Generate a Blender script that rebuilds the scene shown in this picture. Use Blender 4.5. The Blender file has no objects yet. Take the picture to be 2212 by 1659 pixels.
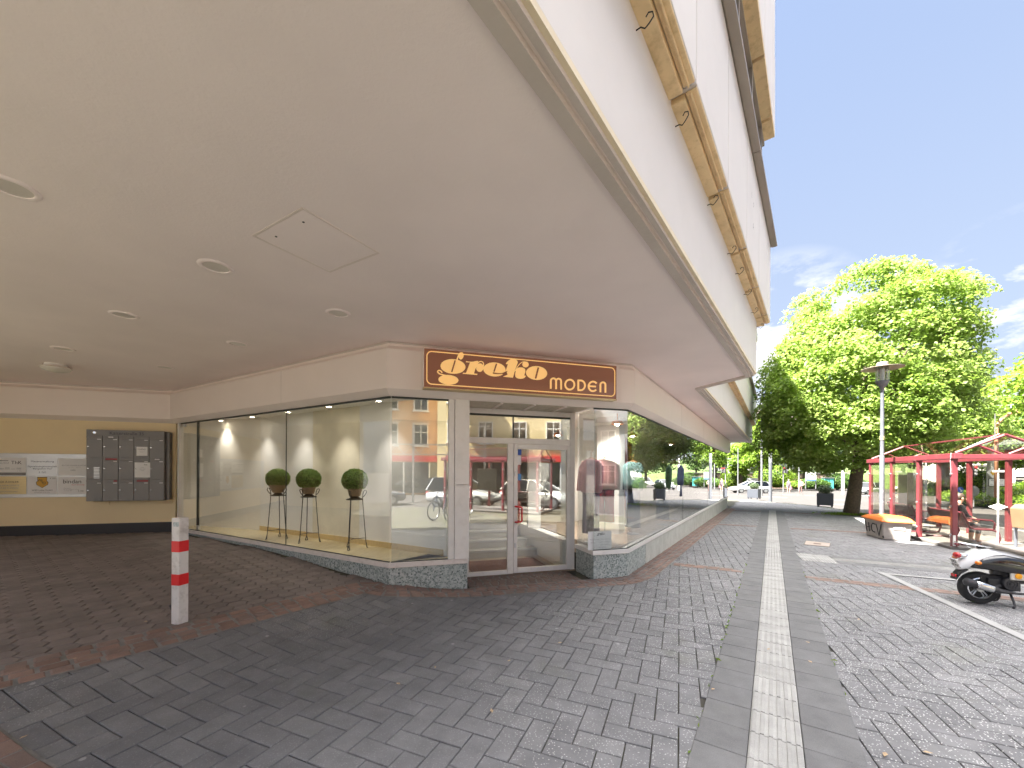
import bpy, bmesh, math, random
import numpy as np
from mathutils import Matrix, Vector, noise as mnoise
random.seed(7)
R_ = math.radians
SC = bpy.context.scene
COL = SC.collection
W = {}                                            # world matrices of parents

# ------------------------------------------------------------------ camera geometry (used to survey the place)
FPX, CX, HY, HCAM, ROLL = 865., 1106., 1019.5, 1.75, R_(0.25)
def un(x, y):
    dx, dy = x-CX, y-HY
    return dx*math.cos(ROLL)+dy*math.sin(ROLL), -dx*math.sin(ROLL)+dy*math.cos(ROLL)
def on_z(x, y, z):
    a, b = un(x, y); Y = FPX*(HCAM-z)/b
    return a/FPX*Y, Y, z
def sstep(a, b, x):
    t = min(1., max(0., (x-a)/(b-a))); return t*t*(3-2*t)
def interp(x, pts):
    if x <= pts[0][0]: return pts[0][1]
    for (a, u), (b, v) in zip(pts, pts[1:]):
        if x <= b: return u+(v-u)*(x-a)/(b-a)
    return pts[-1][1]
LC = (-1.767, 5.76)                               # shop corner
RAMP = [(-1.5, 0), (-.9, .03), (-.15, .15), (.6, .19), (2.9, .33), (7, .36)]
def gz(X, Y):
    s = X*.5417+Y*.8406
    z = interp(s, [(0, 0), (24, -.187), (75, -.79), (300, -1.6)])
    d = (X+1.98)*-.805+(Y-5.79)*.593
    side = (X-LC[0])*-.51+(Y-LC[1])*-.86
    r = sum(interp(d+e, RAMP) for e in (-.4, -.2, 0, .2, .4))/5
    return z+r*sstep(-.95, -.02, side)
def on_g(x, y):
    z = 0
    for _ in range(40):
        X, Y, _z = on_z(x, y, z); z = gz(X, Y)
    return X, Y, z
def on_Y(x, y, Y):
    a, b = un(x, y); return a/FPX*Y, Y, HCAM-b/FPX*Y
def on_plane(x, y, P, n):
    a, b = un(x, y); d = (a/FPX, 1.)
    t = (n[0]*P[0]+n[1]*P[1])/(n[0]*d[0]+n[1]*d[1])
    return d[0]*t, t, HCAM-b/FPX*t

# ------------------------------------------------------------------ materials
MATS = {}
def nt(name):
    m = bpy.data.materials.new(name); m.use_nodes = True
    t = m.node_tree; t.nodes.clear()
    o = t.nodes.new('ShaderNodeOutputMaterial'); b = t.nodes.new('ShaderNodeBsdfPrincipled')
    t.links.new(b.outputs[0], o.inputs[0]); MATS[name] = m
    return m, t, b, o
def N(t, typ, **kw):
    n = t.nodes.new(typ)
    for k, v in kw.items():
        if k in n.inputs: n.inputs[k].default_value = v
        else: setattr(n, k, v)
    return n
def mixc(t, fac, a, b, mode='MIX'):
    m = t.nodes.new('ShaderNodeMix'); m.data_type = 'RGBA'; m.blend_type = mode
    for i, v in ((0, fac), (6, a), (7, b)):
        if hasattr(v, 'is_linked') or hasattr(v, 'links'): t.links.new(v, m.inputs[i])
        elif i == 0: m.inputs[0].default_value = v
        else: m.inputs[i].default_value = (*v, 1) if len(v) == 3 else v
    return m.outputs[2]
def ramp(t, src, stops):
    r = t.nodes.new('ShaderNodeValToRGB'); e = r.color_ramp.elements
    while len(e) > 1: e.remove(e[-1])
    e[0].position = stops[0][0]; c = stops[0][1]; e[0].color = (*c, 1) if hasattr(c, '__len__') else (c, c, c, 1)
    for p, c in stops[1:]:
        x = e.new(p); x.color = (*c, 1) if hasattr(c, '__len__') else (c, c, c, 1)
    t.links.new(src, r.inputs[0]); return r.outputs[0]
def noise(t, scale, detail=4, rough=.55, vec=None, stretch=None):
    n = N(t, 'ShaderNodeTexNoise', Scale=scale, Detail=detail, Roughness=rough)
    if vec is None:
        g = t.nodes.new('ShaderNodeTexCoord'); vec = g.outputs['Object']
    if stretch:
        mp = t.nodes.new('ShaderNodeMapping'); mp.inputs['Scale'].default_value = stretch
        t.links.new(vec, mp.inputs[0]); vec = mp.outputs[0]
    t.links.new(vec, n.inputs['Vector']); return n.outputs[0]
def bump(t, b, src, strength=.2, dist=.01):
    n = N(t, 'ShaderNodeBump', Strength=strength, Distance=dist)
    t.links.new(src, n.inputs['Height']); t.links.new(n.outputs[0], b.inputs['Normal'])
def paint(name, col, rough=.5, metal=0, var=.08, scale=3., bmp=.05, bscale=60., dirt=None, dscale=1.2, damt=.5, coat=0, stretch=None, spec=.5):
    if name in MATS: return MATS[name]
    m, t, b, o = nt(name)
    b.inputs['Roughness'].default_value = rough; b.inputs['Metallic'].default_value = metal
    b.inputs['Coat Weight'].default_value = coat; b.inputs['Specular IOR Level'].default_value = spec
    lo = tuple(max(0, c*(1-var)) for c in col); hi = tuple(min(1, c*(1+var)) for c in col)
    c = ramp(t, noise(t, scale, stretch=stretch), [(.3, lo), (.7, hi)])
    if dirt:
        c = mixc(t, ramp(t, noise(t, dscale, 6, .65, stretch=stretch), [(.5, 0.), (.75, damt)]), c, dirt)
    t.links.new(c, b.inputs['Base Color'])
    if bmp: bump(t, b, noise(t, bscale, 3), bmp)
    return m
def emit(name, col, strength):
    m, t, b, o = nt(name)
    b.inputs['Base Color'].default_value = (*col, 1); b.inputs['Emission Color'].default_value = (*col, 1)
    b.inputs['Emission Strength'].default_value = strength; b.inputs['Roughness'].default_value = .4
    return m
def glass(name, tint=(.95, .97, .96), gain=1.3, add=.02):
    m = bpy.data.materials.new(name); m.use_nodes = True; t = m.node_tree; t.nodes.clear(); MATS[name] = m
    o = t.nodes.new('ShaderNodeOutputMaterial'); mx = t.nodes.new('ShaderNodeMixShader')
    tr = N(t, 'ShaderNodeBsdfTransparent', Color=(*tint, 1)); gl = N(t, 'ShaderNodeBsdfGlossy', Roughness=0.)
    gl.inputs['Color'].default_value = (1, 1, 1, 1)
    lw = N(t, 'ShaderNodeLayerWeight', Blend=.5); f = N(t, 'ShaderNodeMath', operation='POWER'); f.inputs[1].default_value = 4.2; t.links.new(lw.outputs['Facing'], f.inputs[0])
    ma = N(t, 'ShaderNodeMath', operation='MULTIPLY_ADD', use_clamp=True); ma.inputs[1].default_value = gain; ma.inputs[2].default_value = add
    t.links.new(f.outputs[0], ma.inputs[0]); t.links.new(ma.outputs[0], mx.inputs[0])
    t.links.new(tr.outputs[0], mx.inputs[1]); t.links.new(gl.outputs[0], mx.inputs[2]); t.links.new(mx.outputs[0], o.inputs[0])
    return m
def attr(t, name='rnd'):
    a = t.nodes.new('ShaderNodeAttribute'); a.attribute_name = name; return a
def paving(name, cols, speck=None, stain=None, moss=0., rough=.85, var=1.):
    m, t, b, o = nt(name)
    b.inputs['Roughness'].default_value = rough; b.inputs['Specular IOR Level'].default_value = .3
    a = attr(t)
    k = len(cols)
    c = ramp(t, a.outputs['Fac'], [(i/(k-1), cc) for i, cc in enumerate(cols)])
    c = mixc(t, .5, c, ramp(t, noise(t, 5, 6, .6), [(.3, .35), (.7, .65)]), 'OVERLAY')
    c = mixc(t, .35, c, ramp(t, noise(t, 220, 2), [(.3, .3), (.7, .7)]), 'OVERLAY')
    if stain:
        c = mixc(t, ramp(t, noise(t, 1.9, 5, .6), [(.54, 0.), (.72, .5)]), c, stain)
    if speck:
        g = t.nodes.new('ShaderNodeTexCoord')
        v = N(t, 'ShaderNodeTexVoronoi', Scale=speck[1]); v.inputs['Randomness'].default_value = 1
        t.links.new(g.outputs['Object'], v.inputs['Vector'])
        d = ramp(t, v.outputs['Distance'], [(.20, 1.), (.32, 0.)])
        pick = ramp(t, v.outputs['Color'], [(.35, 0.), (.42, 1.)])
        sxx = t.nodes.new('ShaderNodeSeparateXYZ'); t.links.new(g.outputs['Object'], sxx.inputs[0])
        mrx = N(t, 'ShaderNodeMapRange'); mrx.inputs['From Min'].default_value = -.5; mrx.inputs['From Max'].default_value = 3.2; mrx.inputs['To Min'].default_value = -.22; mrx.inputs['To Max'].default_value = .3; t.links.new(sxx.outputs[0], mrx.inputs['Value'])
        sm_ = N(t, 'ShaderNodeMath', operation='ADD'); t.links.new(noise(t, .55, 2), sm_.inputs[0]); t.links.new(mrx.outputs[0], sm_.inputs[1])
        dens = ramp(t, sm_.outputs[0], [(.30, .12), (.72, 1.)])
        f = N(t, 'ShaderNodeMath', operation='MULTIPLY'); t.links.new(d, f.inputs[0]); t.links.new(pick, f.inputs[1])
        f2 = N(t, 'ShaderNodeMath', operation='MULTIPLY'); t.links.new(f.outputs[0], f2.inputs[0]); t.links.new(dens, f2.inputs[1])
        f3 = N(t, 'ShaderNodeMath', operation='MULTIPLY'); t.links.new(f2.outputs[0], f3.inputs[0]); f3.inputs[1].default_value = speck[2]
        c = mixc(t, f3.outputs[0], c, speck[0])
    if speck:
        g2 = t.nodes.new('ShaderNodeTexCoord'); vg = N(t, 'ShaderNodeTexVoronoi', Scale=3.6); t.links.new(g2.outputs['Object'], vg.inputs['Vector'])
        gd_ = ramp(t, vg.outputs['Distance'], [(.05, 1.), (.075, 0.)]); gp = ramp(t, vg.outputs['Color'], [(.52, 0.), (.53, .55)])
        gm = N(t, 'ShaderNodeMath', operation='MULTIPLY'); t.links.new(gd_, gm.inputs[0]); t.links.new(gp, gm.inputs[1]); c = mixc(t, gm.outputs[0], c, tuple(.75*k for k in speck[0]))
    if moss:
        c = mixc(t, ramp(t, noise(t, .8, 6, .7), [(.56, 0.), (.75, moss)]), c, (.12, .13, .055))
    t.links.new(c, b.inputs['Base Color'])
    bump(t, b, noise(t, 160, 3), .35, .004)
    return m

# ------------------------------------------------------------------ mesh helpers
class MB:
    def __init__(s): s.v = []; s.f = []; s.mi = []; s.r = []; s.cur = 0; s.rnd = 0.5
    def add(s, vs, fs):
        b = len(s.v); s.v += [tuple(map(float, p)) for p in vs]
        for q in fs: s.f.append([b+i for i in q]); s.mi.append(s.cur); s.r.append(s.rnd)
    def hexa(s, p):                                   # 8 points: bottom ring 0-3, top ring 4-7
        s.add(p, [(3, 2, 1, 0), (4, 5, 6, 7), (0, 1, 5, 4), (1, 2, 6, 5), (2, 3, 7, 6), (3, 0, 4, 7)])
    def box(s, c, d, rz=0, M=None):
        x, y, z = [k/2 for k in d]; p = []
        for sz in (-z, z):
            for sx, sy in ((-x, -y), (x, -y), (x, y), (-x, y)):
                q = Vector((sx*math.cos(rz)-sy*math.sin(rz)+c[0], sx*math.sin(rz)+sy*math.cos(rz)+c[1], sz+c[2]))
                p.append(M @ q if M else q)
        s.hexa(p)
    def prism(s, poly, z0, z1, cap=True):
        n = len(poly)
        f0 = z0 if callable(z0) else (lambda x, y: z0); f1 = z1 if callable(z1) else (lambda x, y: z1)
        vs = [(x, y, f0(x, y)) for x, y in poly]+[(x, y, f1(x, y)) for x, y in poly]
        fs = [(i, (i+1) % n, n+(i+1) % n, n+i) for i in range(n)]
        if cap: fs += [tuple(range(n-1, -1, -1)), tuple(range(n, 2*n))]
        s.add(vs, fs)
    def sheet(s, poly, zf): s.add([(x, y, zf(x, y)) for x, y in poly], [tuple(range(len(poly)))])
    def tube(s, pts, r, k=8, closed=False, cap=True):
        pts = [Vector(p) for p in pts]; n = len(pts)
        rr = r if hasattr(r, '__len__') else [r]*n
        vs = []; up = None
        for i, p in enumerate(pts):
            if closed: d = pts[(i+1) % n]-pts[i-1]
            else: d = pts[min(i+1, n-1)]-pts[max(i-1, 0)]
            d.normalize()
            if up is None:
                up = Vector((0, 0, 1)) if abs(d.z) < .9 else Vector((1, 0, 0))
            a = d.cross(up)
            if a.length < 1e-5: a = d.cross(Vector((0, 1, 0)))
            a.normalize(); b = a.cross(d).normalized(); up = b
            for j in range(k):
                w = 2*math.pi*j/k; vs.append(p+(a*math.cos(w)+b*math.sin(w))*rr[i])
        fs = []
        for i in range(n if closed else n-1):
            for j in range(k):
                a0 = i*k+j; a1 = i*k+(j+1) % k; c0 = ((i+1) % n)*k+j; c1 = ((i+1) % n)*k+(j+1) % k
                fs.append((a0, a1, c1, c0))
        if cap and not closed: fs += [tuple(range(k-1, -1, -1)), tuple(range((n-1)*k, n*k))]
        s.add(vs, fs)
    def lathe(s, prof, c=(0, 0, 0), k=24, M=None, sx=1, sy=1):          # prof: (r, z)
        vs = []
        for r, z in prof:
            for j in range(k):
                w = 2*math.pi*j/k; p = Vector((r*sx*math.cos(w), r*sy*math.sin(w), z))
                p = (M @ p) if M else p
                vs.append((p.x+c[0], p.y+c[1], p.z+c[2]))
        fs = []
        for i in range(len(prof)-1):
            for j in range(k):
                fs.append((i*k+j, i*k+(j+1) % k, (i+1)*k+(j+1) % k, (i+1)*k+j))
        if prof[0][0] > 1e-4: fs.append(tuple(range(k-1, -1, -1)))
        if prof[-1][0] > 1e-4: fs.append(tuple(range((len(prof)-1)*k, len(prof)*k)))
        s.add(vs, fs)
    def loft(s, rings, closed=True, cap=True):
        k = len(rings[0]); vs = [p for r in rings for p in r]; fs = []
        for i in range(len(rings)-1):
            for j in range(k if closed else k-1):
                fs.append((i*k+j, i*k+(j+1) % k, (i+1)*k+(j+1) % k, (i+1)*k+j))
        if cap and closed: fs += [tuple(range(k-1, -1, -1)), tuple(range((len(rings)-1)*k, len(rings)*k))]
        s.add(vs, fs)
    def ball(s, c, r, k=16, h=10, M=None):
        rx, ry, rz = r if hasattr(r, '__len__') else (r, r, r)
        prof = [(math.sin(math.pi*i/h), -math.cos(math.pi*i/h)) for i in range(h+1)]
        vs = []; fs = []
        for pr_, z in prof:
            for j in range(k):
                w = 2*math.pi*j/k; p = Vector((pr_*rx*math.cos(w), pr_*ry*math.sin(w), z*rz))
                p = (M @ p) if M else p
                vs.append((p.x+c[0], p.y+c[1], p.z+c[2]))
        for i in range(h):
            for j in range(k): fs.append((i*k+j, i*k+(j+1) % k, (i+1)*k+(j+1) % k, (i+1)*k+j))
        s.add(vs, fs)
    def build(s, name, mat, parent=None, smooth=False, bevel=0, local=False, attrs=False, seg=2):
        me = bpy.data.meshes.new(name)
        v = s.v
        if parent is not None and not local:
            inv = W[parent.name].inverted(); v = [tuple(inv @ Vector(p)) for p in v]
        me.from_pydata(v, [], s.f)
        for m in (mat if isinstance(mat, (list, tuple)) else [mat]): me.materials.append(m)
        me.polygons.foreach_set('material_index', s.mi)
        if attrs:
            a = me.attributes.new('rnd', 'FLOAT', 'FACE'); a.data.foreach_set('value', s.r)
        bm = bmesh.new(); bm.from_mesh(me)
        bmesh.ops.remove_doubles(bm, verts=bm.verts, dist=1e-5) if not attrs else None
        if not attrs: bmesh.ops.recalc_face_normals(bm, faces=bm.faces)
        bm.to_mesh(me); bm.free()
        if smooth: me.polygons.foreach_set('use_smooth', [True]*len(me.polygons))
        o = bpy.data.objects.new(name, me); COL.objects.link(o)
        if smooth and smooth != 'all':
            md = o.modifiers.new('es', 'EDGE_SPLIT'); md.split_angle = R_(38)
        if bevel:
            md = o.modifiers.new('bv', 'BEVEL'); md.width = bevel; md.segments = seg; md.limit_method = 'ANGLE'; md.angle_limit = R_(40)
        if parent is not None: o.parent = parent; W[o.name] = W[parent.name].copy()
        else: W[o.name] = Matrix.Identity(4)
        return o
def thing(name, label, cat, loc=(0, 0, 0), rz=0, group=None):
    o = bpy.data.objects.new(name, None); COL.objects.link(o); o.empty_display_size = .1
    o.location = loc; o.rotation_euler = (0, 0, rz)
    W[o.name] = Matrix.Translation(loc) @ Matrix.Rotation(rz, 4, 'Z')
    return tag(o, label, cat, group)
def tag(o, label, cat, group=None):
    o['label'] = label; o['category'] = cat
    if group: o['group'] = group
    return o
def struct(o): o['kind'] = 'structure'; return o
def stuff(o, label=None, cat=None):
    o['kind'] = 'stuff'
    if label: o['label'] = label; o['category'] = cat
    return o
def dup(root, loc, rz=None, label=None, group=None):
    r = root.copy(); COL.objects.link(r); r.location = loc
    if rz is not None: r.rotation_euler = (0, 0, rz)
    if label: r['label'] = label
    if group: r['group'] = group
    W[r.name] = Matrix.Translation(loc) @ Matrix.Rotation(r.rotation_euler[2], 4, 'Z')
    for ch in list(root.children):
        c = ch.copy(); COL.objects.link(c); c.parent = r
        for g in list(ch.children):
            d = g.copy(); COL.objects.link(d); d.parent = c
    return r
def text_mesh(mb, txt, size, T, align='CENTER', depth=.001, sx=1., shear=0, bold=0):
    """T maps a point (right, up, out) of the lettering plane to the world"""
    cu = bpy.data.curves.new('t', 'FONT'); cu.body = txt; cu.size = size; cu.align_x = align; cu.align_y = 'CENTER'
    cu.shear = shear; cu.offset = bold; cu.resolution_u = 3
    ob = bpy.data.objects.new('t', cu); COL.objects.link(ob)
    dg = bpy.context.evaluated_depsgraph_get(); me = bpy.data.meshes.new_from_object(ob.evaluated_get(dg))
    mb.add([T(v.co.x*sx, v.co.y, depth) for v in me.vertices], [tuple(p.vertices) for p in me.polygons])
    bpy.data.objects.remove(ob); bpy.data.curves.remove(cu); bpy.data.meshes.remove(me)
def fbox(mb, P, u, n, t0, t1, o0, o1, z0, z1):        # box along a vertical plane: t along u, o along n
    def q(t, o, z): return (P[0]+u[0]*t+n[0]*o, P[1]+u[1]*t+n[1]*o, z)
    mb.hexa([q(t0, o0, z0), q(t1, o0, z0), q(t1, o1, z0), q(t0, o1, z0), q(t0, o0, z1), q(t1, o0, z1), q(t1, o1, z1), q(t0, o1, z1)])
def fplate(P, u, n):                                  # lettering transform factory
    return lambda t, z, o: (lambda x, y, d: (P[0]+u[0]*(t+x)+n[0]*(o+d), P[1]+u[1]*(t+x)+n[1]*(o+d), z+y))

# ------------------------------------------------------------------ render set-up, camera, sky, sun
SC.render.engine = 'CYCLES'
cy = SC.cycles
cy.max_bounces = 12; cy.diffuse_bounces = 8; cy.glossy_bounces = 4; cy.transmission_bounces = 4; cy.transparent_max_bounces = 24
cy.caustics_reflective = False; cy.caustics_refractive = False; cy.use_denoising = True
cy.use_adaptive_sampling = True; cy.adaptive_threshold = .015; cy.sample_clamp_indirect = 8
SC.view_settings.view_transform = 'Standard'; SC.view_settings.look = 'None'; SC.view_settings.gamma = 1
SC.view_settings.use_curve_mapping = False
SC.view_settings.exposure = 4.22
cam = bpy.data.cameras.new('camera'); camo = bpy.data.objects.new('camera', cam); COL.objects.link(camo)
cam.sensor_width = 36; cam.lens = FPX/2212*36; cam.shift_y = (HY-829.5)/2212; cam.clip_end = 2000; cam.clip_start = .05
camo.matrix_world = Matrix.Translation((0, 0, HCAM)) @ Matrix.Rotation(R_(90), 4, 'X') @ Matrix.Rotation(ROLL, 4, 'Z')
SC.camera = camo
SUN_AZ = Vector((-.94, -.34)).normalized(); SUN_EL = R_(58)
wd = bpy.data.worlds.new('World'); SC.world = wd; wd.use_nodes = True
t = wd.node_tree; t.nodes.clear()
wo = t.nodes.new('ShaderNodeOutputWorld'); bg = t.nodes.new('ShaderNodeBackground'); bg.inputs[1].default_value = .05
sky = t.nodes.new('ShaderNodeTexSky'); sky.sky_type = 'NISHITA'; sky.sun_disc = False
sky.sun_elevation = SUN_EL; sky.sun_rotation = math.atan2(SUN_AZ.x, SUN_AZ.y)
sky.air_density = 1.0; sky.dust_density = 1.6; sky.ozone_density = 1.6
tc = t.nodes.new('ShaderNodeTexCoord'); sx = t.nodes.new('ShaderNodeSeparateXYZ'); t.links.new(tc.outputs['Generated'], sx.inputs[0])
mp = t.nodes.new('ShaderNodeMapping'); mp.inputs['Scale'].default_value = (2.2, 2.2, 5.5); mp.inputs['Location'].default_value = (3.1, .4, 1.0)
t.links.new(tc.outputs['Generated'], mp.inputs[0])
cn = N(t, 'ShaderNodeTexNoise', Scale=2.6, Detail=9, Roughness=.62); t.links.new(mp.outputs[0], cn.inputs['Vector'])
cl = ramp(t, cn.outputs[0], [(.45, 0.), (.57, 1.)]); bl = None
for d_, r_ in (((.675, 1., .345), .16), ((1.28, 1., .43), .14), ((1.26, 1., .19), .22), ((.62, 1., .10), .16), ((-.5, -1., .4), .7), ((1.2, -.6, .5), .6)):
    vd = N(t, 'ShaderNodeVectorMath', operation='DISTANCE'); t.links.new(tc.outputs['Generated'], vd.inputs[0]); vd.inputs[1].default_value = Vector(d_).normalized()
    mr = N(t, 'ShaderNodeMapRange'); mr.inputs['From Min'].default_value = r_; mr.inputs['From Max'].default_value = r_*.35; t.links.new(vd.outputs['Value'], mr.inputs['Value'])
    if bl is None: bl = mr.outputs[0]
    else:
        mm = N(t, 'ShaderNodeMath', operation='MAXIMUM'); t.links.new(bl, mm.inputs[0]); t.links.new(mr.outputs[0], mm.inputs[1]); bl = mm.outputs[0]
band = ramp(t, sx.outputs[2], [(0., 1.), (.16, .95), (.34, .55), (.5, 0.)])
fm = N(t, 'ShaderNodeMath', operation='MULTIPLY'); t.links.new(cl, fm.inputs[0]); t.links.new(bl, fm.inputs[1])
hz = ramp(t, sx.outputs[2], [(0., .92), (.12, .86), (.4, .72), (.8, .4)])
c1 = mixc(t, hz, sky.outputs[0], (1.22, 1.38, 1.75))
c2 = mixc(t, fm.outputs[0], c1, (3.3, 3.3, 3.3))
up_ = ramp(t, sx.outputs[2], [(.72, 0.), (.86, 1.)]); up2 = ramp(t, cn.outputs[0], [(.3, .55), (.6, 1.)])  # bright cloud cap added overhead, out of view, to fill the shade
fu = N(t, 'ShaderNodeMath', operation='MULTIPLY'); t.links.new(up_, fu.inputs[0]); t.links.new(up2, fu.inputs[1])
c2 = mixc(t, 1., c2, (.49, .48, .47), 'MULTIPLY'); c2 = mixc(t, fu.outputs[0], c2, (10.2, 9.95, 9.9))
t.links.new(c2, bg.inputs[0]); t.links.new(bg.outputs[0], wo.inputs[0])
sl = bpy.data.lights.new('sun', 'SUN'); sl.energy = 2.45; sl.angle = R_(.53); sl.color = (1, .955, .88)
so = bpy.data.objects.new('sun', sl); COL.objects.link(so)
sd = Vector((SUN_AZ.x*math.cos(SUN_EL), SUN_AZ.y*math.cos(SUN_EL), math.sin(SUN_EL)))
so.rotation_euler = sd.to_track_quat('Z', 'Y').to_euler(); so.location = (-30, -10, 40)

# ------------------------------------------------------------------ materials of the place
M_pave = paving('paver_grey', [(.155, .153, .157), (.18, .177, .18), (.167, .165, .169), (.198, .195, .196)], speck=((.62, .61, .59), 58, .95), stain=(.27, .265, .268), moss=.3)
M_slab = paving('slab_dark', [(.145, .143, .143), (.16, .158, .157), (.152, .15, .15)], speck=((.3, .3, .3), 120, .35), moss=.12)
M_tact = paving('slab_white', [(.34, .333, .317), (.39, .382, .362), (.31, .303, .288)], moss=.12)
M_mortar = paint('mortar', (.20, .19, .18), .95, var=.25, scale=9, bmp=.3, bscale=120, dirt=(.07, .075, .045), dscale=3, damt=.8)
M_brick = paving('brick_red', [(.19, .125, .10), (.25, .165, .135), (.2, .15, .13), (.27, .18, .145)], stain=(.16, .12, .10))
M_sett = paving('sett_brown', [(.15, .105, .08), (.2, .14, .11), (.17, .12, .1)], stain=(.22, .18, .15))
M_wave = paving('paver_brown', [(.17, .142, .13), (.21, .177, .163), (.19, .16, .146)], stain=(.11, .1, .09))
m, t, b, o = nt('joint'); b.inputs['Roughness'].default_value = 1
t.links.new(ramp(t, noise(t, 2.2, 6, .7), [(.42, (.055, .05, .044)), (.58, (.06, .06, .035)), (.75, (.07, .10, .03))]), b.inputs['Base Color']); M_joint = m
M_road = paint('asphalt_road', (.044, .0395, .037), .9, var=.1, scale=1.2, bmp=.3, bscale=140, dirt=(.036, .033, .031), dscale=.25, damt=.6)
M_ground = paint('asphalt_old', (.085, .08, .077), .95, var=.12, scale=.4, bmp=.2, bscale=60)
M_mark = paint('road_marking', (.31, .305, .295), .8, var=.12, scale=5, bmp=.2, dirt=(.35, .34, .33), dscale=6, damt=.5)
M_kerb = paint('kerb_stone', (.13, .12, .112), .85, var=.12, scale=4, bmp=.2)
M_soffit = paint('soffit_plaster', (.95, .84, .83), .75, var=.045, scale=.7, bmp=.2, bscale=45, dirt=(.89, .765, .79), dscale=.5, damt=.25)
M_trimg = paint('trim_taupe', (.60, .53, .49), .55, var=.05, scale=2, bmp=.25, bscale=25, stretch=(1, 1, 1))
M_facade = paint('facade_white', (.64, .60, .575), .6, var=.02, scale=1.5, bmp=.04, bscale=30, dirt=(.55, .51, .47), dscale=2.2, damt=.25)
M_ledge = paint('ledge_ochre', (.74, .56, .33), .75, var=.08, scale=3, bmp=.25, bscale=40, dirt=(.36, .24, .11), dscale=7, damt=.6)
M_drip = paint('drip_cream', (.76, .66, .49), .7, var=.05, bmp=.1, dirt=(.5, .4, .26), dscale=6, damt=.4)
M_fascia = paint('fascia_cream', (.84, .745, .69), .45, var=.02, scale=1.2, bmp=.02, dirt=(.76, .665, .60), dscale=1.5, damt=.25)
M_ywall = paint('wall_yellow', (.82, .67, .42), .8, var=.03, scale=1.5, bmp=.2, bscale=90, dirt=(.74, .6, .38), dscale=1, damt=.3)
M_black = paint('skirting_black', (.03, .026, .026), .5, bmp=.1)
M_white = paint('frame_white', (.78, .74, .70), .35, var=.02, bmp=.02, dirt=(.55, .5, .44), dscale=7, damt=.35)
M_sill = paint('sill_rose', (.74, .67, .62), .4, var=.02, bmp=.02, dirt=(.4, .33, .28), dscale=9, damt=.4)
m, t, b, o = nt('terrazzo_green'); b.inputs['Roughness'].default_value = .45
g = t.nodes.new('ShaderNodeTexCoord'); v = N(t, 'ShaderNodeTexVoronoi', Scale=40.); t.links.new(g.outputs['Object'], v.inputs['Vector'])
v2 = N(t, 'ShaderNodeTexVoronoi', Scale=40., feature='DISTANCE_TO_EDGE'); t.links.new(g.outputs['Object'], v2.inputs['Vector'])
c = ramp(t, v.outputs['Color'], [(0, (.05, .065, .06)), (.34, (.17, .21, .195)), (.55, (.33, .37, .35)), (.8, (.52, .54, .52)), (1, (.38, .41, .39))])
c = mixc(t, ramp(t, v2.outputs['Distance'], [(.02, 1.), (.10, 0.)]), c, (.47, .50, .48))
c = mixc(t, ramp(t, noise(t, 2.3, 4), [(.5, 0.), (.7, .6)]), c, (.33, .37, .35))
t.links.new(c, b.inputs['Base Color']); M_terr = m
m, t, b, o = nt('concrete_light'); b.inputs['Roughness'].default_value = .8
c = ramp(t, noise(t, 3, 6, .65), [(.3, (.42, .41, .36)), (.7, (.60, .59, .54))])
t.links.new(mixc(t, ramp(t, noise(t, 60, 2), [(.5, 0.), (.6, .5)]), c, (.3, .32, .29)), b.inputs['Base Color']); M_conc = m
M_gutter = paint('sill_bronze', (.30, .26, .22), .4, metal=.3, var=.06)
M_glass = glass('shop_glass', gain=1.2, add=.2)
M_glassd = glass('display_glass', (.97, .975, .96), gain=1.25, add=.03)
M_glassup = glass('upper_glass', (.35, .4, .45), gain=1.5, add=.2)
M_glassr = glass('shelter_glass', (.88, .87, .83), gain=.9, add=.02)
M_seal = paint('seal_dark', (.04, .045, .04), .5, bmp=0)
M_ledgew = paint('wood_blond', (.62, .46, .22), .45, var=.12, scale=6, stretch=(1, 8, 1), bmp=.02)
M_dfloor = paint('display_floor', (.58, .49, .30), .25, var=.08, scale=3, stretch=(6, 1, 1), bmp=0)
M_parq = paint('parquet', (.36, .27, .19), .3, var=.18, scale=5, stretch=(7, 1, 1), bmp=0)
M_cream = paint('interior_cream', (.83, .79, .72), .7, var=.02, bmp=0)
M_panel = paint('interior_panel', (.84, .82, .79), .6, var=.02, bmp=0)
M_redp = paint('paint_red', (.62, .03, .035), .35, var=.05, bmp=.02)
M_iron = paint('wrought_iron', (.018, .018, .02), .5, var=.2, bmp=.1)
M_steel = paint('steel', (.55, .56, .57), .3, metal=.9, var=.05, bmp=.02)
M_chrome = paint('chrome', (.78, .79, .8), .12, metal=1, var=.03, bmp=0)
M_grey = paint('mailbox_grey', (.19, .174, .16), .45, metal=.2, var=.04, bmp=.02)
M_paper = paint('paper_white', (.78, .77, .76), .8, var=.02, bmp=0)
M_ink = paint('ink_black', (.02, .02, .022), .6, bmp=0)
M_inkg = paint('ink_grey', (.25, .25, .26), .6, bmp=0)
M_inkr = paint('ink_red', (.55, .05, .05), .6, bmp=0)
M_brass = paint('brushed_gold', (.55, .42, .22), .4, metal=.6, var=.06, scale=4, stretch=(1, 1, 12), bmp=0)
M_alu = paint('aluminium', (.55, .53, .51), .4, metal=.6, var=.05, bmp=0)
M_plastw = paint('plastic_white', (.8, .78, .75), .35, var=.02, bmp=0)
M_pink = paint('cloth_pink', (.92, .46, .52), .85, var=.1, bmp=.15, bscale=300)
M_purple = paint('cloth_purple', (.12, .07, .13), .85, var=.12, bmp=.15, bscale=300)
M_lace = paint('cloth_cream', (.72, .64, .56), .85, var=.1, bmp=.2, bscale=200)
M_maroon = paint('cloth_maroon', (.3, .05, .07), .85, var=.1, bmp=.1)
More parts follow.
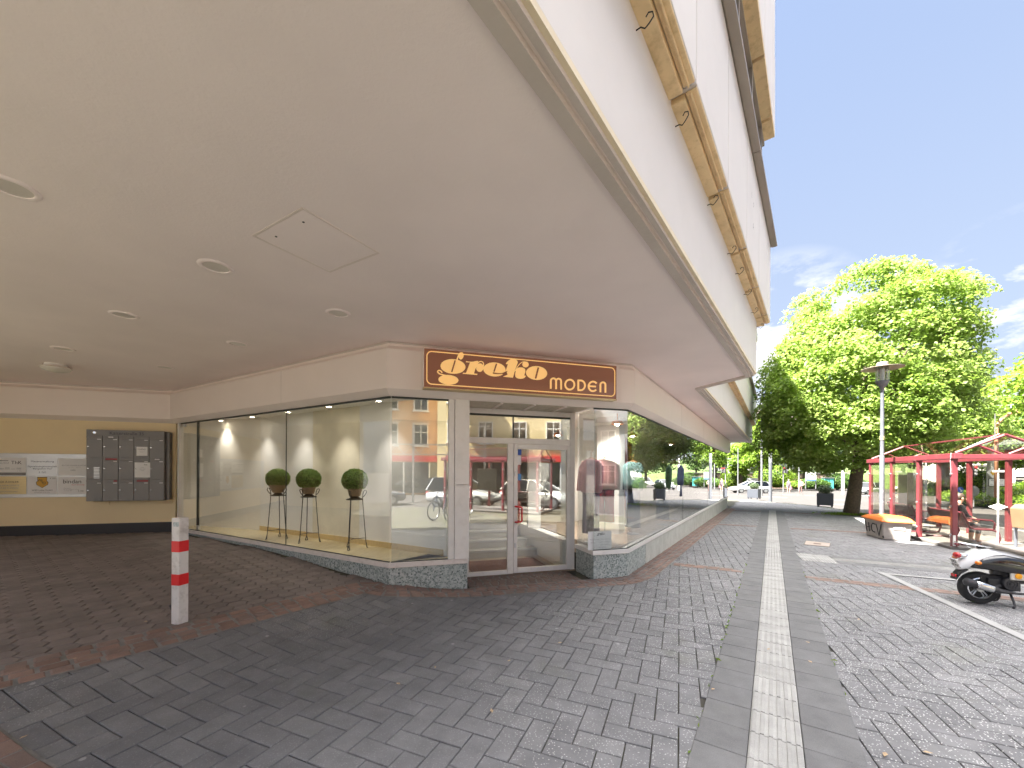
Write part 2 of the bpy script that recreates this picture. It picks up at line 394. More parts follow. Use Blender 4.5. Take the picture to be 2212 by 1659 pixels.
M_blue = paint('cloth_navy', (.06, .08, .14), .85, var=.15, bmp=.1)
M_teal = paint('cloth_teal', (.12, .2, .2), .85, var=.3, scale=30, bmp=.1)
M_wicker = paint('wicker', (.27, .19, .12), .8, var=.35, scale=40, stretch=(1, 1, 4), bmp=.6, bscale=70)
M_hanger = paint('hanger_wood', (.55, .25, .09), .4, bmp=0)
# ------------------------------------------------------------------ ground, pavement, paving patterns
E_ = (.5446, .8387); M_ = (.8387, -.5446)                  # along / across the guide strip
CD = (.9563, .2924); CN = (.2924, -.9563)                  # shop front direction and outward normal
GD = (-.8635, .504); GN = (-.504, -.8635)                  # passage window direction and normal
UD = (.5446, .8387); UN = (.8387, -.5446)                  # street window direction and normal
def fp(t, o=0): return (LC[0]+CD[0]*t+CN[0]*o, LC[1]+CD[1]*t+CN[1]*o)
R2 = fp(3.965)
SA = (10.93, 9.9); SV = (.394, .919); SW = (.919, -.394)   # bus shelter corner and axes
def sh(v, w, z=0): return (SA[0]+SV[0]*v+SW[0]*w, SA[1]+SV[1]*v+SW[1]*w, z)
def inpoly(x, y, P):
    c = False; j = len(P)-1
    for i in range(len(P)):
        if (P[i][1] > y) != (P[j][1] > y) and x < (P[j][0]-P[i][0])*(y-P[i][1])/(P[j][1]-P[i][1])+P[i][0]: c = not c
        j = i
    return c
def clip(poly, ax, val, keep_less):
    out = []
    for i in range(len(poly)):
        a = poly[i]; b = poly[(i+1) % len(poly)]
        ia = (a[ax] <= val) == keep_less or a[ax] == val; ib = (b[ax] <= val) == keep_less or b[ax] == val
        if ia: out.append(a)
        if ia != ib:
            t_ = (val-a[ax])/(b[ax]-a[ax]); p = [a[0]+(b[0]-a[0])*t_, a[1]+(b[1]-a[1])*t_]; p[ax] = val; out.append(tuple(p))
    return out
def patch(mb, poly, cell, zf):
    x0 = min(p[0] for p in poly); x1 = max(p[0] for p in poly); y0 = min(p[1] for p in poly); y1 = max(p[1] for p in poly)
    i = math.floor(x0/cell)
    while i*cell < x1:
        col = clip(clip(poly, 0, i*cell, False), 0, (i+1)*cell, True)
        if len(col) > 2:
            j = math.floor(y0/cell)
            while j*cell < y1:
                q = clip(clip(col, 1, j*cell, False), 1, (j+1)*cell, True)
                if len(q) > 2: mb.sheet(q, zf)
                j += 1
        i += 1
def street(X, Y):
    s = X*.5417+Y*.8406
    return interp(s, [(0, 0), (24, -.187), (75, -.79), (300, -1.6)])
mb = MB(); xs = [-400, -150, -60, -30]+list(range(-16, 81, 4))+[110, 200, 400]; ys = [-300, -150, -80, -50]+list(range(-30, 83, 4))+[120, 200, 400]
vs = [(x, y, street(x, y)-.175) for y in ys for x in xs]; nx = len(xs)
mb.add(vs, [(j*nx+i, j*nx+i+1, (j+1)*nx+i+1, (j+1)*nx+i) for j in range(len(ys)-1) for i in range(nx-1)])
struct(mb.build('ground', M_ground))
mb = MB()
for j, y in enumerate(ys[:-1]):
    for i, x in enumerate(xs[:-1]):
        if 0 <= x < 80 and -50 <= y < 78:
            mb.add([(a, b_, street(a, b_)-.15) for a, b_ in ((x, y), (xs[i+1], y), (xs[i+1], ys[j+1]), (x, ys[j+1]))], [(0, 1, 2, 3)])
struct(mb.build('road', M_road))
KERB = [sh(-16, 2.35)[:2], sh(6.6, 2.35)[:2], on_g(1868, 1113)[:2], on_g(1830, 1103.5)[:2], on_g(1769, 1093)[:2], on_g(1664, 1084.5)[:2], on_g(1600, 1079)[:2], (8, 36)]
PAVE = KERB+[(-6, 34), (-16, 14), (-14, -8), (2, -8)]
mb = MB(); patch(mb, PAVE, .25, lambda x, y: gz(x, y)-.018)
struct(mb.build('pavement', M_joint))
mb = MB()
for a, b_ in zip(KERB, KERB[1:]):
    l = math.dist(a, b_); k = max(1, round(l/1.0))
    d = ((b_[0]-a[0])/l, (b_[1]-a[1])/l); n_ = (d[1], -d[0])
    for i in range(k):
        p = (a[0]+d[0]*(i*l/k+.004), a[1]+d[1]*(i*l/k+.004)); q = (a[0]+d[0]*((i+1)*l/k-.004), a[1]+d[1]*((i+1)*l/k-.004))
        mb.prism([p, q, (q[0]+n_[0]*.15, q[1]+n_[1]*.15), (p[0]+n_[0]*.15, p[1]+n_[1]*.15)], lambda x, y: gz(x, y)-.2, lambda x, y: gz(x, y)+.006)
struct(mb.build('kerb', M_kerb, bevel=.012))
def gutter_d(X, Y): return (X+1.98)*-.805+(Y-5.79)*.593
def stone(mb, poly, up=0., bev=.006, zj=.0016, dark=None):
    n_ = len(poly); cx_ = sum(p[0] for p in poly)/n_; cy_ = sum(p[1] for p in poly)/n_
    dz = up+random.uniform(-zj, zj); gx = random.uniform(-.006, .006); gy = random.uniform(-.006, .006)
    zf = lambda p: gz(*p)+dz+(p[0]-cx_)*gx+(p[1]-cy_)*gy
    vs = []
    for p in poly: vs.append((p[0], p[1], zf(p)-.016-up))
    for p in poly: vs.append((p[0], p[1], zf(p)-bev*.7))
    for p in poly:
        l = math.dist(p, (cx_, cy_)); k = 1-bev*1.3/l
        vs.append((cx_+(p[0]-cx_)*k, cy_+(p[1]-cy_)*k, zf(p)))
    mb.rnd = random.random() if dark is None else dark
    fs = []
    for i in range(n_):
        j = (i+1) % n_
        fs += [(i, j, n_+j, n_+i), (n_+i, n_+j, 2*n_+j, 2*n_+i)]
    mb.add(vs, fs+[tuple(range(2*n_, 3*n_))])
def strip_pos(X, Y):
    dx, dy = X-1.046, Y-2.400
    return dx*E_[0]+dy*E_[1], dx*M_[0]+dy*M_[1]
# herringbone pavers 32 x 16 cm
A_ = R_(67.3); ax = (math.cos(A_), math.sin(A_)); bx_ = (math.sin(A_), -math.cos(A_)); Wd = .16; jt = .0038
mb = MB()
for i in range(-60, 190):
    for j in range(-20, 240):
        m4 = (i-j) % 4
        if m4 not in (0, 3): continue
        w, h = (2, 1) if m4 == 0 else (1, 2)
        cu, cv = (i+w/2)*Wd, (j+h/2)*Wd
        X = cu*bx_[0]+cv*ax[0]; Y = cu*bx_[1]+cv*ax[1]
        if not (-5 < X < 21 and .3 < Y < 34) or abs(X) > 1.45*Y+1.2: continue
        if gutter_d(X, Y) > .05 and Y < 6: continue
        st, so_ = strip_pos(X, Y)
        if .12 < so_ < .8 and st < 22.2: continue
        r2 = (X-R2[0])*UN[0]+(Y-R2[1])*UN[1]
        if r2 < .1 and Y > 6.9: continue
        if (X-LC[0])*CN[0]+(Y-LC[1])*CN[1] < .12 and (X-LC[0])*CD[0]+(Y-LC[1])*CD[1] < 4.1: continue
        if not inpoly(X, Y, PAVE): continue
        x0, x1, y0, y1 = i*Wd+jt, (i+w)*Wd-jt, j*Wd+jt, (j+h)*Wd-jt
        stone(mb, [(u*bx_[0]+v*ax[0], u*bx_[1]+v*ax[1]) for u, v in ((x0, y0), (x1, y0), (x1, y1), (x0, y1))][::1])
struct(mb.build('pavement_herringbone', M_pave, attrs=True))
# hexagonal pavers in the passage
mb = MB(); gd = (.593, .805); gn = (-.805, .593); w_, e_, h_ = .225, .05, .168
for i in range(-30, 80):
    for j in range(-2, 62):
        cu = i*(w_-e_); cv = .2+j*h_+(i % 2)*h_/2
        X = -1.98+gd[0]*cu+gn[0]*cv; Y = 5.79+gd[1]*cu+gn[1]*cv
        if X < -13 or Y < 1 or abs(X) > 1.5*Y+1.5: continue
        if (X-LC[0])*GN[0]+(Y-LC[1])*GN[1] < .02 or gutter_d(X, Y) < .06: continue
        if (X+7.85)*CN[0]+(Y-9.31)*CN[1] < .02: continue
        k = .0045
        P = [(w_/2-k, 0), (w_/2-e_-k/2, h_/2-k), (-w_/2+e_+k/2, h_/2-k), (-w_/2+k, 0), (-w_/2+e_+k/2, -h_/2+k), (w_/2-e_-k/2, -h_/2+k)]
        stone(mb, [(X+gd[0]*u+gn[0]*v, Y+gd[1]*u+gn[1]*v) for u, v in P], bev=.007)
struct(mb.build('passage_paving', M_wave, attrs=True))
mortar = MB()
def brick_path(mb, path, rows, bw, bl, up=.004, gap=.006, bev=.012, zj=.003):
    pts = [path[0]]; 
    for a, b_ in zip(path, path[1:]):
        k = max(1, int(math.dist(a, b_)/.05))
        pts += [(a[0]+(b_[0]-a[0])*i/k, a[1]+(b_[1]-a[1])*i/k) for i in range(1, k+1)]
    nn = len(pts); nor = []
    for i in range(nn):
        a = pts[max(0, i-3)]; b_ = pts[min(nn-1, i+3)]; l = math.dist(a, b_); nor.append(((b_[1]-a[1])/l, -(b_[0]-a[0])/l))
    cum = [0]
    for a, b_ in zip(pts, pts[1:]): cum.append(cum[-1]+math.dist(a, b_))
    def at(s, o):
        s = min(max(s, 0), cum[-1]-1e-6); lo = 0; hi = nn-1
        while hi-lo > 1:
            md = (lo+hi)//2
            if cum[md] <= s: lo = md
            else: hi = md
        f = (s-cum[lo])/(cum[hi]-cum[lo]+1e-9)
        g = lambda k: (pts[k][0]+nor[k][0]*o, pts[k][1]+nor[k][1]*o)
        a, b_ = g(lo), g(hi); return (a[0]+(b_[0]-a[0])*f, a[1]+(b_[1]-a[1])*f)
    half = rows*bw/2+.012; k_ = max(2, int(cum[-1]/.12))
    for i in range(k_):
        a_, b2 = cum[-1]*i/k_, cum[-1]*(i+1)/k_
        for e0, e1 in ((-half, 0), (0, half)):
            q = [at(a_, e1), at(a_, e0), at(b2, e0), at(b2, e1)]
            sm = strip_pos((q[0][0]+q[2][0])/2, (q[0][1]+q[2][1])/2)[1]
            if -.08 < sm < 1.0: continue
            if all(inpoly(p[0], p[1], PAVE) for p in q): mortar.add([(p[0], p[1], gz(*p)+.0042) for p in q], [(0, 1, 2, 3)])
    for r in range(rows):
        o0 = (r-rows/2)*bw+gap/2; o1 = (r-rows/2+1)*bw-gap/2
        s = -(r % 2)*bl*.5+random.uniform(-.02, .02)
        while s < cum[-1]:
            L_ = bl*random.uniform(.86, 1.14); a, b_ = s+gap/2, s+L_-gap/2
            if b_ > .02 and a < cum[-1]-.02:
                j = [random.uniform(-.004, .004) for _ in range(4)]
                q = [at(a, o1+j[0]), at(a, o0+j[1]), at(b_, o0+j[2]), at(b_, o1+j[3])]
                sm = strip_pos((q[0][0]+q[2][0])/2, (q[0][1]+q[2][1])/2)[1]
                if not -.08 < sm < 1.0 and all(inpoly(p[0], p[1], PAVE) for p in q): stone(mb, q, up=up, bev=bev, zj=zj)
            s += L_
mb = MB()
g0 = (-1.98-.593*5.6+.02, 5.79-.805*5.6)
brick_path(mb, [g0, (-2.02, 5.70), (-1.85, 5.56), fp(.25, .19), fp(1.2, .21), fp(3.0, .2), fp(3.75, .22), (R2[0]+.28, R2[1]+.12), (R2[0]+UD[0]*9+UN[0]*.2, R2[1]+UD[1]*9+UN[1]*.2), (R2[0]+UD[0]*18+UN[0]*.2, R2[1]+UD[1]*18+UN[1]*.2)], 4, .108, .17, up=.0105, gap=.009, bev=.018, zj=.005)
brick_path(mb, [on_g(-90, 1575)[:2], on_g(60, 1690)[:2]], 2, .11, .19, up=.0105)
bd = (.8905, -.455)
for p0, l0, l1 in (((3.209, 7.936), 0, 7.2), (on_g(1571, 1133.8)[:2], -.6, 9), (on_g(1640, 1105)[:2], -3, 7)):
    brick_path(mb, [(p0[0]+bd[0]*l0, p0[1]+bd[1]*l0), (p0[0]+bd[0]*l1, p0[1]+bd[1]*l1)], 2, .125, .21, up=.009, zj=.001)
struct(mb.build('brick_gutter', M_brick, attrs=True))
mb = MB()
for k in range(7): brick_path(mb, [fp(1.19, -.08-k*.088), fp(3.08, -.08-k*.088)], 1, .088, .125, up=.009, bev=.014)
struct(mb.build('entrance_setts', M_sett, attrs=True))
struct(mortar.build('gutter_bedding', M_mortar))
# tactile guide strip
def sp(s, o): return (1.046+E_[0]*s+M_[0]*o, 2.4+E_[1]*s+M_[1]*o)
sl_, tl_ = MB(), MB(); T_ = .305; g_ = .0025
def quad(fn, s0, s1, o0, o1): return [fn(s0, o1), fn(s1, o1), fn(s1, o0), fn(s0, o0)]
def tile(fn, s0, s1, o0, o1, ribs):
    stone(tl_, quad(fn, s0+g_, s1-g_, o0+g_, o1-g_), up=.007, bev=.005)
    if ribs == 'r':
        for q in range(6):
            c_ = o0+(o1-o0)*(q+.5)/6
            stone(tl_, quad(fn, s0+.006, s1-.006, c_-.0125, c_+.0125), up=.0125, bev=.004, zj=.0005, dark=.9)
    elif ribs == 'd':
        for q in range(6):
            for r in range(6):
                a = s0+(s1-s0)*(q+.5)/6; b_ = o0+(o1-o0)*(r+.5)/6
                stone(tl_, quad(fn, a-.011, a+.011, b_-.011, b_+.011), up=.0125, bev=.005, zj=.0003, dark=.8)
kx = strip_pos(6.0, 9.0)[0]
for k in range(-9, 73):
    s0, s1 = k*T_, (k+1)*T_
    stone(sl_, quad(sp, s0+g_, s1-g_, .002, .302), up=.0065, bev=.005)
    stone(sl_, quad(sp, s0+g_, s1-g_, .608, .925), up=.0065, bev=.005)
    tile(sp, s0, s1, .304, .606, 'd' if abs(s0+T_/2-kx) < .46 else 'r')
bo = sp(kx, .93); be = (-.455*-1, .8905); bm_ = (.8905, -.455)
def br(s, o): return (bo[0]+bm_[0]*s+be[0]*o, bo[1]+bm_[1]*s+be[1]*o)
for k in range(0, 17):
    s0, s1 = k*T_, (k+1)*T_
    for r in range(3):
        o0 = -.457+r*.305
        if k < 2: tile(br, s0, s1, o0, o0+.305, 'd')
        elif r == 1: tile(br, s0, s1, o0, o0+.305, 'r')
        else: stone(sl_, quad(br, s0+g_, s1-g_, o0+g_, o0+.305-g_), up=.0065, bev=.005)
struct(sl_.build('guide_strip_border', M_slab, attrs=True))
struct(tl_.build('guide_strip', M_tact, attrs=True))
# painted bay lines on the pavement, road lines
def zline(mb, a, b_, w, up, f=None):
    f = f or gz
    l = math.dist(a, b_); d = ((b_[0]-a[0])/l, (b_[1]-a[1])/l); n_ = (d[1]*w/2, -d[0]*w/2); k = max(1, int(l/.5))
    for i in range(k):
        p = (a[0]+d[0]*l*i/k, a[1]+d[1]*l*i/k); q = (a[0]+d[0]*l*(i+1)/k, a[1]+d[1]*l*(i+1)/k)
        mb.sheet([(p[0]+n_[0], p[1]+n_[1]), (q[0]+n_[0], q[1]+n_[1]), (q[0]-n_[0], q[1]-n_[1]), (p[0]-n_[0], p[1]-n_[1])], lambda x, y: f(x, y)+up)
mb = MB()
zline(mb, (6.80, 7.36), (4.6, 1.82), .12, .011); zline(mb, (6.76, 7.29), (11.0, 5.18), .11, .0115)
zline(mb, (9.0, 6.2), (7.3, 1.9), .1, .011)
struct(mb.build('parking_line', M_mark))
mb = MB()
rz_ = lambda x, y: street(x, y)-.145
for a, b_, w in ((sh(-9, 5.2), sh(10, 5.2), .14), (sh(-9, 5.7), sh(7, 5.7), .14), (sh(-9, 3.2), sh(9, 2.9), .2)):
    zline(mb, a[:2], b_[:2], w, .006, rz_)
for p, q in (((1690, 1066), (1760, 1068)), ((1795, 1076), (1830, 1077)), ((1795, 1085), (1836, 1086)), ((1640, 1069), (1700, 1072)), ((1850, 1068), (1900, 1066))):
    zline(mb, on_g(*p)[:2], on_g(*q)[:2], .25, .006, rz_)
struct(mb.build('road_marking', M_mark))
# ------------------------------------------------------------------ the shop building
CZ = 3.61
BU, BN = (.6052, .7961), (.7961, -.6052); TIP = on_z(1633.9, 809.9, CZ)[:2]
STEP = (4.198, 8.756); DU = (.5551, .8318); DN = (.8318, -.5551)
def bp(P, u, n, t, o): return (P[0]+u[0]*t+n[0]*o, P[1]+u[1]*t+n[1]*o)
FAR = bp(STEP, DU, DN, 18.7, 0)
bld = thing('shop_building', 'cream commercial building with stepped white upper storeys overhanging a passage and shop', 'building', (0, 8, 0))
BK = bp(TIP, BU, BN, -12.4, 0); BKL = bp(TIP, BU, BN, -12.4, -17)
mb = MB()
inn1 = [bp(TIP, BU, BN, -12.35, -.15), bp(TIP, BU, BN, -.12, -.15), bp(STEP, DU, DN, -.12, -.15), bp(STEP, DU, DN, 18.6, -.15)]
mb.prism(inn1+[(-4, 36), (-24, 20), BKL], CZ, CZ+.2); mb.build('soffit', M_soffit, bld)
# soffit trim boards: inner board hangs lower, outer board sits higher with a pale reveal between
def offs(path, o):                                  # offset polyline to the right
    out = []
    for i, p in enumerate(path):
        a = path[max(0, i-1)]; b_ = path[min(len(path)-1, i+1)]
        d1 = Vector((p[0]-a[0], p[1]-a[1])) if i else None; d2 = Vector((b_[0]-p[0], b_[1]-p[1])) if i < len(path)-1 else None
        n1 = Vector((d1.y, -d1.x)).normalized() if d1 else None; n2 = Vector((d2.y, -d2.x)).normalized() if d2 else None
        if n1 is None: n1 = n2
        if n2 is None: n2 = n1
        m_ = (n1+n2); m_ = m_*(1/(1+n1.dot(n2))); out.append((p[0]+m_.x*o, p[1]+m_.y*o))
    return out
def sweep(mb, path, prof, cap=False):                 # prof: (offset right, z)
    rows = [[(x, y, z) for x, y in offs(path, o)] for o, z in prof]
    k = len(path); vs = [p for r in rows for p in r]; fs = []
    for i in range(len(prof)-1):
        for j in range(k-1): fs.append((i*k+j, i*k+j+1, (i+1)*k+j+1, (i+1)*k+j))
    mb.add(vs, fs)
edge = [BK, TIP, STEP, FAR]
mb = MB(); sweep(mb, edge, [(-.175, CZ+.02), (-.17, CZ-.035), (-.09, CZ-.04), (-.088, CZ-.004)]); mb.build('soffit_trim', M_trimg, bld)
mb = MB(); sweep(mb, edge, [(-.088, CZ-.004), (-.07, CZ-.003)]); mb.build('trim_reveal', M_fascia, bld)
mb = MB(); sweep(mb, edge, [(-.07, CZ-.003), (-.068, CZ-.016), (-.028, CZ-.018), (-.028, CZ+.03)]); mb.build('soffit_trim', M_trimg, bld)
mb = MB(); sweep(mb, edge, [(-.028, CZ+.012), (0, CZ+.014), (.002, CZ+.05)]); mb.build('drip_edge', M_drip, bld)
# masses behind the facades
def mass(z0, z1, off1, off2, name, mat, bay2=True):
    a = [bp(TIP, BU, BN, -12.3, -off1), bp(TIP, BU, BN, -.02, -off1)]
    b_ = [bp(STEP, DU, DN, -.3, -off2), bp(STEP, DU, DN, 18.65, -off2)] if bay2 else [bp(TIP, BU, BN, -.02, -16.6)]
    mb = MB(); mb.prism(a+b_+([(-4, 36), (-24, 20), BKL] if bay2 else [bp(TIP, BU, BN, -12.3, -16.6)]), z0, z1); return mb.build(name, mat, bld)
mass(CZ+.205, 10.15, .36, .36, 'wall', M_facade); mass(10.155, 11.6, .36, .36, 'wall', M_facade, False)
J0 = -.214                                            # panel joints every 1.356 m
for (P, u, n_, t_end, tj, k0, top) in ((TIP, BU, BN, .0, J0, 9, 11.6), (STEP, DU, DN, 18.7, 18.4, 14, 10.2)):
    tb = t_end-(12.3 if P is TIP else 18.7)
    mb = MB(); fbox(mb, P, u, n_, tb, t_end, -.36, 0, CZ+.05, 4.66); mb.build('facade_panel', M_facade, bld, bevel=.006)
    ends = [t_end+(.34 if P is TIP else .1)]+[tj-i*1.356 for i in range(k0)]
    for i, (b1, a1) in enumerate(zip(ends, ends[1:])):
        if b1-a1 < .05: continue
        mb = MB(); fbox(mb, P, u, n_, a1+.012, b1-.012, -.36, .19, 4.665, 6.16); mb.build('facade_panel', M_facade, bld, bevel=.008)
        mb = MB(); fbox(mb, P, u, n_, a1+.03, b1-.03, -.36, .10, 4.61, 4.663)
        fbox(mb, P, u, n_, a1+.03, b1-.03, .105, .186, 4.645, 4.6635); fbox(mb, P, u, n_, a1+.03, b1-.03, .135, .15, 4.625, 4.644)
        mb.build('panel_ledge', M_ledge, bld, bevel=.006)
        if a1 < -16 and P is TIP: continue
        if P is TIP or i > 9:
            mb = MB(); fbox(mb, P, u, n_, a1+.012, b1-.012, -.36, .255, 8.275, 9.7); mb.build('facade_panel', M_facade, bld, bevel=.008)
            mb = MB(); fbox(mb, P, u, n_, a1+.03, b1-.03, -.36, .252, 8.2, 8.273); mb.build('panel_ledge', M_ledge, bld, bevel=.006)
            w = MB(); fbox(w, P, u, n_, a1+.0, a1+.06, -.1, .09, 6.34, 8.195); fbox(w, P, u, n_, a1+.06, b1, -.1, .085, 6.34, 6.41); fbox(w, P, u, n_, a1+.06, b1, -.1, .085, 8.13, 8.195)
            wo_ = w.build('window', M_gutter, bld)
            g = MB(); fbox(g, P, u, n_, a1+.065, b1-.005, .03, .04, 6.415, 8.125); g.build('pane', M_glassup, wo_)
    te = t_end+(.45 if P is TIP else .15)
    for a1, b1 in ((te-2.9, te), (te-5.9, te-2.905), (te-8.9, te-5.905), (te-12, te-8.905)):
        mb = MB(); fbox(mb, P, u, n_, a1, b1-.006, -.3, .275, 6.165, 6.335); fbox(mb, P, u, n_, a1, b1-.006, .2, .295, 6.15, 6.18); mb.build('window_ledge', M_gutter, bld, bevel=.006)
    if True:
        mb = MB(); fbox(mb, P, u, n_, tb, t_end+(.3 if P is TIP else .1), -.36, .25, 9.705, top); mb.build('facade_panel', M_facade, bld)
# hooks of bent wire under the ledge
for t_ in (-6.374, -5.496, -4.311, -3.149, -2.51, -1.695, -.808, .1):
    b0 = bp(TIP, BU, BN, t_, -.02); mb = MB(); pts = []
    lean = random.uniform(-.5, .5)
    for o, up_, sd_ in ((0, 0, 0), (.05, .0, 0), (.075, -.02, .01), (.10, .0, .02), (.125, .03, .03), (.12, .06, .025), (.095, .07, .02), (.08, .05, .015)):
        pts.append((b0[0]+BN[0]*o+BU[0]*(sd_*lean*2), b0[1]+BN[1]*o+BU[1]*(sd_*lean*2), 4.53+up_))
    mb.tube(pts, .0042, 6); mb.build('wire_hook', M_iron, bld, smooth='all')
for tx_, q_ in (('l', (1250, 322)), ('o', (1268, 405)), ('p', (1265, 603))):
    p_ = on_plane((2300+q_[0]*600/1531)*.58195, (600+q_[1]*600/1531)*.58195, bp(TIP, BU, BN, 0, .19), BN); td = (p_[0]-TIP[0])*BU[0]+(p_[1]-TIP[1])*BU[1]
    mb = MB(); text_mesh(mb, tx_, .13, fplate(TIP, BU, BN)(td, p_[2], .1915)); mb.build('letter_remnant', M_iron, bld)
# ground-floor fascia with bevelled edges
BKC = (-7.85, 9.31); FL = bp(BKC, CD, CN, -12, 0)
fpath = [FL, BKC, LC, R2, bp(R2, UD, UN, 18.7, 0), bp(bp(R2, UD, UN, 18.7, 0), (-.8387, .5446), (.5446, .8387), 5, 0)]
prof = [(-.06, 2.842), (0, 2.84), (.10, 2.93), (.10, 3.49), (.04, 3.55), (.04, CZ-.004)]
mb = MB(); sweep(mb, fpath, prof); mb.build('fascia', M_fascia, bld)
mb = MB(); sweep(mb, fpath, [(.04, CZ-.006), (.052, CZ-.006), (.052, CZ-.03), (.041, CZ-.03)]); mb.build('cornice_strip', M_trimg, bld)
for P, u, n_, ts in ((LC, GD, GN, (2.55,)), (R2, UD, UN, (4.2, 8.2, 12.2))):
    mb = MB()
    for t_ in ts: fbox(mb, P, u, n_, t_-.003, t_+.003, .09, .102, 2.935, 3.487)
    mb.build('fascia_joint', M_trimg, bld)
# walls of the passage
mb = MB(); fbox(mb, BKC, CD, CN, -14, .03, -.3, 0, -.2, 2.845); mb.build('back_wall', M_ywall, bld)
mb = MB(); fbox(mb, BKC, CD, CN, -14, .02, 0, .012, .1, .56); mb.build('skirting', M_black, bld)

mb = MB(); mb.prism([bp(TIP, BU, BN, -12.3, -11.2), bp(TIP, BU, BN, -12.1, -11.2), bp(TIP, BU, BN, -12.1, -16.9), bp(TIP, BU, BN, -12.3, -16.9)], -.2, CZ-.005); mb.build('passage_wall', M_ywall, bld)  # unseen rear wall, sized to hold back light entering the passage
# plinths and sills
def off2(path, o): return offs(path, o)
def band_poly(path, o0, o1): return offs(path, o1)+offs(path, o0)[::-1]
Lb = bp(LC, GD, GN, 6.84, 0); L1 = fp(1.15); R1 = fp(3.275); R0 = bp(R1, CN, CD, -.70, 0); R0 = (R1[0]-CN[0]*.70, R1[1]-CN[1]*.70); RE = bp(R2, UD, UN, 18.5, 0); RE2 = (RE[0]-UN[0]*3, RE[1]-UN[1]*3)
lp = [Lb, LC, L1]; rp = [R0, R1, R2, RE, RE2]
mb = MB(); mb.prism(band_poly(lp, -.25, -.025), lambda x, y: -.3, .352); mb.build('plinth', M_terr, bld, bevel=.004)
mb = MB(); mb.prism(band_poly([R0, R1, R2, bp(R2, UD, UN, 1.2, 0)], -.25, -.025), -.3, .352); mb.build('plinth', M_terr, bld, bevel=.004)
mb = MB(); mb.prism(band_poly([bp(R2, UD, UN, 1.2, 0), RE, RE2], -.25, -.022), -.5, .352); mb.build('plinth', M_conc, bld, bevel=.004)
mb = MB(); mb.prism(band_poly(lp, -.14, 0), .354, .428); mb.build('window_sill', M_sill, bld, bevel=.006)
mb = MB(); mb.prism(band_poly(rp, -.14, 0), .354, .428); mb.build('window_sill', M_white, bld, bevel=.006)
# panes
def pane(P, u, n_, t0, t1, o, z0=.432, z1=2.838, mat=None, name='shop_window'):
    mb = MB(); fbox(mb, P, u, n_, t0, t1, o-.010, o, z0, z1); return mb.build(name, mat or M_glassd, bld)
GG = -.035
for t0, t1 in ((.0, 2.62), (2.632, 5.98), (5.995, 6.80)): pane(LC, GD, GN, t0+.036 if t0 == 0 else t0, t1, GG)
pane(LC, CD, CN, .036, .848, GG, mat=M_glass)
pane(R1, (-CN[0], -CN[1]), (-CD[0], -CD[1]), .03, .66, GG, mat=M_glass); pane(LC, CD, CN, 3.31, 3.945, GG, mat=M_glass)
for t0, t1 in ((.03, 5.2), (5.21, 10.4), (10.41, 14.6), (14.61, 18.47)): pane(R2, UD, UN, t0, t1, GG, mat=M_glass)
mb = MB()
for P, u, n_, ts in ((LC, GD, GN, (2.626, 5.988)), (R2, UD, UN, (5.205, 10.405, 14.605))):
    for t_ in ts: fbox(mb, P, u, n_, t_-.004, t_+.004, GG-.012, GG+.002, .432, 2.838)
fbox(mb, LC, GD, GN, 5.965, 5.995, GG-.03, GG+.012, .432, 2.838)
for P, u, n_, a1, b1 in ((LC, GD, GN, .03, 6.84), (LC, CD, CN, .03, .85), (LC, CD, CN, 3.3, 3.95), (R2, UD, UN, .02, 18.5)):
    fbox(mb, P, u, n_, a1, b1, GG-.02, GG+.008, 2.815, 2.8395); fbox(mb, P, u, n_, a1, b1, GG-.016, GG+.006, .4285, .44)
mb.build('glazing_seal', M_seal, bld)
mb = MB(); fbox(mb, LC, GD, GN, 6.80, 6.86, -.09, .01, .36, 2.845); mb.build('end_post', M_white, bld)
mb = MB(); fbox(mb, LC, GD, GN, 5.9, 5.96, -.06, -.01, .45, .55); mb.build('pane_hinge', M_steel, bld)
mb = MB(); fbox(mb, LC, GD, GN, 6.6, 6.76, -.06, -.01, 2.75, 2.81); mb.build('pane_hinge', M_steel, bld)
# left pier beside the door
mb = MB(); fbox(mb, LC, CD, CN, .852, .938, -.1, .004, .43, 2.842); mb.build('window_post', M_white, bld, bevel=.004)
mb = MB(); fbox(mb, LC, CD, CN, .944, 1.165, -.72, .012, .43, 1.55); fbox(mb, LC, CD, CN, .944, 1.165, -.72, .012, 1.556, 2.842); mb.build('pier_cladding', M_white, bld, bevel=.004)
mb = MB(); fbox(mb, LC, CD, CN, .80, 1.16, -.95, -.26, -.3, .428); mb.build('plinth', M_terr, bld)
# recess soffit with flaking paint
mb = MB(); fbox(mb, LC, CD, CN, 1.166, 3.26, -.9, -.061, 2.845, 2.9); mb.build('recess_soffit', paint('flaking_paint', (.62, .55, .45), .9, var=.05, bmp=.3, dirt=(.25, .2, .12), dscale=9, damt=.7), bld)
mb = MB()
for t_ in (1.7, 2.25, 2.8): fbox(mb, LC, CD, CN, t_-.02, t_+.02, -.66, -.07, 2.825, 2.8445)
mb.build('soffit_batten', M_fascia, bld)
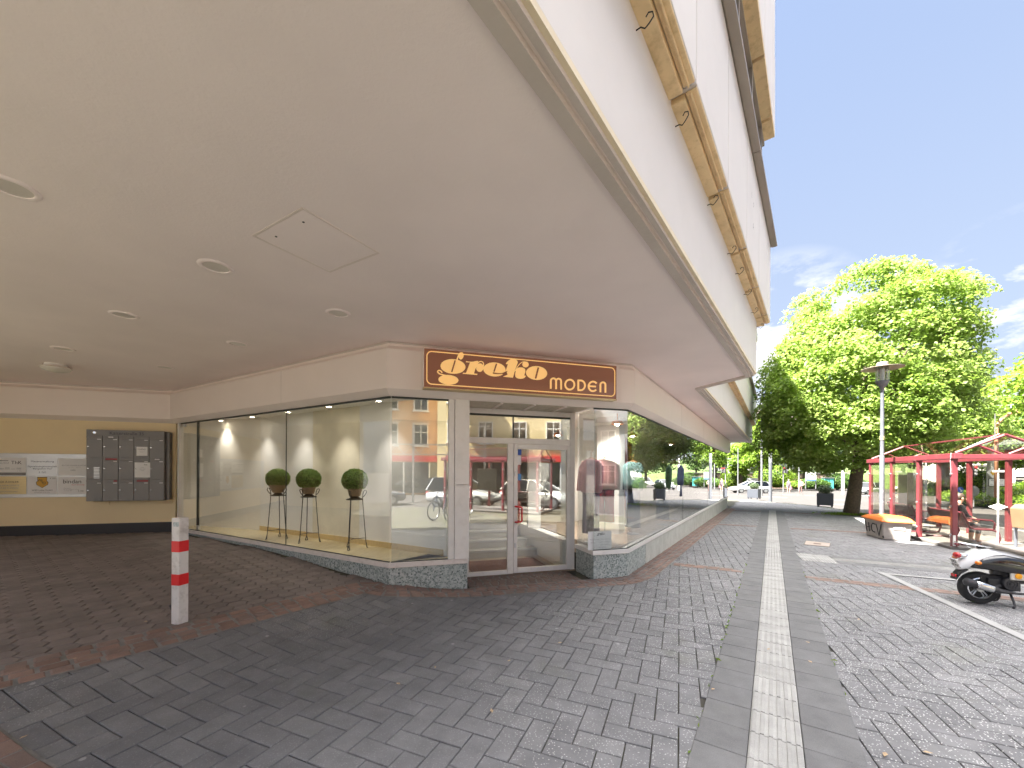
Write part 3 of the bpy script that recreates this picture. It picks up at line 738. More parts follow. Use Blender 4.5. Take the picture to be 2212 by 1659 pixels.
# door front (recess plane)
DO = -.70
def dbox(mb, t0, t1, z0, z1, o0=-.05, o1=.0): fbox(mb, LC, CD, CN, t0, t1, DO+o0, DO+o1, z0, z1)
mb = MB()
dbox(mb, 1.17, 1.30, -.04, 2.842); dbox(mb, 3.185, 3.275, -.04, 2.842); dbox(mb, 1.302, 3.183, 2.755, 2.842); dbox(mb, 1.302, 3.183, 2.245, 2.345)
dbox(mb, 1.985, 2.09, -.04, 2.243); dbox(mb, 1.302, 1.983, -.04, .03)
mb.build('door_frame', M_white, bld, bevel=.004)
tr_ = MB(); dbox(tr_, 1.302, 3.183, 2.347, 2.753, -.03, -.02); trp = tr_.build('transom_window', M_glass, bld)
mb = MB(); dbox(mb, 1.302, 3.183, 2.72, 2.753, -.019, -.004); dbox(mb, 2.075, 2.095, 2.35, 2.718, -.019, -.008); mb.build('glazing_bar', M_seal, trp)
s_ = MB(); dbox(s_, 1.304, 1.982, .032, 2.242, -.03, -.02); s_.build('side_window', M_glass, bld)
d_ = MB(); dbox(d_, 2.094, 2.165, -.03, 2.24, -.045, .008); dbox(d_, 3.112, 3.182, -.03, 2.24, -.045, .008); dbox(d_, 2.167, 3.11, 2.155, 2.24, -.045, .008); dbox(d_, 2.167, 3.11, -.03, .055, -.045, .008)
door = d_.build('shop_door', M_white, bld, bevel=.004)
g = MB(); dbox(g, 2.167, 3.11, .057, 2.153, -.03, -.02); g.build('glass_pane', M_glass, door)
h = MB()
for o in (.05, -.09):
    q = lambda t_, z, oo: (*fp(t_, DO+oo), z)
    h.tube([q(2.125, 1.145, .0+(o if o < 0 else 0)), q(2.125, 1.145, o*.9), q(2.15, 1.142, o+.02), q(2.21, 1.135, o+.02), q(2.225, 1.12, o+.02), q(2.225, .895, o+.02), q(2.21, .88, o+.02), q(2.15, .873, o+.02), q(2.125, .87, o*.9), q(2.125, .87, 0)], .0165, 10)
h.build('handle', M_redp, door, smooth='all')
l = MB()
for z in (.46, 1.72): dbox(l, 2.105, 2.13, z-.04, z+.04, .008, .016); dbox(l, 2.11, 2.125, z-.02, z+.0, .016, .024)
l.build('lock', M_steel, door)
st = MB(); dbox(st, 2.175, 2.24, 2.05, 2.15, -.0195, -.0185); so1 = st.build('door_sticker', paint('sticker_blue', (.03, .10, .42), .4, bmp=0), door)
st = MB(); dbox(st, 2.172, 2.235, 1.88, 2.04, -.0195, -.0185); st.build('door_sticker', M_paper, door)
st = MB(); dbox(st, 2.178, 2.238, 1.60, 1.72, -.0195, -.0185); st.build('door_sticker', paint('sticker_lightblue', (.08, .25, .55), .4, bmp=0), door)
# interior
ICZ = 2.93
mb = MB(); mb.prism([bp(LC, GD, GN, 6.9, -.06), fp(.05, -.07), fp(1.16, -.07), fp(1.16, -.9), bp(LC, GD, GN, -.6, -1.05), bp(LC, GD, GN, 6.9, -1.05)], .25, .432); mb.build('display_floor', M_dfloor, bld)
def dwall(t0, t1, o=-.79): 
    m_ = MB(); fbox(m_, LC, GD, GN, t0, t1, o-.05, o, .43, ICZ); return m_
dwall(3.0, 4.9).build('display_wall', M_panel, bld); dwall(1.62, 2.995).build('display_wall', paint('interior_yellow', (.80, .74, .60), .7, bmp=0), bld); dwall(-.40, 1.615).build('display_wall', M_panel, bld)
mb = MB(); q0 = bp(LC, GD, GN, 4.9, -.79); q1 = bp(LC, GD, GN, 6.9, -.40)
mb.prism([q0, q1, (q1[0]+.05, q1[1]+.05), (q0[0]+.03, q0[1]+.06)], .43, ICZ); mb.build('display_wall', M_cream, bld)
mb = MB(); fbox(mb, LC, GD, GN, -.35, 4.9, -.79, -.775, .432, .53); mb.build('skirting', M_ledgew, bld)
mb = MB(); fbox(mb, LC, GD, GN, 6.87, 6.95, -1.1, -.03, .43, ICZ); mb.build('display_wall', M_cream, bld)
mb = MB(); fbox(mb, LC, CD, CN, .86, 1.16, -.75, -.105, .43, ICZ); mb.build('display_wall', M_cream, bld)
mb = MB(); sp_ = [bp(LC, GD, GN, 7, -.05), fp(0, -.08), fp(4.1, -.08), bp(R2, UD, UN, 18.6, -.06), (2, 30), (-9, 16)]
mb.prism(sp_, ICZ, ICZ+.1); mb.build('shop_ceiling', M_panel, bld)
# shop floor, steps, interior walls
mb = MB(); mb.prism([fp(.9, -.72), fp(3.3, -.72), fp(3.3, -2.35), fp(.9, -2.35)], -.2, -.03); mb.build('entrance_floor', M_parq, bld)
for k in range(4):
    mb = MB(); fbox(mb, LC, CD, CN, 1.0, 2.9-k*.12+.12, -2.0-k*.3-.3-(1.5 if k == 3 else 0), -2.0-k*.3, -.1, .125+k*.155)
    stp = mb.build('step', paint('step_stone', (.42, .39, .34), .6, var=.1, bmp=.05), bld)
    m2 = MB(); fbox(m2, LC, CD, CN, 1.0, 2.9-k*.12+.12, -2.0-k*.3-.05, -2.0-k*.3+.006, .10+k*.155, .132+k*.155); m2.build('nosing', M_alu, stp)
mb = MB(); fbox(mb, LC, CD, CN, 3.06, 3.25, -3.4, -.75, -.1, .50); mb.build('stair_cheek', M_cream, bld)
FZ = .592
mb = MB(); mb.prism([fp(-1, -3.3), fp(3.45, -3.3), fp(3.45, -.3), fp(3.6, -.15), fp(3.9, -.15), bp(R2, UD, UN, 18.5, -.1), (6, 26), (-5, 15)], .2, .45); mb.build('shop_floor', M_parq, bld)
mb = MB(); mb.prism([(-6.2, 12), (3, 22.8), (12.2, 26), (12.2, 26.2), (2.8, 23.2), (-6.6, 12)], .0, ICZ); mb.build('shop_back_wall', M_cream, bld)
mb = MB(); fbox(mb, LC, CD, CN, .92, 1.1, -6.0, -1.0, -.1, ICZ); mb.build('shop_partition', M_cream, bld)
mb = MB(); fbox(mb, R2, UD, UN, 1.35, 1.75, -1.1, -.62, .45, ICZ); mb.build('column', M_panel, bld)
mb = MB(); fbox(mb, R2, UD, UN, 2.6, 6.5, -2.4, -2.3, .45, ICZ); fbox(mb, R2, UD, UN, 8.0, 12.5, -2.6, -2.5, .45, ICZ); mb.build('display_screen', M_cream, bld)
mb = MB(); fbox(mb, LC, CD, CN, 3.0, 3.3, -2.6, -2.5, .5, 2.5); mb.build('display_screen', M_panel, bld)
mb = MB(); fbox(mb, R2, UD, UN, 6.8, 7.3, -2.2, -2.1, .45, ICZ); mb.build('display_screen', paint('panel_red', (.42, .06, .03), .6), bld)
# ------------------------------------------------------------------ ceiling fittings in the passage
def zs(ox, oy, w, zw):                                 # photo crop -> survey pixel
    k = w/zw; return lambda x, y: ((ox+x*k)*.58195, (oy+y*k)*.58195)
dl = thing('downlight', 'x', 'ceiling light', (0, 0, CZ), group='round downlights in the passage ceiling')
mb = MB(); mb.lathe([(.100, .0), (.101, -.010), (.112, -.013), (.130, -.009), (.138, -.001), (.138, .0)], k=48); mb.build('rim', M_soffit, dl, smooth=True, local=True)
mb = MB(); mb.lathe([(.0, -.0035), (.1, -.0035), (.1, .0)], k=40); mb.build('diffuser', paint('diffuser_grey', (.72, .66, .62), .35, var=.02, bmp=0), dl, local=True)
DL = [((-3.306, 2.636), 'large round ceiling downlight cut off by the left picture edge'), ((-2.707, 3.648), 'round ceiling downlight just left of the square access hatch'),
      ((-2.053, 4.711), 'round ceiling downlight nearest the shop sign corner'), ((-4.651, 4.794), 'round ceiling downlight in the middle row, left of the access hatch'),
      ((-4.018, 5.857), 'round ceiling downlight above the left end of the display window plants'), ((-6.888, 6.141), 'round ceiling downlight right above the domed ceiling lamp'),
      ((-6.258, 7.212), 'round ceiling downlight farthest back, near the fascia corner')]
for i, (p, lb) in enumerate(DL):
    if i == 0: dl.location = (*p, CZ); dl['label'] = lb; W[dl.name] = Matrix.Translation((*p, CZ))
    else: dup(dl, (*p, CZ), label=lb)
dm = thing('dome_lamp', 'white domed oval ceiling lamp on the dark passage ceiling', 'ceiling light', (-8.046, 7.057, CZ))
mb = MB(); mb.lathe([(.145, .0), (.145, -.035), (.125, -.04)], k=40); mb.build('base', M_plastw, dm, smooth=True, local=True)
mb = MB(); mb.lathe([(.12, -.036), (.19, -.05), (.2, -.068), (.175, -.1), (.115, -.125), (.05, -.138), (0, -.14)], k=40); mb.build('glass_dome', paint('opal_glass', (.78, .73, .66), .25, var=.02, bmp=0), dm, smooth=True, local=True)
cA, cB, cC, cD = (-2.065, 3.164), (-1.485, 2.82), (-1.132, 3.41), (-1.711, 3.746)
ah = thing('access_hatch', 'flush square access hatch with thin raised rim in the ceiling', 'hatch', (-1.6, 3.28, CZ))
def ins(P, k): 
    cx_ = sum(p[0] for p in P)/4; cy_ = sum(p[1] for p in P)/4
    return [(p[0]+(cx_-p[0])*k, p[1]+(cy_-p[1])*k) for p in P]
P4 = [cA, cB, cC, cD]; mb = MB(); I4 = ins(P4, .055)
for i in range(4):
    j = (i+1) % 4; mb.prism([P4[i], P4[j], I4[j], I4[i]], CZ-.0035, CZ+.0)
mb.build('hatch_frame', paint('hatch_rim', (.80, .70, .66), .6, bmp=0), ah); mb = MB(); mb.prism(ins(P4, .062), CZ-.0025, CZ); mb.build('hatch_panel', M_soffit, ah)
for f_ in (.22, .76):
    mb = MB(); x_ = cA[0]+(cB[0]-cA[0])*f_+.06; y_ = cA[1]+(cB[1]-cA[1])*f_+.085; mb.lathe([(0, -.0045), (.009, -.0045), (.009, 0)], (x_, y_, CZ), 16); mb.build('latch', M_black, ah)
# ------------------------------------------------------------------ illuminated shop sign
sz = zs(1560, 1280, 750, 2212); SO = .25
def sgn(x, y):
    p = on_plane(*sz(x, y), fp(0, SO), CN); return (p[0]-LC[0])*CD[0]+(p[1]-LC[1])*CD[1], p[2]
c_ = fp(2.0, .17)
sg = thing('shop_sign', 'illuminated brown shop sign with gold lettering greko moden over the entrance', 'sign', (c_[0], c_[1], 3.22))
M_sb = emit('sign_brown', (.17, .068, .038), .03); M_sb.node_tree.nodes['Principled BSDF'].inputs['Roughness'].default_value = .15
mb = MB(); fbox(mb, LC, CD, CN, .465, 3.556, .102, SO, 2.95, 3.495); mb.build('cabinet', M_sb, sg, bevel=.004)
mb = MB(); fbox(mb, LC, CD, CN, .457, 3.564, .105, SO+.003, 2.930, 2.949); mb.build('bottom_trim', M_brass, sg)
mb = MB(); fbox(mb, LC, CD, CN, .457, .4645, .105, SO+.002, 2.95, 3.495); mb.build('side_trim', M_fascia, sg)
M_gold = emit('sign_gold', (.86, .52, .19), .03); lm = MB(); kk = [0]
def splate(pts, base=0., mb=None, conv=True):
    mb = mb or lm; kk[0] += 1; o = SO+.003+base+kk[0]*.00012
    P = [sgn(*p) for p in pts] if conv else pts
    n_ = len(P); f = [(*fp(t_, o), z) for t_, z in P]; b_ = [(*fp(t_, SO+.0005), z) for t_, z in P]
    mb.add(f+b_, [tuple(range(n_))]+[(i, (i+1) % n_, n_+(i+1) % n_, n_+i) for i in range(n_)])
def ell(cx_, cy_, rx, ry, rot=0, a0=0, a1=360, k=40):
    out = []
    for i in range(k if a1-a0 == 360 else k+1):
        w = R_(a0+(a1-a0)*i/k); x, y = rx*math.cos(w), ry*math.sin(w); r = R_(rot)
        out.append((cx_+x*math.cos(r)-y*math.sin(r), cy_+x*math.sin(r)+y*math.cos(r)))
    return out
def stroke(pts, w, base=0, mb=None):
    ws = w if hasattr(w, '__len__') else [w]*len(pts); Lf, Rt = [], []
    for i, p in enumerate(pts):
        a, b_ = pts[max(0, i-1)], pts[min(len(pts)-1, i+1)]; l = math.dist(a, b_); nx_, ny_ = -(b_[1]-a[1])/l, (b_[0]-a[0])/l
        Lf.append((p[0]+nx_*ws[i]/2, p[1]+ny_*ws[i]/2)); Rt.append((p[0]-nx_*ws[i]/2, p[1]-ny_*ws[i]/2))
    splate(Lf+Rt[::-1], base, mb)
def smooth(pts, k=6):                                  # Catmull-Rom
    out = []
    for i in range(len(pts)-1):
        p0, p1, p2, p3 = pts[max(0, i-1)], pts[i], pts[i+1], pts[min(len(pts)-1, i+2)]
        for j in range(k):
            t_ = j/k; out.append(tuple(.5*(2*p1[q]+(p2[q]-p0[q])*t_+(2*p0[q]-5*p1[q]+4*p2[q]-p3[q])*t_*t_+(3*p1[q]-p0[q]-3*p2[q]+p3[q])*t_**3) for q in (0, 1)))
    return out+[pts[-1]]
# g
splate(ell(358, 237, 137, 80, 4)); splate(ell(308, 383, 110, 53, 4))
stroke(smooth([(398, 178), (410, 140), (424, 108), (444, 88), (466, 92)]), 15); splate(ell(448, 122, 26, 39, 12))
stroke(smooth([(240, 306), (226, 288), (206, 280), (191, 288), (193, 302), (212, 318), (245, 328), (290, 338)]), [13]*43)
# r
splate(smooth([(502, 179), (560, 186), (634, 177), (620, 215), (605, 255), (588, 314)], 4)+[(626, 318), (622, 330), (464, 317), (468, 306), (500, 308), (545, 192), (500, 191)])
stroke(smooth([(600, 262), (612, 228), (632, 200), (658, 182), (684, 190), (694, 220), (684, 260)]), [10, 11, 12, 12, 12, 12, 12, 12, 12, 12, 12, 12, 11, 10]+[10]*23); splate(ell(652, 250, 40, 47, 10))
# e, k, o
splate(ell(812, 270, 122, 77, 4)); splate(ell(1273, 309, 116, 76, 4))
splate(smooth([(936, 208), (950, 186), (984, 160), (1020, 153), (1052, 166), (1066, 190), (1056, 224), (1034, 290), (1014, 360)], 5)+[(900, 349), (905, 338), (918, 338), (960, 208), (948, 214)])
stroke(smooth([(1040, 290), (1058, 250), (1084, 214), (1116, 190), (1146, 186)]), [8]*25); splate(ell(1152, 215, 35, 32, 8))
splate(smooth([(1046, 268), (1074, 250), (1112, 248), (1142, 262), (1150, 290), (1142, 318), (1140, 338), (1152, 338), (1150, 352), (1128, 368), (1092, 372), (1054, 362), (1040, 340), (1040, 312), (1046, 290)], 4))
# moden
def arch(x0, x1, ytop, y0, y1):
    xm = (x0+x1)/2; r = (x1-x0)/2; return [(x0, y0)]+[(xm-r*math.cos(R_(a)), ytop+r-r*math.sin(R_(a))) for a in range(0, 181, 15)]+[(x1, y1)]
stroke(arch(1428, 1486, 367, 481, 486), 19); stroke(arch(1486, 1541, 371, 486, 490), 19)
def ring(cx_, cy_, rx, ry, w, a0, a1, k=36): stroke(ell(cx_, cy_, rx, ry, 4, a0, a1, k), w)
ring(1636, 436, 50, 54, 19, 0, 180); ring(1636, 436, 50, 54, 19, 180, 360)
stroke([(1729, 385), (1729, 497)], 20); stroke([(1722, 390)]+ell(1752, 444, 50, 54, 0, -80, 80, 18)+[(1722, 496)], 19)
ring(1890, 455, 48, 52, 19, 40, 320); stroke([(1842, 452), (1922, 457)], 18)
stroke(arch(1971, 2026, 411, 520, 524), 19)
# border line
def rr(t0, t1, z0, z1, r, k=6):
    o = []
    for cx_, cy_, a in ((t1-r, z1-r, 0), (t0+r, z1-r, 90), (t0+r, z0+r, 180), (t1-r, z0+r, 270)):
        o += [(cx_+r*math.cos(R_(a+90*i/k)), cy_+r*math.sin(R_(a+90*i/k))) for i in range(k+1)]
    return o
A1 = rr(.497, 3.527, 2.985, 3.463, .075); A2 = rr(.511, 3.513, 2.999, 3.449, .063)
for i in range(len(A1)):
    j = (i+1) % len(A1); splate([A1[i], A1[j], A2[j], A2[i]], conv=False)
lett = lm.build('lettering', M_gold, sg)
M_sb = MATS['sign_brown']
for pts, w in (([(380, 175), (343, 298)], 15), ([(832, 210), (805, 294)], 14), ([(1289, 252), (1259, 369)], 15)):
    sm = MB(); stroke(pts, w, .014, sm); sm.build('letter_counter', M_sb, lett)
sm = MB()
splate(smooth([(792, 304), (840, 312), (890, 312), (946, 290), (944, 300), (930, 300), (898, 318), (850, 322), (796, 318)], 4), .014, sm)
splate([(901, 316), (940, 296), (950, 330), (900, 352), (884, 342), (899, 330)], .014, sm)
sm.build('letter_counter', M_sb, lett)
# ------------------------------------------------------------------ letterboxes and company plates on the back wall
zw = zs(0, 1560, 660, 2212)
def bwp(x, y, o):
    p = on_plane(*zw(x, y), (BKC[0]+CN[0]*o, BKC[1]+CN[1]*o), CN); return (p[0]-BKC[0])*CD[0]+(p[1]-BKC[1])*CD[1], p[2]
def wbox(mb, t0, t1, z0, z1, o0, o1): fbox(mb, BKC, CD, CN, t0, t1, o0, o1, z0, z1)
LO = .20; t0, zt = bwp(1073, 112, LO); t1, zb = bwp(2041, 997, LO)
WT = lambda t, z, o: fplate(BKC, CD, CN)(t, z, o)
lb_c = (BKC[0]+CD[0]*(t0+t1)/2+CN[0]*.1, BKC[1]+CD[1]*(t0+t1)/2+CN[1]*.1, zb)
lbx = thing('letterbox_bank', 'dark grey bank of fifteen letterboxes on the yellow passage wall', 'letterbox', lb_c)
mb = MB(); wbox(mb, t0, t1, zb, zt, .0, LO-.014)
mb.build('housing', M_grey, lbx, bevel=.006)
hh = (zt-zb)*.082; mb = MB(); wbox(mb, t0+.002, t1-.002, zt-hh, zt-.002, LO-.0139, LO); hd = mb.build('header', M_grey, lbx, bevel=.002)
mb = MB(); text_mesh(mb, 'Kaiserstraße 35', .098, WT(t0+(t1-t0)*.51, zt-hh*.55, LO+.001)); mb.build('lettering', M_ink, hd)
cm = WT(t0+(t1-t0)*.10, zt-hh*.5, LO); M3 = Matrix((( CD[0], 0, CN[0]), (CD[1], 0, CN[1]), (0, 1, 0))).to_4x4()
mb = MB(); mb.lathe([(.036, 0), (.036, .006), (.026, .01), (.022, .004), (0, .004)], cm(0, 0, 0), 24, M3); cb = mb.build('camera_bezel', M_chrome, hd, smooth=True)
cw = (t1-t0)/5; ch = (zt-hh-zb)/3; k_ = 0
for r in range(3):
    for c_i in range(5):
        a, b_ = t0+cw*c_i+.004, t0+cw*(c_i+1)-.004; z1 = zt-hh-ch*r-.004; z0 = z1-ch+.008
        mb = MB(); wbox(mb, a, b_, z0, z1 if (r, c_i) == (1, 0) else z1-.062, LO-.0138, LO)
        if (r, c_i) != (1, 0): wbox(mb, a, b_, z1-.058, z1, LO-.0138, LO+.004)
        dr = mb.build('letterbox_door', M_grey, lbx, bevel=.002)
        if (r, c_i) != (1, 0):
            m_ = MB(); wbox(m_, b_-.085, b_-.02, z1-.085, z1-.070, LO+.0005, LO+.003); m_.build('name_plate', M_paper, dr)
        else:
            for q in range(8):
                m_ = MB(); zz = z1-ch*.44-q*.032; wbox(m_, a+.13, a+.23, zz-.018, zz, LO+.0005, LO+.004); m_.build('bell_plate', M_alu, dr)
        m_ = MB(); m_.lathe([(.011, 0), (.011, .006), (.004, .008), (0, .008)], WT(a+.03, z0+(z1-z0)*.5, LO)(0, 0, 0), 12, M3); m_.build('lock', M_chrome, dr, smooth=True)
        if (r, c_i) in ((1, 1), (2, 1), (2, 3)):
            m_ = MB(); wbox(m_, b_-.22 if (r, c_i) != (2, 1) else b_-.075, b_-.012, z1-.05, z1-.012, LO+.0042, LO+.0055); m_.build('red_sticker', paint('sticker_red', (.3, .03, .03), .5), dr)
        if (r, c_i) in ((0, 1), (1, 4)):
            m_ = MB(); wbox(m_, a+.10, a+.19, z1-.035, z1-.015, LO+.0042, LO+.0055); m_.build('name_plate', M_paper, dr)
mb = MB(); wbox(mb, t1+.001, t1+.07, zb+.01, zt-.01, 0, LO-.07); mb.build('side_cheek', M_grey, lbx, bevel=.01)
def notice(t, z, w, h, label, lines):
    c = WT(t, z, LO+.001)(0, 0, 0); o = thing('paper_notice', label, 'notice', c)
    m_ = MB(); wbox(m_, t-w/2, t+w/2, z-h/2, z+h/2, LO+.0008, LO+.002); m_.build('sheet', M_paper, o)
    m_ = MB()
    for tx, dx, dz, s in lines: text_mesh(m_, tx, s, WT(t+dx, z+dz, LO+.0024), depth=.0003)
    m_.build('lettering', M_ink, o)
ta, za = bwp(1767, 386, LO); notice(ta, za, .20, .20, 'small white paper notice taped to the fourth letterbox of the top row', [('PANDROL', 0, .045, .033), ('Bitte hier einwerfen', 0, .005, .012), ('Vielen Dank', 0, -.02, .012)])
ta, za = bwp(1772, 618, LO); notice(ta, za, .285, .335, 'larger white paper notice stuck on a middle row letterbox', [('ThK', .06, .115, .04), ('Post bitte', 0, .05, .016), ('in den Briefkasten', 0, .02, .016), ('einwerfen', 0, -.01, .016)])
# company plates
tt0 = bwp(1072, 690, .03)[0]; zt_, zb_ = bwp(700, 452, .02)[1], bwp(700, 940, .02)[1]
db = thing('company_board', 'aluminium board of six company plates on the yellow wall beside the letterboxes', 'sign', WT(-2.6, zb_, .02)(0, 0, 0))
mb = MB(); wbox(mb, tt0-3.5, tt0-.01, zb_-.03, zt_+.06, 0, .016); mb.build('backing_board', M_alu, db, bevel=.003)
def plate(x0, y0, x1, y1, mat, lab, writer):
    a, z1 = bwp(x0, y0, .022); b_, z0 = bwp(x1, y1, .022)
    m_ = MB(); wbox(m_, a, b_, z0, z1, .0165, .022); o = m_.build('company_plate', mat, db, bevel=.001); o['label'] = lab
    writer(o, (a+b_)/2, (z0+z1)/2, b_-a, z1-z0)
def wr(*items):
    def f(o, t, z, w, h):
        by = {}
        for tx, dx, dz, s, mat, al in items:
            m_ = by.setdefault(mat.name, (MB(), mat))[0]; text_mesh(m_, tx, s*h, WT(t+dx*w, z+dz*h, .0225), depth=.0004, align=al)
        for m_, mat in by.values(): m_.build('lettering', mat, o)
        return o
    return f
def thk(o, t, z, w, h):
    wr(('ThK', .30, .22, .26, M_ink, 'CENTER'), ('Thomas Kind', -.02, .2, .12, M_inkg, 'CENTER'), ('3. OG', .36, -.25, .08, M_inkg, 'CENTER'))(o, t, z, w, h)
    m_ = MB(); wbox(m_, t-w*.5, t+w*.5, z-h*.49, z-h*.33, .0221, .0228); wbox(m_, t-w*.45, t+w*.13, z+h*.31, z+h*.345, .0221, .0228); m_.build('printed_bar', M_grey, o)
    m_ = MB()
    for i in range(7):
        x = t-w*.42+i*w*.12; wbox(m_, x, x+w*.1, z-h*.16, z-h*.16+h*(.05+.1*((i*37) % 5)/4), .0221, .0226)
    m_.build('printed_skyline', paint('print_pale', (.6, .6, .6), .8, bmp=0), o)
plate(-280, 460, 322, 688, M_paper, 'white plate with grey skyline and dark foot bar', thk)
plate(343, 466, 710, 690, M_alu, 'brushed metal plate of the house management', wr(('Hausverwaltung', 0, .3, .155, M_ink, 'CENTER'), ('Eigentümergemeinschaft', 0, .02, .13, M_ink, 'CENTER'), ('"Bergischer Hof"', 0, -.11, .13, M_ink, 'CENTER'), ('3. OG', 0, -.31, .13, M_ink, 'CENTER')))
plate(728, 474, 1086, 690, M_paper, 'white plate with a small grey globe', wr(('BEUTLER SIEGMAR & PARTNER', .06, .10, .085, M_inkg, 'CENTER'), ('RECHTSANWÄLTE STEUERBERATER', .06, .0, .035, M_inkg, 'CENTER'), ('4.OG', 0, -.18, .10, M_ink, 'CENTER')))
plate(-280, 697, 326, 918, M_brass, 'gold coloured optician plate', wr(('OPTIKER KÖHLER', .05, .18, .15, M_ink, 'CENTER'), ('BRILLEN-HÖRGERÄTE', .05, -.02, .13, M_inkg, 'CENTER'), ('KONTAKTLINSEN', .08, -.16, .13, M_inkg, 'CENTER'), ('ZU ALLEN KASSEN ZUGELASSEN', .05, -.36, .075, M_inkg, 'CENTER')))
def wsd(o, t, z, w, h):
    M_y = paint('shield_yellow', (.62, .33, .02), .5, bmp=0)
    m_ = MB(); P = [(-.2, .42), (.2, .42), (.19, .2), (.25, .12), (.23, -.02), (.0, -.2), (-.23, -.02), (-.25, .12), (-.19, .2)]
    for s_k, oo, mm in ((1., .0226, M_ink), (.92, .0230, M_y)):
        q = MB(); q.add([WT(t, z+h*.03, oo)(p[0]*w*s_k*.85, p[1]*h*s_k+h*.02, 0) for p in P], [tuple(range(len(P)))]); q.build('shield', mm, o)
    for tx, dx, dz in (('W', -.10, .27), ('S', .0, .19), ('D', .085, .12)):
        q = MB(); text_mesh(q, tx, .2*h, WT(t+dx*w*.8, z+dz*h, .0234), depth=.0003); q.build('lettering', M_ink, o)
    wr(('4. OG', .36, .38, .10, M_ink, 'CENTER'), ('WSD Lütke GmbH', 0, -.28, .115, M_ink, 'CENTER'), ('Sicherheit & Service', 0, -.39, .085, M_inkg, 'CENTER'))(o, t, z, w, h)
plate(341, 698, 706, 918, M_paper, 'white plate with a yellow shield', wsd)
plate(722, 703, 1086, 918, M_paper, 'white plate with large dark lettering bindan', wr(('bindan', -.02, .22, .32, M_ink, 'CENTER'), ('Besser Beschäftigt', .18, .04, .08, M_inkr, 'CENTER'), ('Öffnungszeiten:', -.18, -.16, .055, M_inkg, 'CENTER'), ('Montag - Freitag 8.00 - 17.00 Uhr', -.05, -.23, .05, M_inkg, 'CENTER'), ('Tel. 02202 0000', -.16, -.30, .05, M_inkg, 'CENTER'), ('3. OG', .28, -.32, .10, M_ink, 'CENTER')))
for tx, ty in ((1250, 1030), (2040, 1010)):
    a, z = bwp(tx, ty, .01); m_ = MB(); wbox(m_, a-.16, a+.16, z-.05, z+.05, 0, .012); wbox(m_, a-.02, a+.05, z+.01, z+.03, .012, .016)
    tag(m_.build('cover_plate', M_ywall, bevel=.004), 'flat wall box below the letterboxes, '+('left one' if tx < 2000 else 'right one at the corner'), 'wall box')
# ------------------------------------------------------------------ bollard
bx, by, bz = on_g(388.5, 1345); bz = gz(bx, by)
bo_ = thing('bollard', 'square white bollard with two red bands standing in the passage', 'bollard', (bx, by, bz), R_(-12))
hb = 1.10; mb = MB(); mb.box((0, 0, hb/2-.02), (.1, .1, hb+.04)); mb.build('post', paint('bollard_white', (.72, .68, .66), .45, var=.03, bmp=.05, dirt=(.2, .15, .12), dscale=9, damt=.5), bo_, local=True, bevel=.006)
for a, b_ in ((.745, .862), (.40, .518)):
    mb = MB(); mb.box((0, 0, (a+b_)/2), (.103, .103, b_-a)); mb.build('red_band', paint('band_red', (.72, .01, .014), .4, var=.05, bmp=.02), bo_, local=True, bevel=.005)
mb = MB(); mb.box((.012, -.0515, 1.035), (.07, .002, .045)); mb.build('sticker', paint('sticker_worn', (.45, .5, .5), .6, var=.5, scale=60), bo_, local=True)
mb = MB(); mb.box((-.064, -.02, .165), (.03, .035, .05)); mb.tube([(-.075, -.02, .175), (-.1, -.02, .175)], .014, 10); mb.build('hinge_lug', M_iron, bo_, local=True, bevel=.004)
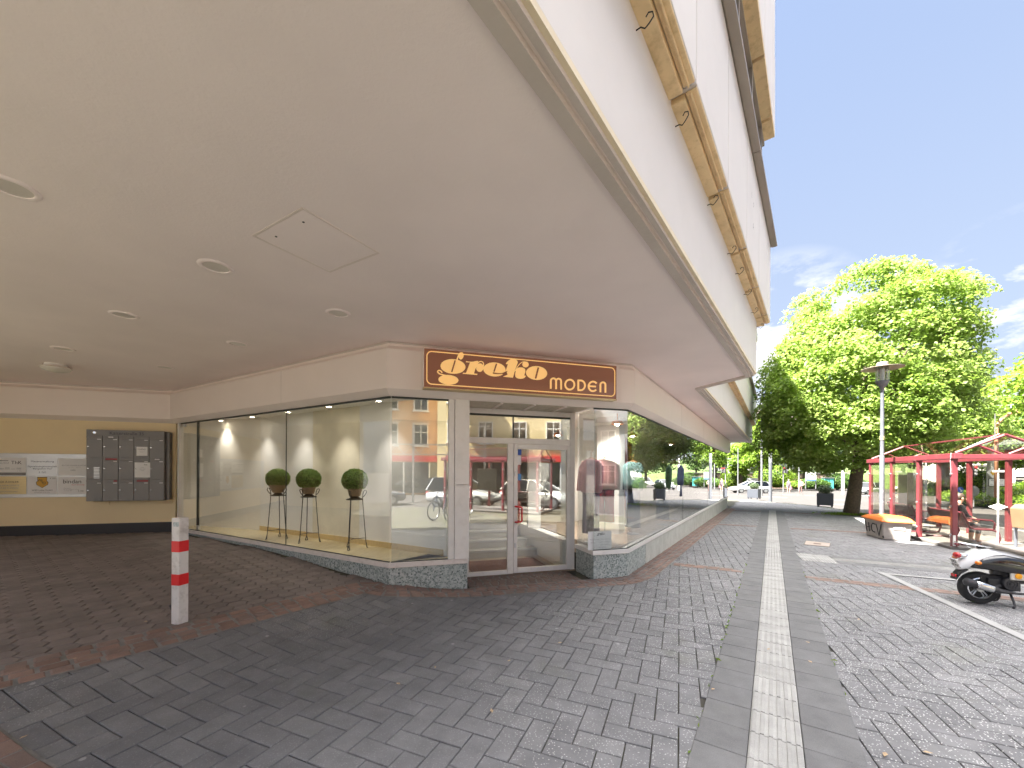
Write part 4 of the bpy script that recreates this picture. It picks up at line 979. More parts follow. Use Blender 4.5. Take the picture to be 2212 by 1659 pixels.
# ------------------------------------------------------------------ leaf clumps
def leaf_mat(name, cols, trans=.35, rough=.5):
    m, t, b, o = nt(name)
    a = attr(t); c = ramp(t, a.outputs['Fac'], [(i/(len(cols)-1), cc) for i, cc in enumerate(cols)])
    t.links.new(c, b.inputs['Base Color']); b.inputs['Roughness'].default_value = rough; b.inputs['Specular IOR Level'].default_value = .35
    tr = t.nodes.new('ShaderNodeBsdfTranslucent'); hs = N(t, 'ShaderNodeHueSaturation', Saturation=1.05, Value=1.8); t.links.new(c, hs.inputs['Color']); t.links.new(hs.outputs[0], tr.inputs[0])
    mx = t.nodes.new('ShaderNodeMixShader'); mx.inputs[0].default_value = trans
    t.links.new(b.outputs[0], mx.inputs[1]); t.links.new(tr.outputs[0], mx.inputs[2]); t.links.new(mx.outputs[0], o.inputs[0])
    return m
def leaves(name, pts, nrm, size, mat, parent=None, seed=1, flat=.5, aspect=.62, fold=.12, local=False, rnd=None):
    """one mesh of small leaf blades (two triangles bent along the midrib) at pts, facing roughly along nrm"""
    rg = np.random.default_rng(seed); n = len(pts)
    nr = nrm+rg.normal(0, flat, (n, 3)); nr /= np.linalg.norm(nr, axis=1)[:, None]
    d = rg.normal(0, 1, (n, 3)); d[:, 2] -= .5; d -= (d*nr).sum(1)[:, None]*nr; d /= np.linalg.norm(d, axis=1)[:, None]
    s = np.cross(nr, d); L = size*rg.uniform(.65, 1.3, n)[:, None]; Wd_ = L*aspect*.5
    p0 = pts-d*L*.5; p1 = pts+d*L*.5; m_ = pts-d*L*.08+nr*L*0
    a = m_+s*Wd_+nr*L*fold; b_ = m_-s*Wd_+nr*L*fold
    v = np.stack([p0, a, p1, b_], 1).reshape(-1, 3)
    if parent is not None and not local:
        inv = np.array(W[parent.name].inverted()); v = v @ inv[:3, :3].T+inv[:3, 3]
    me = bpy.data.meshes.new(name); me.vertices.add(4*n); me.vertices.foreach_set('co', v.astype(np.float32).ravel())
    k = np.arange(n)*4; tri = np.stack([k, k+1, k+2, k, k+2, k+3], 1).ravel()
    me.loops.add(6*n); me.loops.foreach_set('vertex_index', tri.astype(np.int32)); me.polygons.add(2*n)
    me.polygons.foreach_set('loop_start', (np.arange(2*n)*3).astype(np.int32))
    r = (rg.uniform(0, 1, n) if rnd is None else np.clip(rnd+rg.normal(0, .13, n), 0, 1)).repeat(2)
    at_ = me.attributes.new('rnd', 'FLOAT', 'FACE'); at_.data.foreach_set('value', r.astype(np.float32))
    me.materials.append(mat); me.update(calc_edges=True); me.validate()
    o = bpy.data.objects.new(name, me); COL.objects.link(o)
    if parent is not None: o.parent = parent; W[o.name] = W[parent.name].copy()
    else: W[o.name] = Matrix.Identity(4)
    return o
def shell(n, c, r, seed, lo=.75, hi=1., power=1.):
    rg = np.random.default_rng(seed); d = rg.normal(0, 1, (n, 3)); d /= np.linalg.norm(d, axis=1)[:, None]
    k = rg.uniform(lo, hi, n)[:, None]; return np.array(c)+d*k*np.array(r), d
M_box = leaf_mat('leaf_box', [(.06, .12, .02), (.12, .22, .04), (.19, .30, .07)], .3)
# ------------------------------------------------------------------ plant stands and box balls in the display window
for i, (fx, fy, lab, lab2) in enumerate((((-4.57), 7.82, 'black wrought iron plant stand with the lowest, leftmost box ball in the window', 'round box ball in a wide wicker basket, leftmost of the three in the window'),
                                 (-3.77, 7.43, 'middle black wrought iron plant stand of the display window', 'round box ball in wicker basket on the middle iron stand'),
                                 (-2.68, 6.83, 'black wrought iron plant stand nearest the glass corner', 'round box ball in wicker basket nearest the glass corner'))):
    fz = .432; st = thing('plant_stand', lab, 'plant stand', (fx, fy, fz), R_(20+i*17), 'iron plant stands in the display window')
    for k in range(3):
        w = R_(90+k*120); c, s = math.cos(w), math.sin(w); mb = MB()
        q = lambda r, z, o=0: (r*c-o*s, r*s+o*c, z)
        mb.tube([q(.185, .10), q(.2, .012, .02), q(.215, .008, 0), q(.2, .012, -.02), q(.183, .11), q(.155, .45), q(.125, .84), q(.13, .93), q(.15, .985), q(.18, .99), q(.19, .96), q(.17, .92), q(.135, .875)], .0075, 6)
        mb.build('leg', M_iron, st, local=True, smooth='all')
    mb = MB(); mb.tube([(.13*math.cos(a), .13*math.sin(a), .84) for a in np.linspace(0, 2*math.pi, 25)[:-1]], .009, 6, closed=True); mb.build('top_ring', M_iron, st, local=True, smooth='all')
    mb = MB(); mb.lathe([(.0, .85), (.10, .852), (.045, .90), (0, .905)], k=20); mb.build('tray', M_iron, st, local=True, smooth=True)
    mb = MB()
    for k in range(3):
        w = R_(90+k*120); mb.tube([(0, 0, .17), (.178*math.cos(w), .178*math.sin(w), .17)], .006, 6)
    mb.build('stretcher', M_iron, st, local=True)
    pb = thing('box_ball', lab2, 'potted plant', (fx, fy, fz+.895), 0, 'box balls on the iron stands')
    rt = .165 if i == 0 else .125; mb = MB(); mb.lathe([(.0, .0), (.085, 0), (.09, .01)]+[(.09+(rt-.09)*z/.15+.003*math.sin(z*160), z) for z in np.linspace(.012, .15, 14)]+[(rt-.015, .148), (0, .14)], k=28); mb.build('basket', M_wicker, pb, local=True, smooth=True)
    zc = .27; p, n_ = shell(5200, (0, 0, zc), (.215, .215, .2), 50+i, .86, 1.0); p[:, 2] = np.maximum(p[:, 2], .13)
    leaves('foliage', p, n_, .026, M_box, pb, 60+i, .6, local=True)
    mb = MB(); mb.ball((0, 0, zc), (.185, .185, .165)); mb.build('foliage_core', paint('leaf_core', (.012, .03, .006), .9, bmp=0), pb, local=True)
# spots in the window ceiling, lit
M_lamp = emit('lamp_warm', (1., .9, .72), 3.)
z3 = zs(600, 1400, 1100, 2147)
for i, q in enumerate(((430, 312), (655, 285), (915, 249), (1210, 210), (1572, 168))):
    X, Y, _ = on_z(*z3(*q), ICZ-.03); lab = ['farthest small ceiling spotlight in the left display window', 'second small ceiling spotlight from the far end of the display window', 'middle small ceiling spotlight of the display window', 'small ceiling spotlight above the middle box ball', 'small ceiling spotlight at the glass corner'][i]
    sp2 = thing('spotlight', lab, 'spotlight', (X, Y, ICZ), 0, 'spotlights in the display window ceiling')
    mb = MB(); mb.lathe([(.085, 0), (.085, -.03), (.06, -.045), (.045, -.045), (.045, -.03)], k=24); mb.build('housing', M_plastw, sp2, local=True, smooth=True)
    mb = MB(); mb.lathe([(0, -.034), (.044, -.034), (.044, -.03)], k=20); mb.build('lens', M_lamp, sp2, local=True)
    ld = bpy.data.lights.new('display_spot', 'SPOT'); ld.energy = 4.5; ld.spot_size = R_(84); ld.spot_blend = 1; ld.color = (1, .94, .85); ld.shadow_soft_size = .05
    lo_ = bpy.data.objects.new('display_spot', ld); COL.objects.link(lo_); lo_.location = (X, Y, ICZ-.06); lo_.parent = sp2; lo_.location = (0, 0, -.06)
# ------------------------------------------------------------------ right display window: clothes, hours sign; door mat
def torso(mb, c, rz, H0, H1, w, d, k=14):
    rings = []
    for f_, sw, sd_ in ((0, 1.08, 1.0), (.25, 1.02, .98), (.45, .94, .9), (.7, 1.0, 1.0), (.86, 1.02, .92), (.95, .8, .75), (1., .35, .5)):
        z = H0+(H1-H0)*f_; rings.append([(c[0]+math.cos(rz)*w*sw*math.cos(a)-math.sin(rz)*d*sd_*math.sin(a), c[1]+math.sin(rz)*w*sw*math.cos(a)+math.cos(rz)*d*sd_*math.sin(a), z+.006*math.sin(5*a)) for a in np.linspace(0, 2*math.pi, k+1)[:-1]])
    mb.loft(rings)
def outfit(X, Y, rz, m_top, m_leg, label, zt=2.0, zw_=1.33, zb2=.62, open_=None):
    o = thing('display_outfit', label, 'clothes', (X, Y, FZ-.142), 0, 'outfits on stands in the right shop window')
    mb = MB(); torso(mb, (X, Y), rz, zw_, zt, .215, .12); mb.build('jacket', m_top, o, smooth='all')
    if open_:
        mb = MB(); fx_, fy_ = math.sin(rz), -math.cos(rz); mb.loft([[(X+math.cos(rz)*a+fx_*b_, Y+math.sin(rz)*a+fy_*b_, z) for a, b_ in ((-w, .118), (0, .128), (w, .118), (0, .10))] for z, w in ((zw_+.05, .06), (zt-.25, .055), (zt-.06, .05))]); mb.build('blouse', open_, o)
    for s in (-1, 1):
        mb = MB(); ax_ = lambda a, b_, z: (X+math.cos(rz)*a-math.sin(rz)*b_, Y+math.sin(rz)*a+math.cos(rz)*b_, z)
        mb.tube([ax_(s*.17, 0, zt-.06), ax_(s*.225, .0, zt-.16), ax_(s*.25, -.02, zt-.36), ax_(s*.255, -.05, zt-.6)], [.05, .065, .058, .05], 10); mb.build('sleeve', m_top, o, smooth='all')
        if m_leg:
            mb = MB(); mb.tube([ax_(s*.085, 0, zw_+.1), ax_(s*.09, 0, zw_-.3), ax_(s*.085, 0, zb2)], [.1, .085, .1], 10); mb.build('trouser_leg', m_leg, o, smooth='all')
    mb = MB(); mb.tube([(X-math.cos(rz)*.14, Y-math.sin(rz)*.14, zt-.03), (X, Y, zt+.02), (X+math.cos(rz)*.14, Y+math.sin(rz)*.14, zt-.03)], .016, 8); mb.tube([(X, Y, zt+.02), (X, Y, zt+.12), (X+.03, Y, zt+.14)], .008, 6); mb.build('hanger', M_hanger, o, smooth='all')
    mb = MB(); mb.tube([(X, Y, FZ-.14), (X, Y, zw_)], .012, 8); mb.lathe([(.12, FZ-.142), (.12, FZ-.12), (0, FZ-.115)], (X, Y, 0), 20); mb.build('stand', M_steel, o, smooth=True)
    return o
outfit(1.46, 7.40, R_(-55), M_pink, M_purple, 'pink blazer over dark purple trousers on a stand by the entrance', 2.0, 1.38)
outfit(1.80, 7.75, R_(-30), M_lace, M_maroon, 'cream lace blouse with maroon trousers on a stand behind the pink blazer', 2.02, 1.42, .8)
outfit(2.55, 8.45, R_(-60), M_teal, M_blue, 'patterned top with dark jeans on a stand beside the white pillar', 1.98, 1.4, .6)
outfit(3.75, 9.95, R_(-70), paint('cloth_green', (.06, .12, .06), .9, var=.5, scale=25), M_blue, 'leaf patterned dress form behind the white pillar', 1.98, 1.35, .6)
outfit(4.55, 11.2, R_(-60), M_blue, None, 'dark jacket on a stand deep in the long shop window', 2.0, 1.1)
z4 = zs(2100, 1450, 750, 1659)
def fpp(x, y, o):
    p = on_plane(*z4(x, y), fp(0, o), CN); return (p[0]-LC[0])*CD[0]+(p[1]-LC[1])*CD[1], p[2]
a, z1 = fpp(183, 1158, -.06); b_, z0 = fpp(375, 1296, -.06); FT = lambda t, z, o: fplate(LC, CD, CN)(t, z, o)
oh = thing('opening_hours_sign', 'white opening hours sign standing inside the right window by the door', 'sign', FT((a+b_)/2, .44, -.06)(0, 0, 0))
mb = MB(); fbox(mb, LC, CD, CN, a, b_, -.066, -.06, .435, z1); mb.build('board', M_paper, oh)
mb = MB(); tm, zc = (a+b_)/2, (.435+z1)/2
text_mesh(mb, 'greko', .06, FT(tm+.02, z1-.045, -.0595), bold=.002, shear=.2)
mb.build('heading', M_ink, oh); mb = MB()
for tx, dx, dz, s in (('Öffnungszeiten', 0, .10, .02), ('Montag - Freitag', -.1, .14, .026), ('10.00 - 18.30 Uhr', .1, .14, .026), ('Samstag', -.13, .19, .026), ('10.00 - 13.30 Uhr', .1, .19, .026), ('10.00 - 16.00 Uhr', .1, .235, .026), ('01 77 / 79 87 00 8', .06, .28, .022), ('01 77 / 48 77 99 5', .06, .305, .022)):
    text_mesh(mb, tx, s, FT(tm+dx, z1-dz+(.03 if dz == .10 else 0), -.0595), depth=.0003)
mb.build('lettering', M_inkg, oh)
mb = MB(); fbox(mb, LC, CD, CN, 1.40, 2.85, -1.75, -.85, -.029, -.012); tag(mb.build('door_mat', paint('mat_brown', (.12, .055, .04), .95, var=.25, scale=60, bmp=.5, bscale=200), bevel=.004), 'brown door mat just inside the glass shop door', 'door mat')
# warm shop lamps deep inside
for i, (X, Y) in enumerate(((3.2, 10.6), (5.4, 13.6), (1.2, 10.5), (2.1, 8.0))):
    pl = thing('pendant_lamp', ['copper ceiling lamp glowing behind the right shop window', 'copper ceiling lamp glowing deep in the long shop window', 'copper ceiling lamp glowing above the stairs inside the shop', 'copper ceiling lamp above the pink blazer by the door'][i], 'lamp', (X, Y, ICZ), 0, 'copper ceiling lamps in the shop')
    mb = MB(); mb.lathe([(.01, 0), (.01, -.12), (.1, -.16), (.13, -.22), (.12, -.22), (.09, -.165)], k=24); mb.build('shade', paint('copper', (.6, .25, .12), .3, metal=.8), pl, local=True, smooth=True)
    mb = MB(); mb.ball((0, 0, -.2), .05); mb.build('bulb', M_lamp, pl, local=True, smooth='all')
    ld = bpy.data.lights.new('shop_lamp', 'SPOT'); ld.spot_size = R_(150); ld.spot_blend = .6; ld.energy = (9, 9, 12, 16)[i]; ld.color = (1, .95, .88); ld.shadow_soft_size = .1
    lo_ = bpy.data.objects.new('shop_lamp', ld); COL.objects.link(lo_); lo_.parent = pl; lo_.location = (0, 0, -.32)
# ------------------------------------------------------------------ bus shelters
M_shred = paint('shelter_red', (.165, .030, .038), .45, var=.06, scale=4, bmp=.03, dirt=(.18, .065, .07), dscale=5, damt=.5)
M_clamp = M_steel; M_glassrf = glass('roof_glass_clear', (.93, .92, .9), gain=.25, add=.01)
def shelter(label, loc, rz):
    r = thing('bus_shelter', label, 'bus shelter', loc, rz, 'red bus shelters along the kerb'); Wd = 1.8; Ln = 4.77
    P = [0, 1.59, 3.18, 4.77]
    for w in (0, Wd):
        for v in P:
            mb = MB(); mb.box((v, -w, 1.12), (.10, .10, 2.24)); mb.build('post', M_shred, r, local=True, bevel=.008)
            if w == 0:
                for z in (.35, 1.05, 1.85):
                    mb = MB(); mb.lathe([(.035, 0), (.035, .012), (.02, .02), (0, .02)], (v+.02, -w+.05, z), 14, Matrix.Rotation(R_(-90), 4, 'X')); mb.build('glass_clamp', M_clamp, r, local=True, smooth=True)
    for w in (0, Wd):
        mb = MB(); mb.box((Ln/2, -w, 2.30), (Ln+.36, .15, .14)); mb.build('eaves_beam', M_shred, r, local=True, bevel=.012)
    for v in (0, Ln):
        mb = MB(); mb.box((v, -Wd/2, 2.29), (.09, Wd-.152, .10)); mb.build('tie_beam', M_shred, r, local=True, bevel=.006)
        A, B, C = (v, -.02, 2.38), (v, -Wd/2, 2.80), (v, -Wd+.02, 2.38)
        mb = MB(); mb.tube([A, B], .032, 4); mb.build('rafter', M_shred, r, local=True); mb = MB(); mb.tube([B, C], .032, 4); mb.build('rafter', M_shred, r, local=True)
        for s in (-1, 1):
            mb = MB(); mb.tube([(v, -Wd/2+s*.06, 2.34), (v, -Wd/2+s*.48, 2.56)], .026, 4); mb.build('truss_strut', M_shred, r, local=True)
    mb = MB(); mb.box((Ln/2, -Wd/2, 2.81), (Ln+.1, .05, .035)); mb.build('ridge_bar', M_shred, r, local=True)
    for s in (0, 1):
        y0, y1 = (-.0-.05, -Wd/2+.03) if s == 0 else (-Wd+.05, -Wd/2-.03); mb = MB()
        mb.hexa([(-.1, y0, 2.395), (Ln+.1, y0, 2.395), (Ln+.1, y1, 2.805), (-.1, y1, 2.805), (-.1, y0, 2.405), (Ln+.1, y0, 2.405), (Ln+.1, y1, 2.815), (-.1, y1, 2.815)]); mb.build('roof_glass', M_glassrf, r, local=True)
    for a, b_ in zip(P, P[1:]):
        mb = MB(); mb.box(((a+b_)/2, .03, 1.2), (b_-a-.16, .008, 1.9)); mb.build('side_glass', M_glassr, r, local=True)
    for v, sg_ in ((0, -1), (Ln, 1)):
        mb = MB(); mb.box((v+sg_*.03, -Wd/2, 1.2), (.008, Wd-.2, 1.9)); mb.build('end_glass', M_glassr, r, local=True)
        mb = MB(); mb.box((v+sg_*.0365, -.76, 1.0), (.002, .028, 1.9)); mb.build('safety_stripe', M_plastw, r, local=True)
        mb = MB(); x = v+sg_*.0385; mb.add([(x, -.76+.17, 1.08), (x, -.76, 1.16), (x, -.76-.17, 1.08), (x, -.76, 1.0)], [(0, 1, 2, 3)]); mb.build('safety_diamond', M_plastw, r, local=True)
        mb = MB(); mb.box((v+sg_*.04, -.76, 1.93), (.03, .2, .05)); mb.build('glass_clamp', M_alu, r, local=True)
    mb = MB(); mb.box((Ln/2, -Wd/2, .035), (Ln+.2, Wd+.2, .07)); mb.build('base_slab', M_kerb, r, local=True, bevel=.01)
    mb = MB(); mb.box((2.38, -.04, 1.42), (.95, .05, .95)); mb.build('timetable_board', paint('board_dark', (.05, .048, .045), .4), r, local=True, bevel=.008)
    mb = MB(); mb.tube([(-.18, .0, .14), (-.02, .0, .14)], .03, 4); mb.build('stub_pipe', M_shred, r, local=True)
    mb = MB(); mb.box((-.06, .02, .22), (.02, .05, .26)); mb.build('post_bracket', M_steel, r, local=True, bevel=.004)
    mb = MB(); mb.tube([(-.03, .07, 2.38), (-.03, .08, 2.25), (.0, .07, 2.2), (.0, .06, 1.95), (.02, .056, 1.85)], .005, 6); mb.tube([(0, -.05, 2.41), (0, -.8, 2.83)], .004, 5); mb.build('cable', M_plastw, r, local=True)
    mb = MB(); mb.tube([(.35, -.9, 2.82), (.35, -.9, 3.35)], .012, 6); mb.build('roof_rod', M_steel, r, local=True)
    return r
shz = gz(*SA)
SRZ = math.atan2(SV[1], SV[0])
shelter('red framed glass bus shelter with gabled roof behind the grit bin', (*SA, shz), SRZ)
s2 = (5.9, 1.3); s2o = (s2[0]-SV[0]*6.2, s2[1]-SV[1]*6.2)
shelter('red framed glass bus shelter beside the bicycles, mirrored in the shop door', (s2o[0]+.3, s2o[1], gz(*s2o)), R_(58))
def bench(label, v, w, loc0, rz):
    cx_ = loc0[0]+math.cos(rz)*v+math.sin(rz)*w; cy_ = loc0[1]+math.sin(rz)*v-math.cos(rz)*w
    b_ = thing('bench', label, 'bench', (cx_, cy_, loc0[2]+.07), rz, 'mesh benches inside the bus shelters')
    M_bt = paint('bench_tube', (.16, .035, .05), .4, bmp=0)
    m, t, bb, o = nt('bench_mesh') if 'bench_mesh' not in MATS else (MATS['bench_mesh'], None, None, None)
    if t:
        bb.inputs['Base Color'].default_value = (.09, .035, .045, 1); bb.inputs['Roughness'].default_value = .5
        g = t.nodes.new('ShaderNodeTexCoord'); ck = N(t, 'ShaderNodeTexVoronoi', Scale=34.); t.links.new(g.outputs['Object'], ck.inputs['Vector'])
        tr = t.nodes.new('ShaderNodeBsdfTransparent'); mx = t.nodes.new('ShaderNodeMixShader'); t.links.new(ramp(t, ck.outputs['Distance'], [(.38, 1.), (.42, 0.)]), mx.inputs[0])
        t.links.new(bb.outputs[0], mx.inputs[1]); t.links.new(tr.outputs[0], mx.inputs[2]); t.links.new(mx.outputs[0], o.inputs[0])
    for x in (-.8, .8):
        mb = MB(); mb.tube([(x, .22, .80), (x, .2, .72), (x, .10, .46), (x, .02, .41), (x, -.3, .41), (x, -.42, .36), (x, -.45, .2), (x, -.4, .05), (x, -.3, .015), (x, .25, .015)], .024, 8); mb.build('side_frame', M_bt, b_, local=True, smooth='all')
        mb = MB(); mb.tube([(x, .19, .70), (x, .0, .66), (x, -.3, .64), (x, -.36, .58), (x, -.34, .42)], .02, 8); mb.build('armrest', M_bt, b_, local=True, smooth='all')
    mb = MB(); mb.loft([[(x, .215, .82), (x, .195, .82), (x, .085, .46), (x, .0, .425), (x, -.32, .425), (x, -.32, .405), (x, .01, .405), (x, .105, .45)] for x in (-.78, .78)]); mb.build('mesh_seat', MATS['bench_mesh'], b_, local=True)
    mb = MB(); mb.tube([(-.8, .22, .81), (.8, .22, .81)], .022, 8); mb.tube([(-.8, -.33, .41), (.8, -.33, .41)], .022, 8); mb.build('cross_tube', M_bt, b_, local=True)
bench('dark mesh bench with a seated person in the nearer half of the shelter', 1.15, .55, (*SA, shz), SRZ)
bench('empty dark mesh bench in the farther half of the shelter', 3.6, .55, (*SA, shz), SRZ)
bench('dark mesh bench in the shelter beside the bicycles', 3.9, .55, (s2o[0]+.3, s2o[1], gz(*s2o)), R_(58))
# ------------------------------------------------------------------ grit bin
bx0 = [on_g(*p)[:2] for p in ((1871, 1156), (1907.5, 1166), (1966.4, 1170.3))]
e1 = Vector((bx0[2][0]-bx0[1][0], bx0[2][1]-bx0[1][1])); 
BP = [bx0[0], bx0[1], bx0[2], (bx0[2][0]+.33, bx0[2][1]+.42), (bx0[0][0]+.50, bx0[0][1]+.02)]
cxb, cyb = sum(p[0] for p in BP)/5, sum(p[1] for p in BP)/5; zb_ = gz(cxb, cyb)
gb = thing('grit_bin', 'grey grit bin with orange lid and black graffiti at the lamp post', 'grit bin', (cxb, cyb, zb_))
M_bin = paint('bin_grey', (.40, .36, .33), .6, var=.05, bmp=.12, dirt=(.22, .19, .16), dscale=3, damt=.4); M_lid = paint('bin_orange', (.62, .17, .03), .5, var=.05, bmp=.1)
def scl(k, z, d=0): return [(cxb+(p[0]-cxb)*k, cyb+(p[1]-cyb)*k, zb_+z+(d if i in (1, 2) else 0)) for i, p in enumerate(BP)]
mb = MB(); mb.loft([scl(.97, .0), scl(1., .03), scl(1.02, .12), scl(1.12, .53)]); mb.build('tub', M_bin, gb, bevel=.03, seg=3)
mb = MB(); mb.loft([scl(1.18, .532, -.01), scl(1.24, .528, -.02), scl(1.24, .56, -.02), scl(1.05, .62, 0), scl(.7, .66)]); mb.build('lid', M_lid, gb, bevel=.012)
def face_T(i, j, kz=1.07):                            # lettering plane on a side of the tub
    a, b_ = BP[i], BP[j]; l = math.dist(a, b_); u = ((b_[0]-a[0])/l, (b_[1]-a[1])/l); n_ = (u[1], -u[0])
    if (a[0]-cxb)*n_[0]+(a[1]-cyb)*n_[1] < 0: n_ = (-n_[0], -n_[1])
    d0 = (a[0]-cxb)*n_[0]+(a[1]-cyb)*n_[1]; t0 = (a[0]-cxb)*u[0]+(a[1]-cyb)*u[1]
    def T(x, z, d=0):
        k = 1.02+(z-.12)/.35*.10; dd = d0*k+d+.006; tt = (t0+l*x)*k
        return (cxb+u[0]*tt+n_[0]*dd, cyb+u[1]*tt+n_[1]*dd, zb_+z)
    return T
T1 = face_T(0, 1); mb = MB()
for P_ in ([(.10, .42), (.11, .14)], [(.10, .26), (.30, .30)], [(.28, .42), (.27, .15)], [(.62, .40), (.50, .42), (.42, .34), (.41, .24), (.47, .17), (.58, .17)], [(.68, .42), (.80, .10), (.95, .44)], [(1.0, .09), (1.03, .12), (1.04, .07), (1.0, .085)]):
    mb.tube([T1(x, z) for x, z in P_], .011, 6)
mb.build('graffiti', M_ink, gb, smooth='all')
T2 = face_T(1, 2); mb = MB(); mb.add([T2(x, z) for x, z in ((.36, .30), (.80, .30), (.80, .42), (.36, .42))], [(0, 1, 2, 3)]); stk = mb.build('maker_label', paint('label_grey', (.3, .29, .28), .5, bmp=0), gb)
mb = MB(); text_mesh(mb, 'CEMO', .075, lambda x, y, d: T2(.58+x/math.dist(BP[1], BP[2])/1.08, .375+y, .003), depth=.002); mb.build('lettering', M_paper, stk)
# ------------------------------------------------------------------ lamp post
lx, ly = 11.41, 12.35; lz = gz(lx, ly)
lp_ = thing('lamp_post', 'tall grey lamp post with flat disc hat lantern behind the grit bin', 'street lamp', (lx, ly, lz)); M_pole = paint('pole_grey', (.12, .128, .145), .45, metal=.2, var=.08, scale=6, bmp=.03, dirt=(.3, .3, .3), dscale=12, damt=.3)
mb = MB(); mb.lathe([(.062, 0), (.062, 2.4), (.055, 2.42), (.05, 2.45), (.046, 4.5)], k=20); mb.build('pole', M_pole, lp_, local=True, smooth=True)
mb = MB(); mb.lathe([(.046, 4.5), (.06, 4.52), (.15, 4.66), (.165, 4.70), (.165, 4.735), (.0, 4.735)], k=28); mb.build('lantern_foot', M_pole, lp_, local=True, smooth=True)
mb = MB(); mb.lathe([(.158, 4.74), (.172, 5.16), (.16, 5.16), (.146, 4.74)], k=28); mb.build('lantern_glass', glass('lantern_glass', (.85, .87, .85), 1.2, .06), lp_, local=True, smooth=True)
mb = MB(); mb.lathe([(0, 4.74), (.06, 4.75), (.06, 5.1), (0, 5.12)], k=16)
for k in range(6): mb.box((.15*math.cos(k*1.047), .15*math.sin(k*1.047), 4.95), (.012, .012, .42))
mb.build('lamp_core', M_plastw, lp_, local=True)
mb = MB(); mb.lathe([(.16, 5.165), (.48, 5.11), (.51, 5.115), (.51, 5.125), (.17, 5.20), (.14, 5.215), (.14, 5.29), (.12, 5.31), (0, 5.31)], k=40); mb.build('disc_hat', paint('hat_brown', (.28, .24, .2), .5), lp_, local=True, smooth=True)
mb = MB(); mb.lathe([(.0, .0), (.0605, .0), (.0605, .11), (0, .11)], (0, 0, 2.92), 20); tb = mb.build('number_band', paint('label_yellow', (.45, .38, .2), .6, bmp=0), lp_, local=True)
mb = MB(); 
fw = Vector((-lx, -ly, 0)).normalized(); sd2 = Vector((-fw.y, fw.x, 0))
text_mesh(mb, '2705', .085, lambda x, y, d: tuple(sd2*x*1+fw*(.0625-x*x*3)+Vector((0, 0, 2.975+y))), depth=.001); mb.build('lettering', M_ink, tb, local=True)
mb = MB(); mb.box((0, 0, 0), (.05, .002, .05)); 
for z in (1.02, .55, 1.35):
    mb = MB(); mb.add([tuple(sd2*x+fw*.0645+Vector((0, 0, z+y))) for x, y in ((-.02, -.02), (.02, -.02), (.02, .02), (-.02, .02))], [(0, 1, 2, 3)]); mb.build('sticker', M_paper, lp_, local=True)
# ------------------------------------------------------------------ scooter
C0 = on_g(*zs(3501, 1950, 300, 1422)(640, 1370)); PH = R_(-17)
scx = thing('scooter', 'black and white motor scooter with beige seat parked in the bay', 'scooter', (C0[0], C0[1], C0[2]), PH)
M_sw = paint('scooter_white', (.82, .83, .85), .22, var=.01, bmp=0, coat=.6); M_sb2 = paint('scooter_black', (.012, .011, .011), .08, var=.1, bmp=0, coat=1.); M_tyre = paint('tyre', (.025, .025, .027), .8, var=.15, bmp=.2); M_eng = paint('engine_dark', (.05, .05, .055), .5, metal=.5, var=.2, bmp=.1)
M_seat = paint('seat_beige', (.50, .44, .38), .6, var=.03, bmp=.1, bscale=120)
def L_(mb, name, m, par=None, **k): return mb.build(name, m, par or scx, local=True, **k)
def wheel(x):
    mb = MB(); prof = [(.222, 0), (.218, .03), (.205, .052), (.175, .058), (.150, .048), (.146, .035), (.146, -.035), (.150, -.048), (.175, -.058), (.205, -.052), (.218, -.03), (.222, -.0001)]
    Mx = Matrix.Rotation(R_(90), 4, 'X'); mb.lathe(prof[::-1], (x, 0, .222), 48, Mx); ty = L_(mb, 'wheel', M_tyre, smooth=True)
    mb = MB(); mb.lathe([(.146, -.045), (.146, .045), (.132, .05), (.125, .03), (.125, -.03), (.132, -.05), (.146, -.0449)], (x, 0, .222), 48, Mx); mb2 = L_(mb, 'rim', M_chrome, ty, smooth=True)
    mb = MB(); mb.lathe([(0, .05), (.05, .05), (.055, .03), (.055, -.03), (.05, -.05), (0, -.05)], (x, 0, .222), 24, Mx)
    for k in range(5):
        for da in (-.14, .14):
            a = 2*math.pi*k/5+.3; mb.tube([(x+.04*math.cos(a+da*1.6), 0, .222+.04*math.sin(a+da*1.6)), (x+.13*math.cos(a+da), 0, .222+.13*math.sin(a+da))], .009, 6)
    L_(mb, 'spokes', M_steel, ty)
wheel(-.015); wheel(1.24)
def ring_(x, z0, z1, hw, pz=.5, k=18, top=2.2):
    zc, hz = (z0+z1)/2, (z1-z0)/2
    return [(x, hw*math.copysign(abs(math.cos(a))**.8, math.cos(a)), zc+hz*math.copysign(abs(math.sin(a))**.8, math.sin(a))) for a in np.linspace(0, 2*math.pi, k+1)[:-1]]
mb = MB(); mb.loft([ring_(-.245, .46, .53, .045), ring_(-.225, .46, .585, .08), ring_(-.17, .475, .665, .115), ring_(-.10, .49, .725, .135), ring_(-.03, .5, .768, .14), ring_(.08, .5, .785, .135), ring_(.25, .47, .77, .13), ring_(.45, .45, .70, .13), ring_(.62, .36, .66, .12), ring_(.68, .3, .55, .10)]); L_(mb, 'tail_body', M_sw, smooth='all')
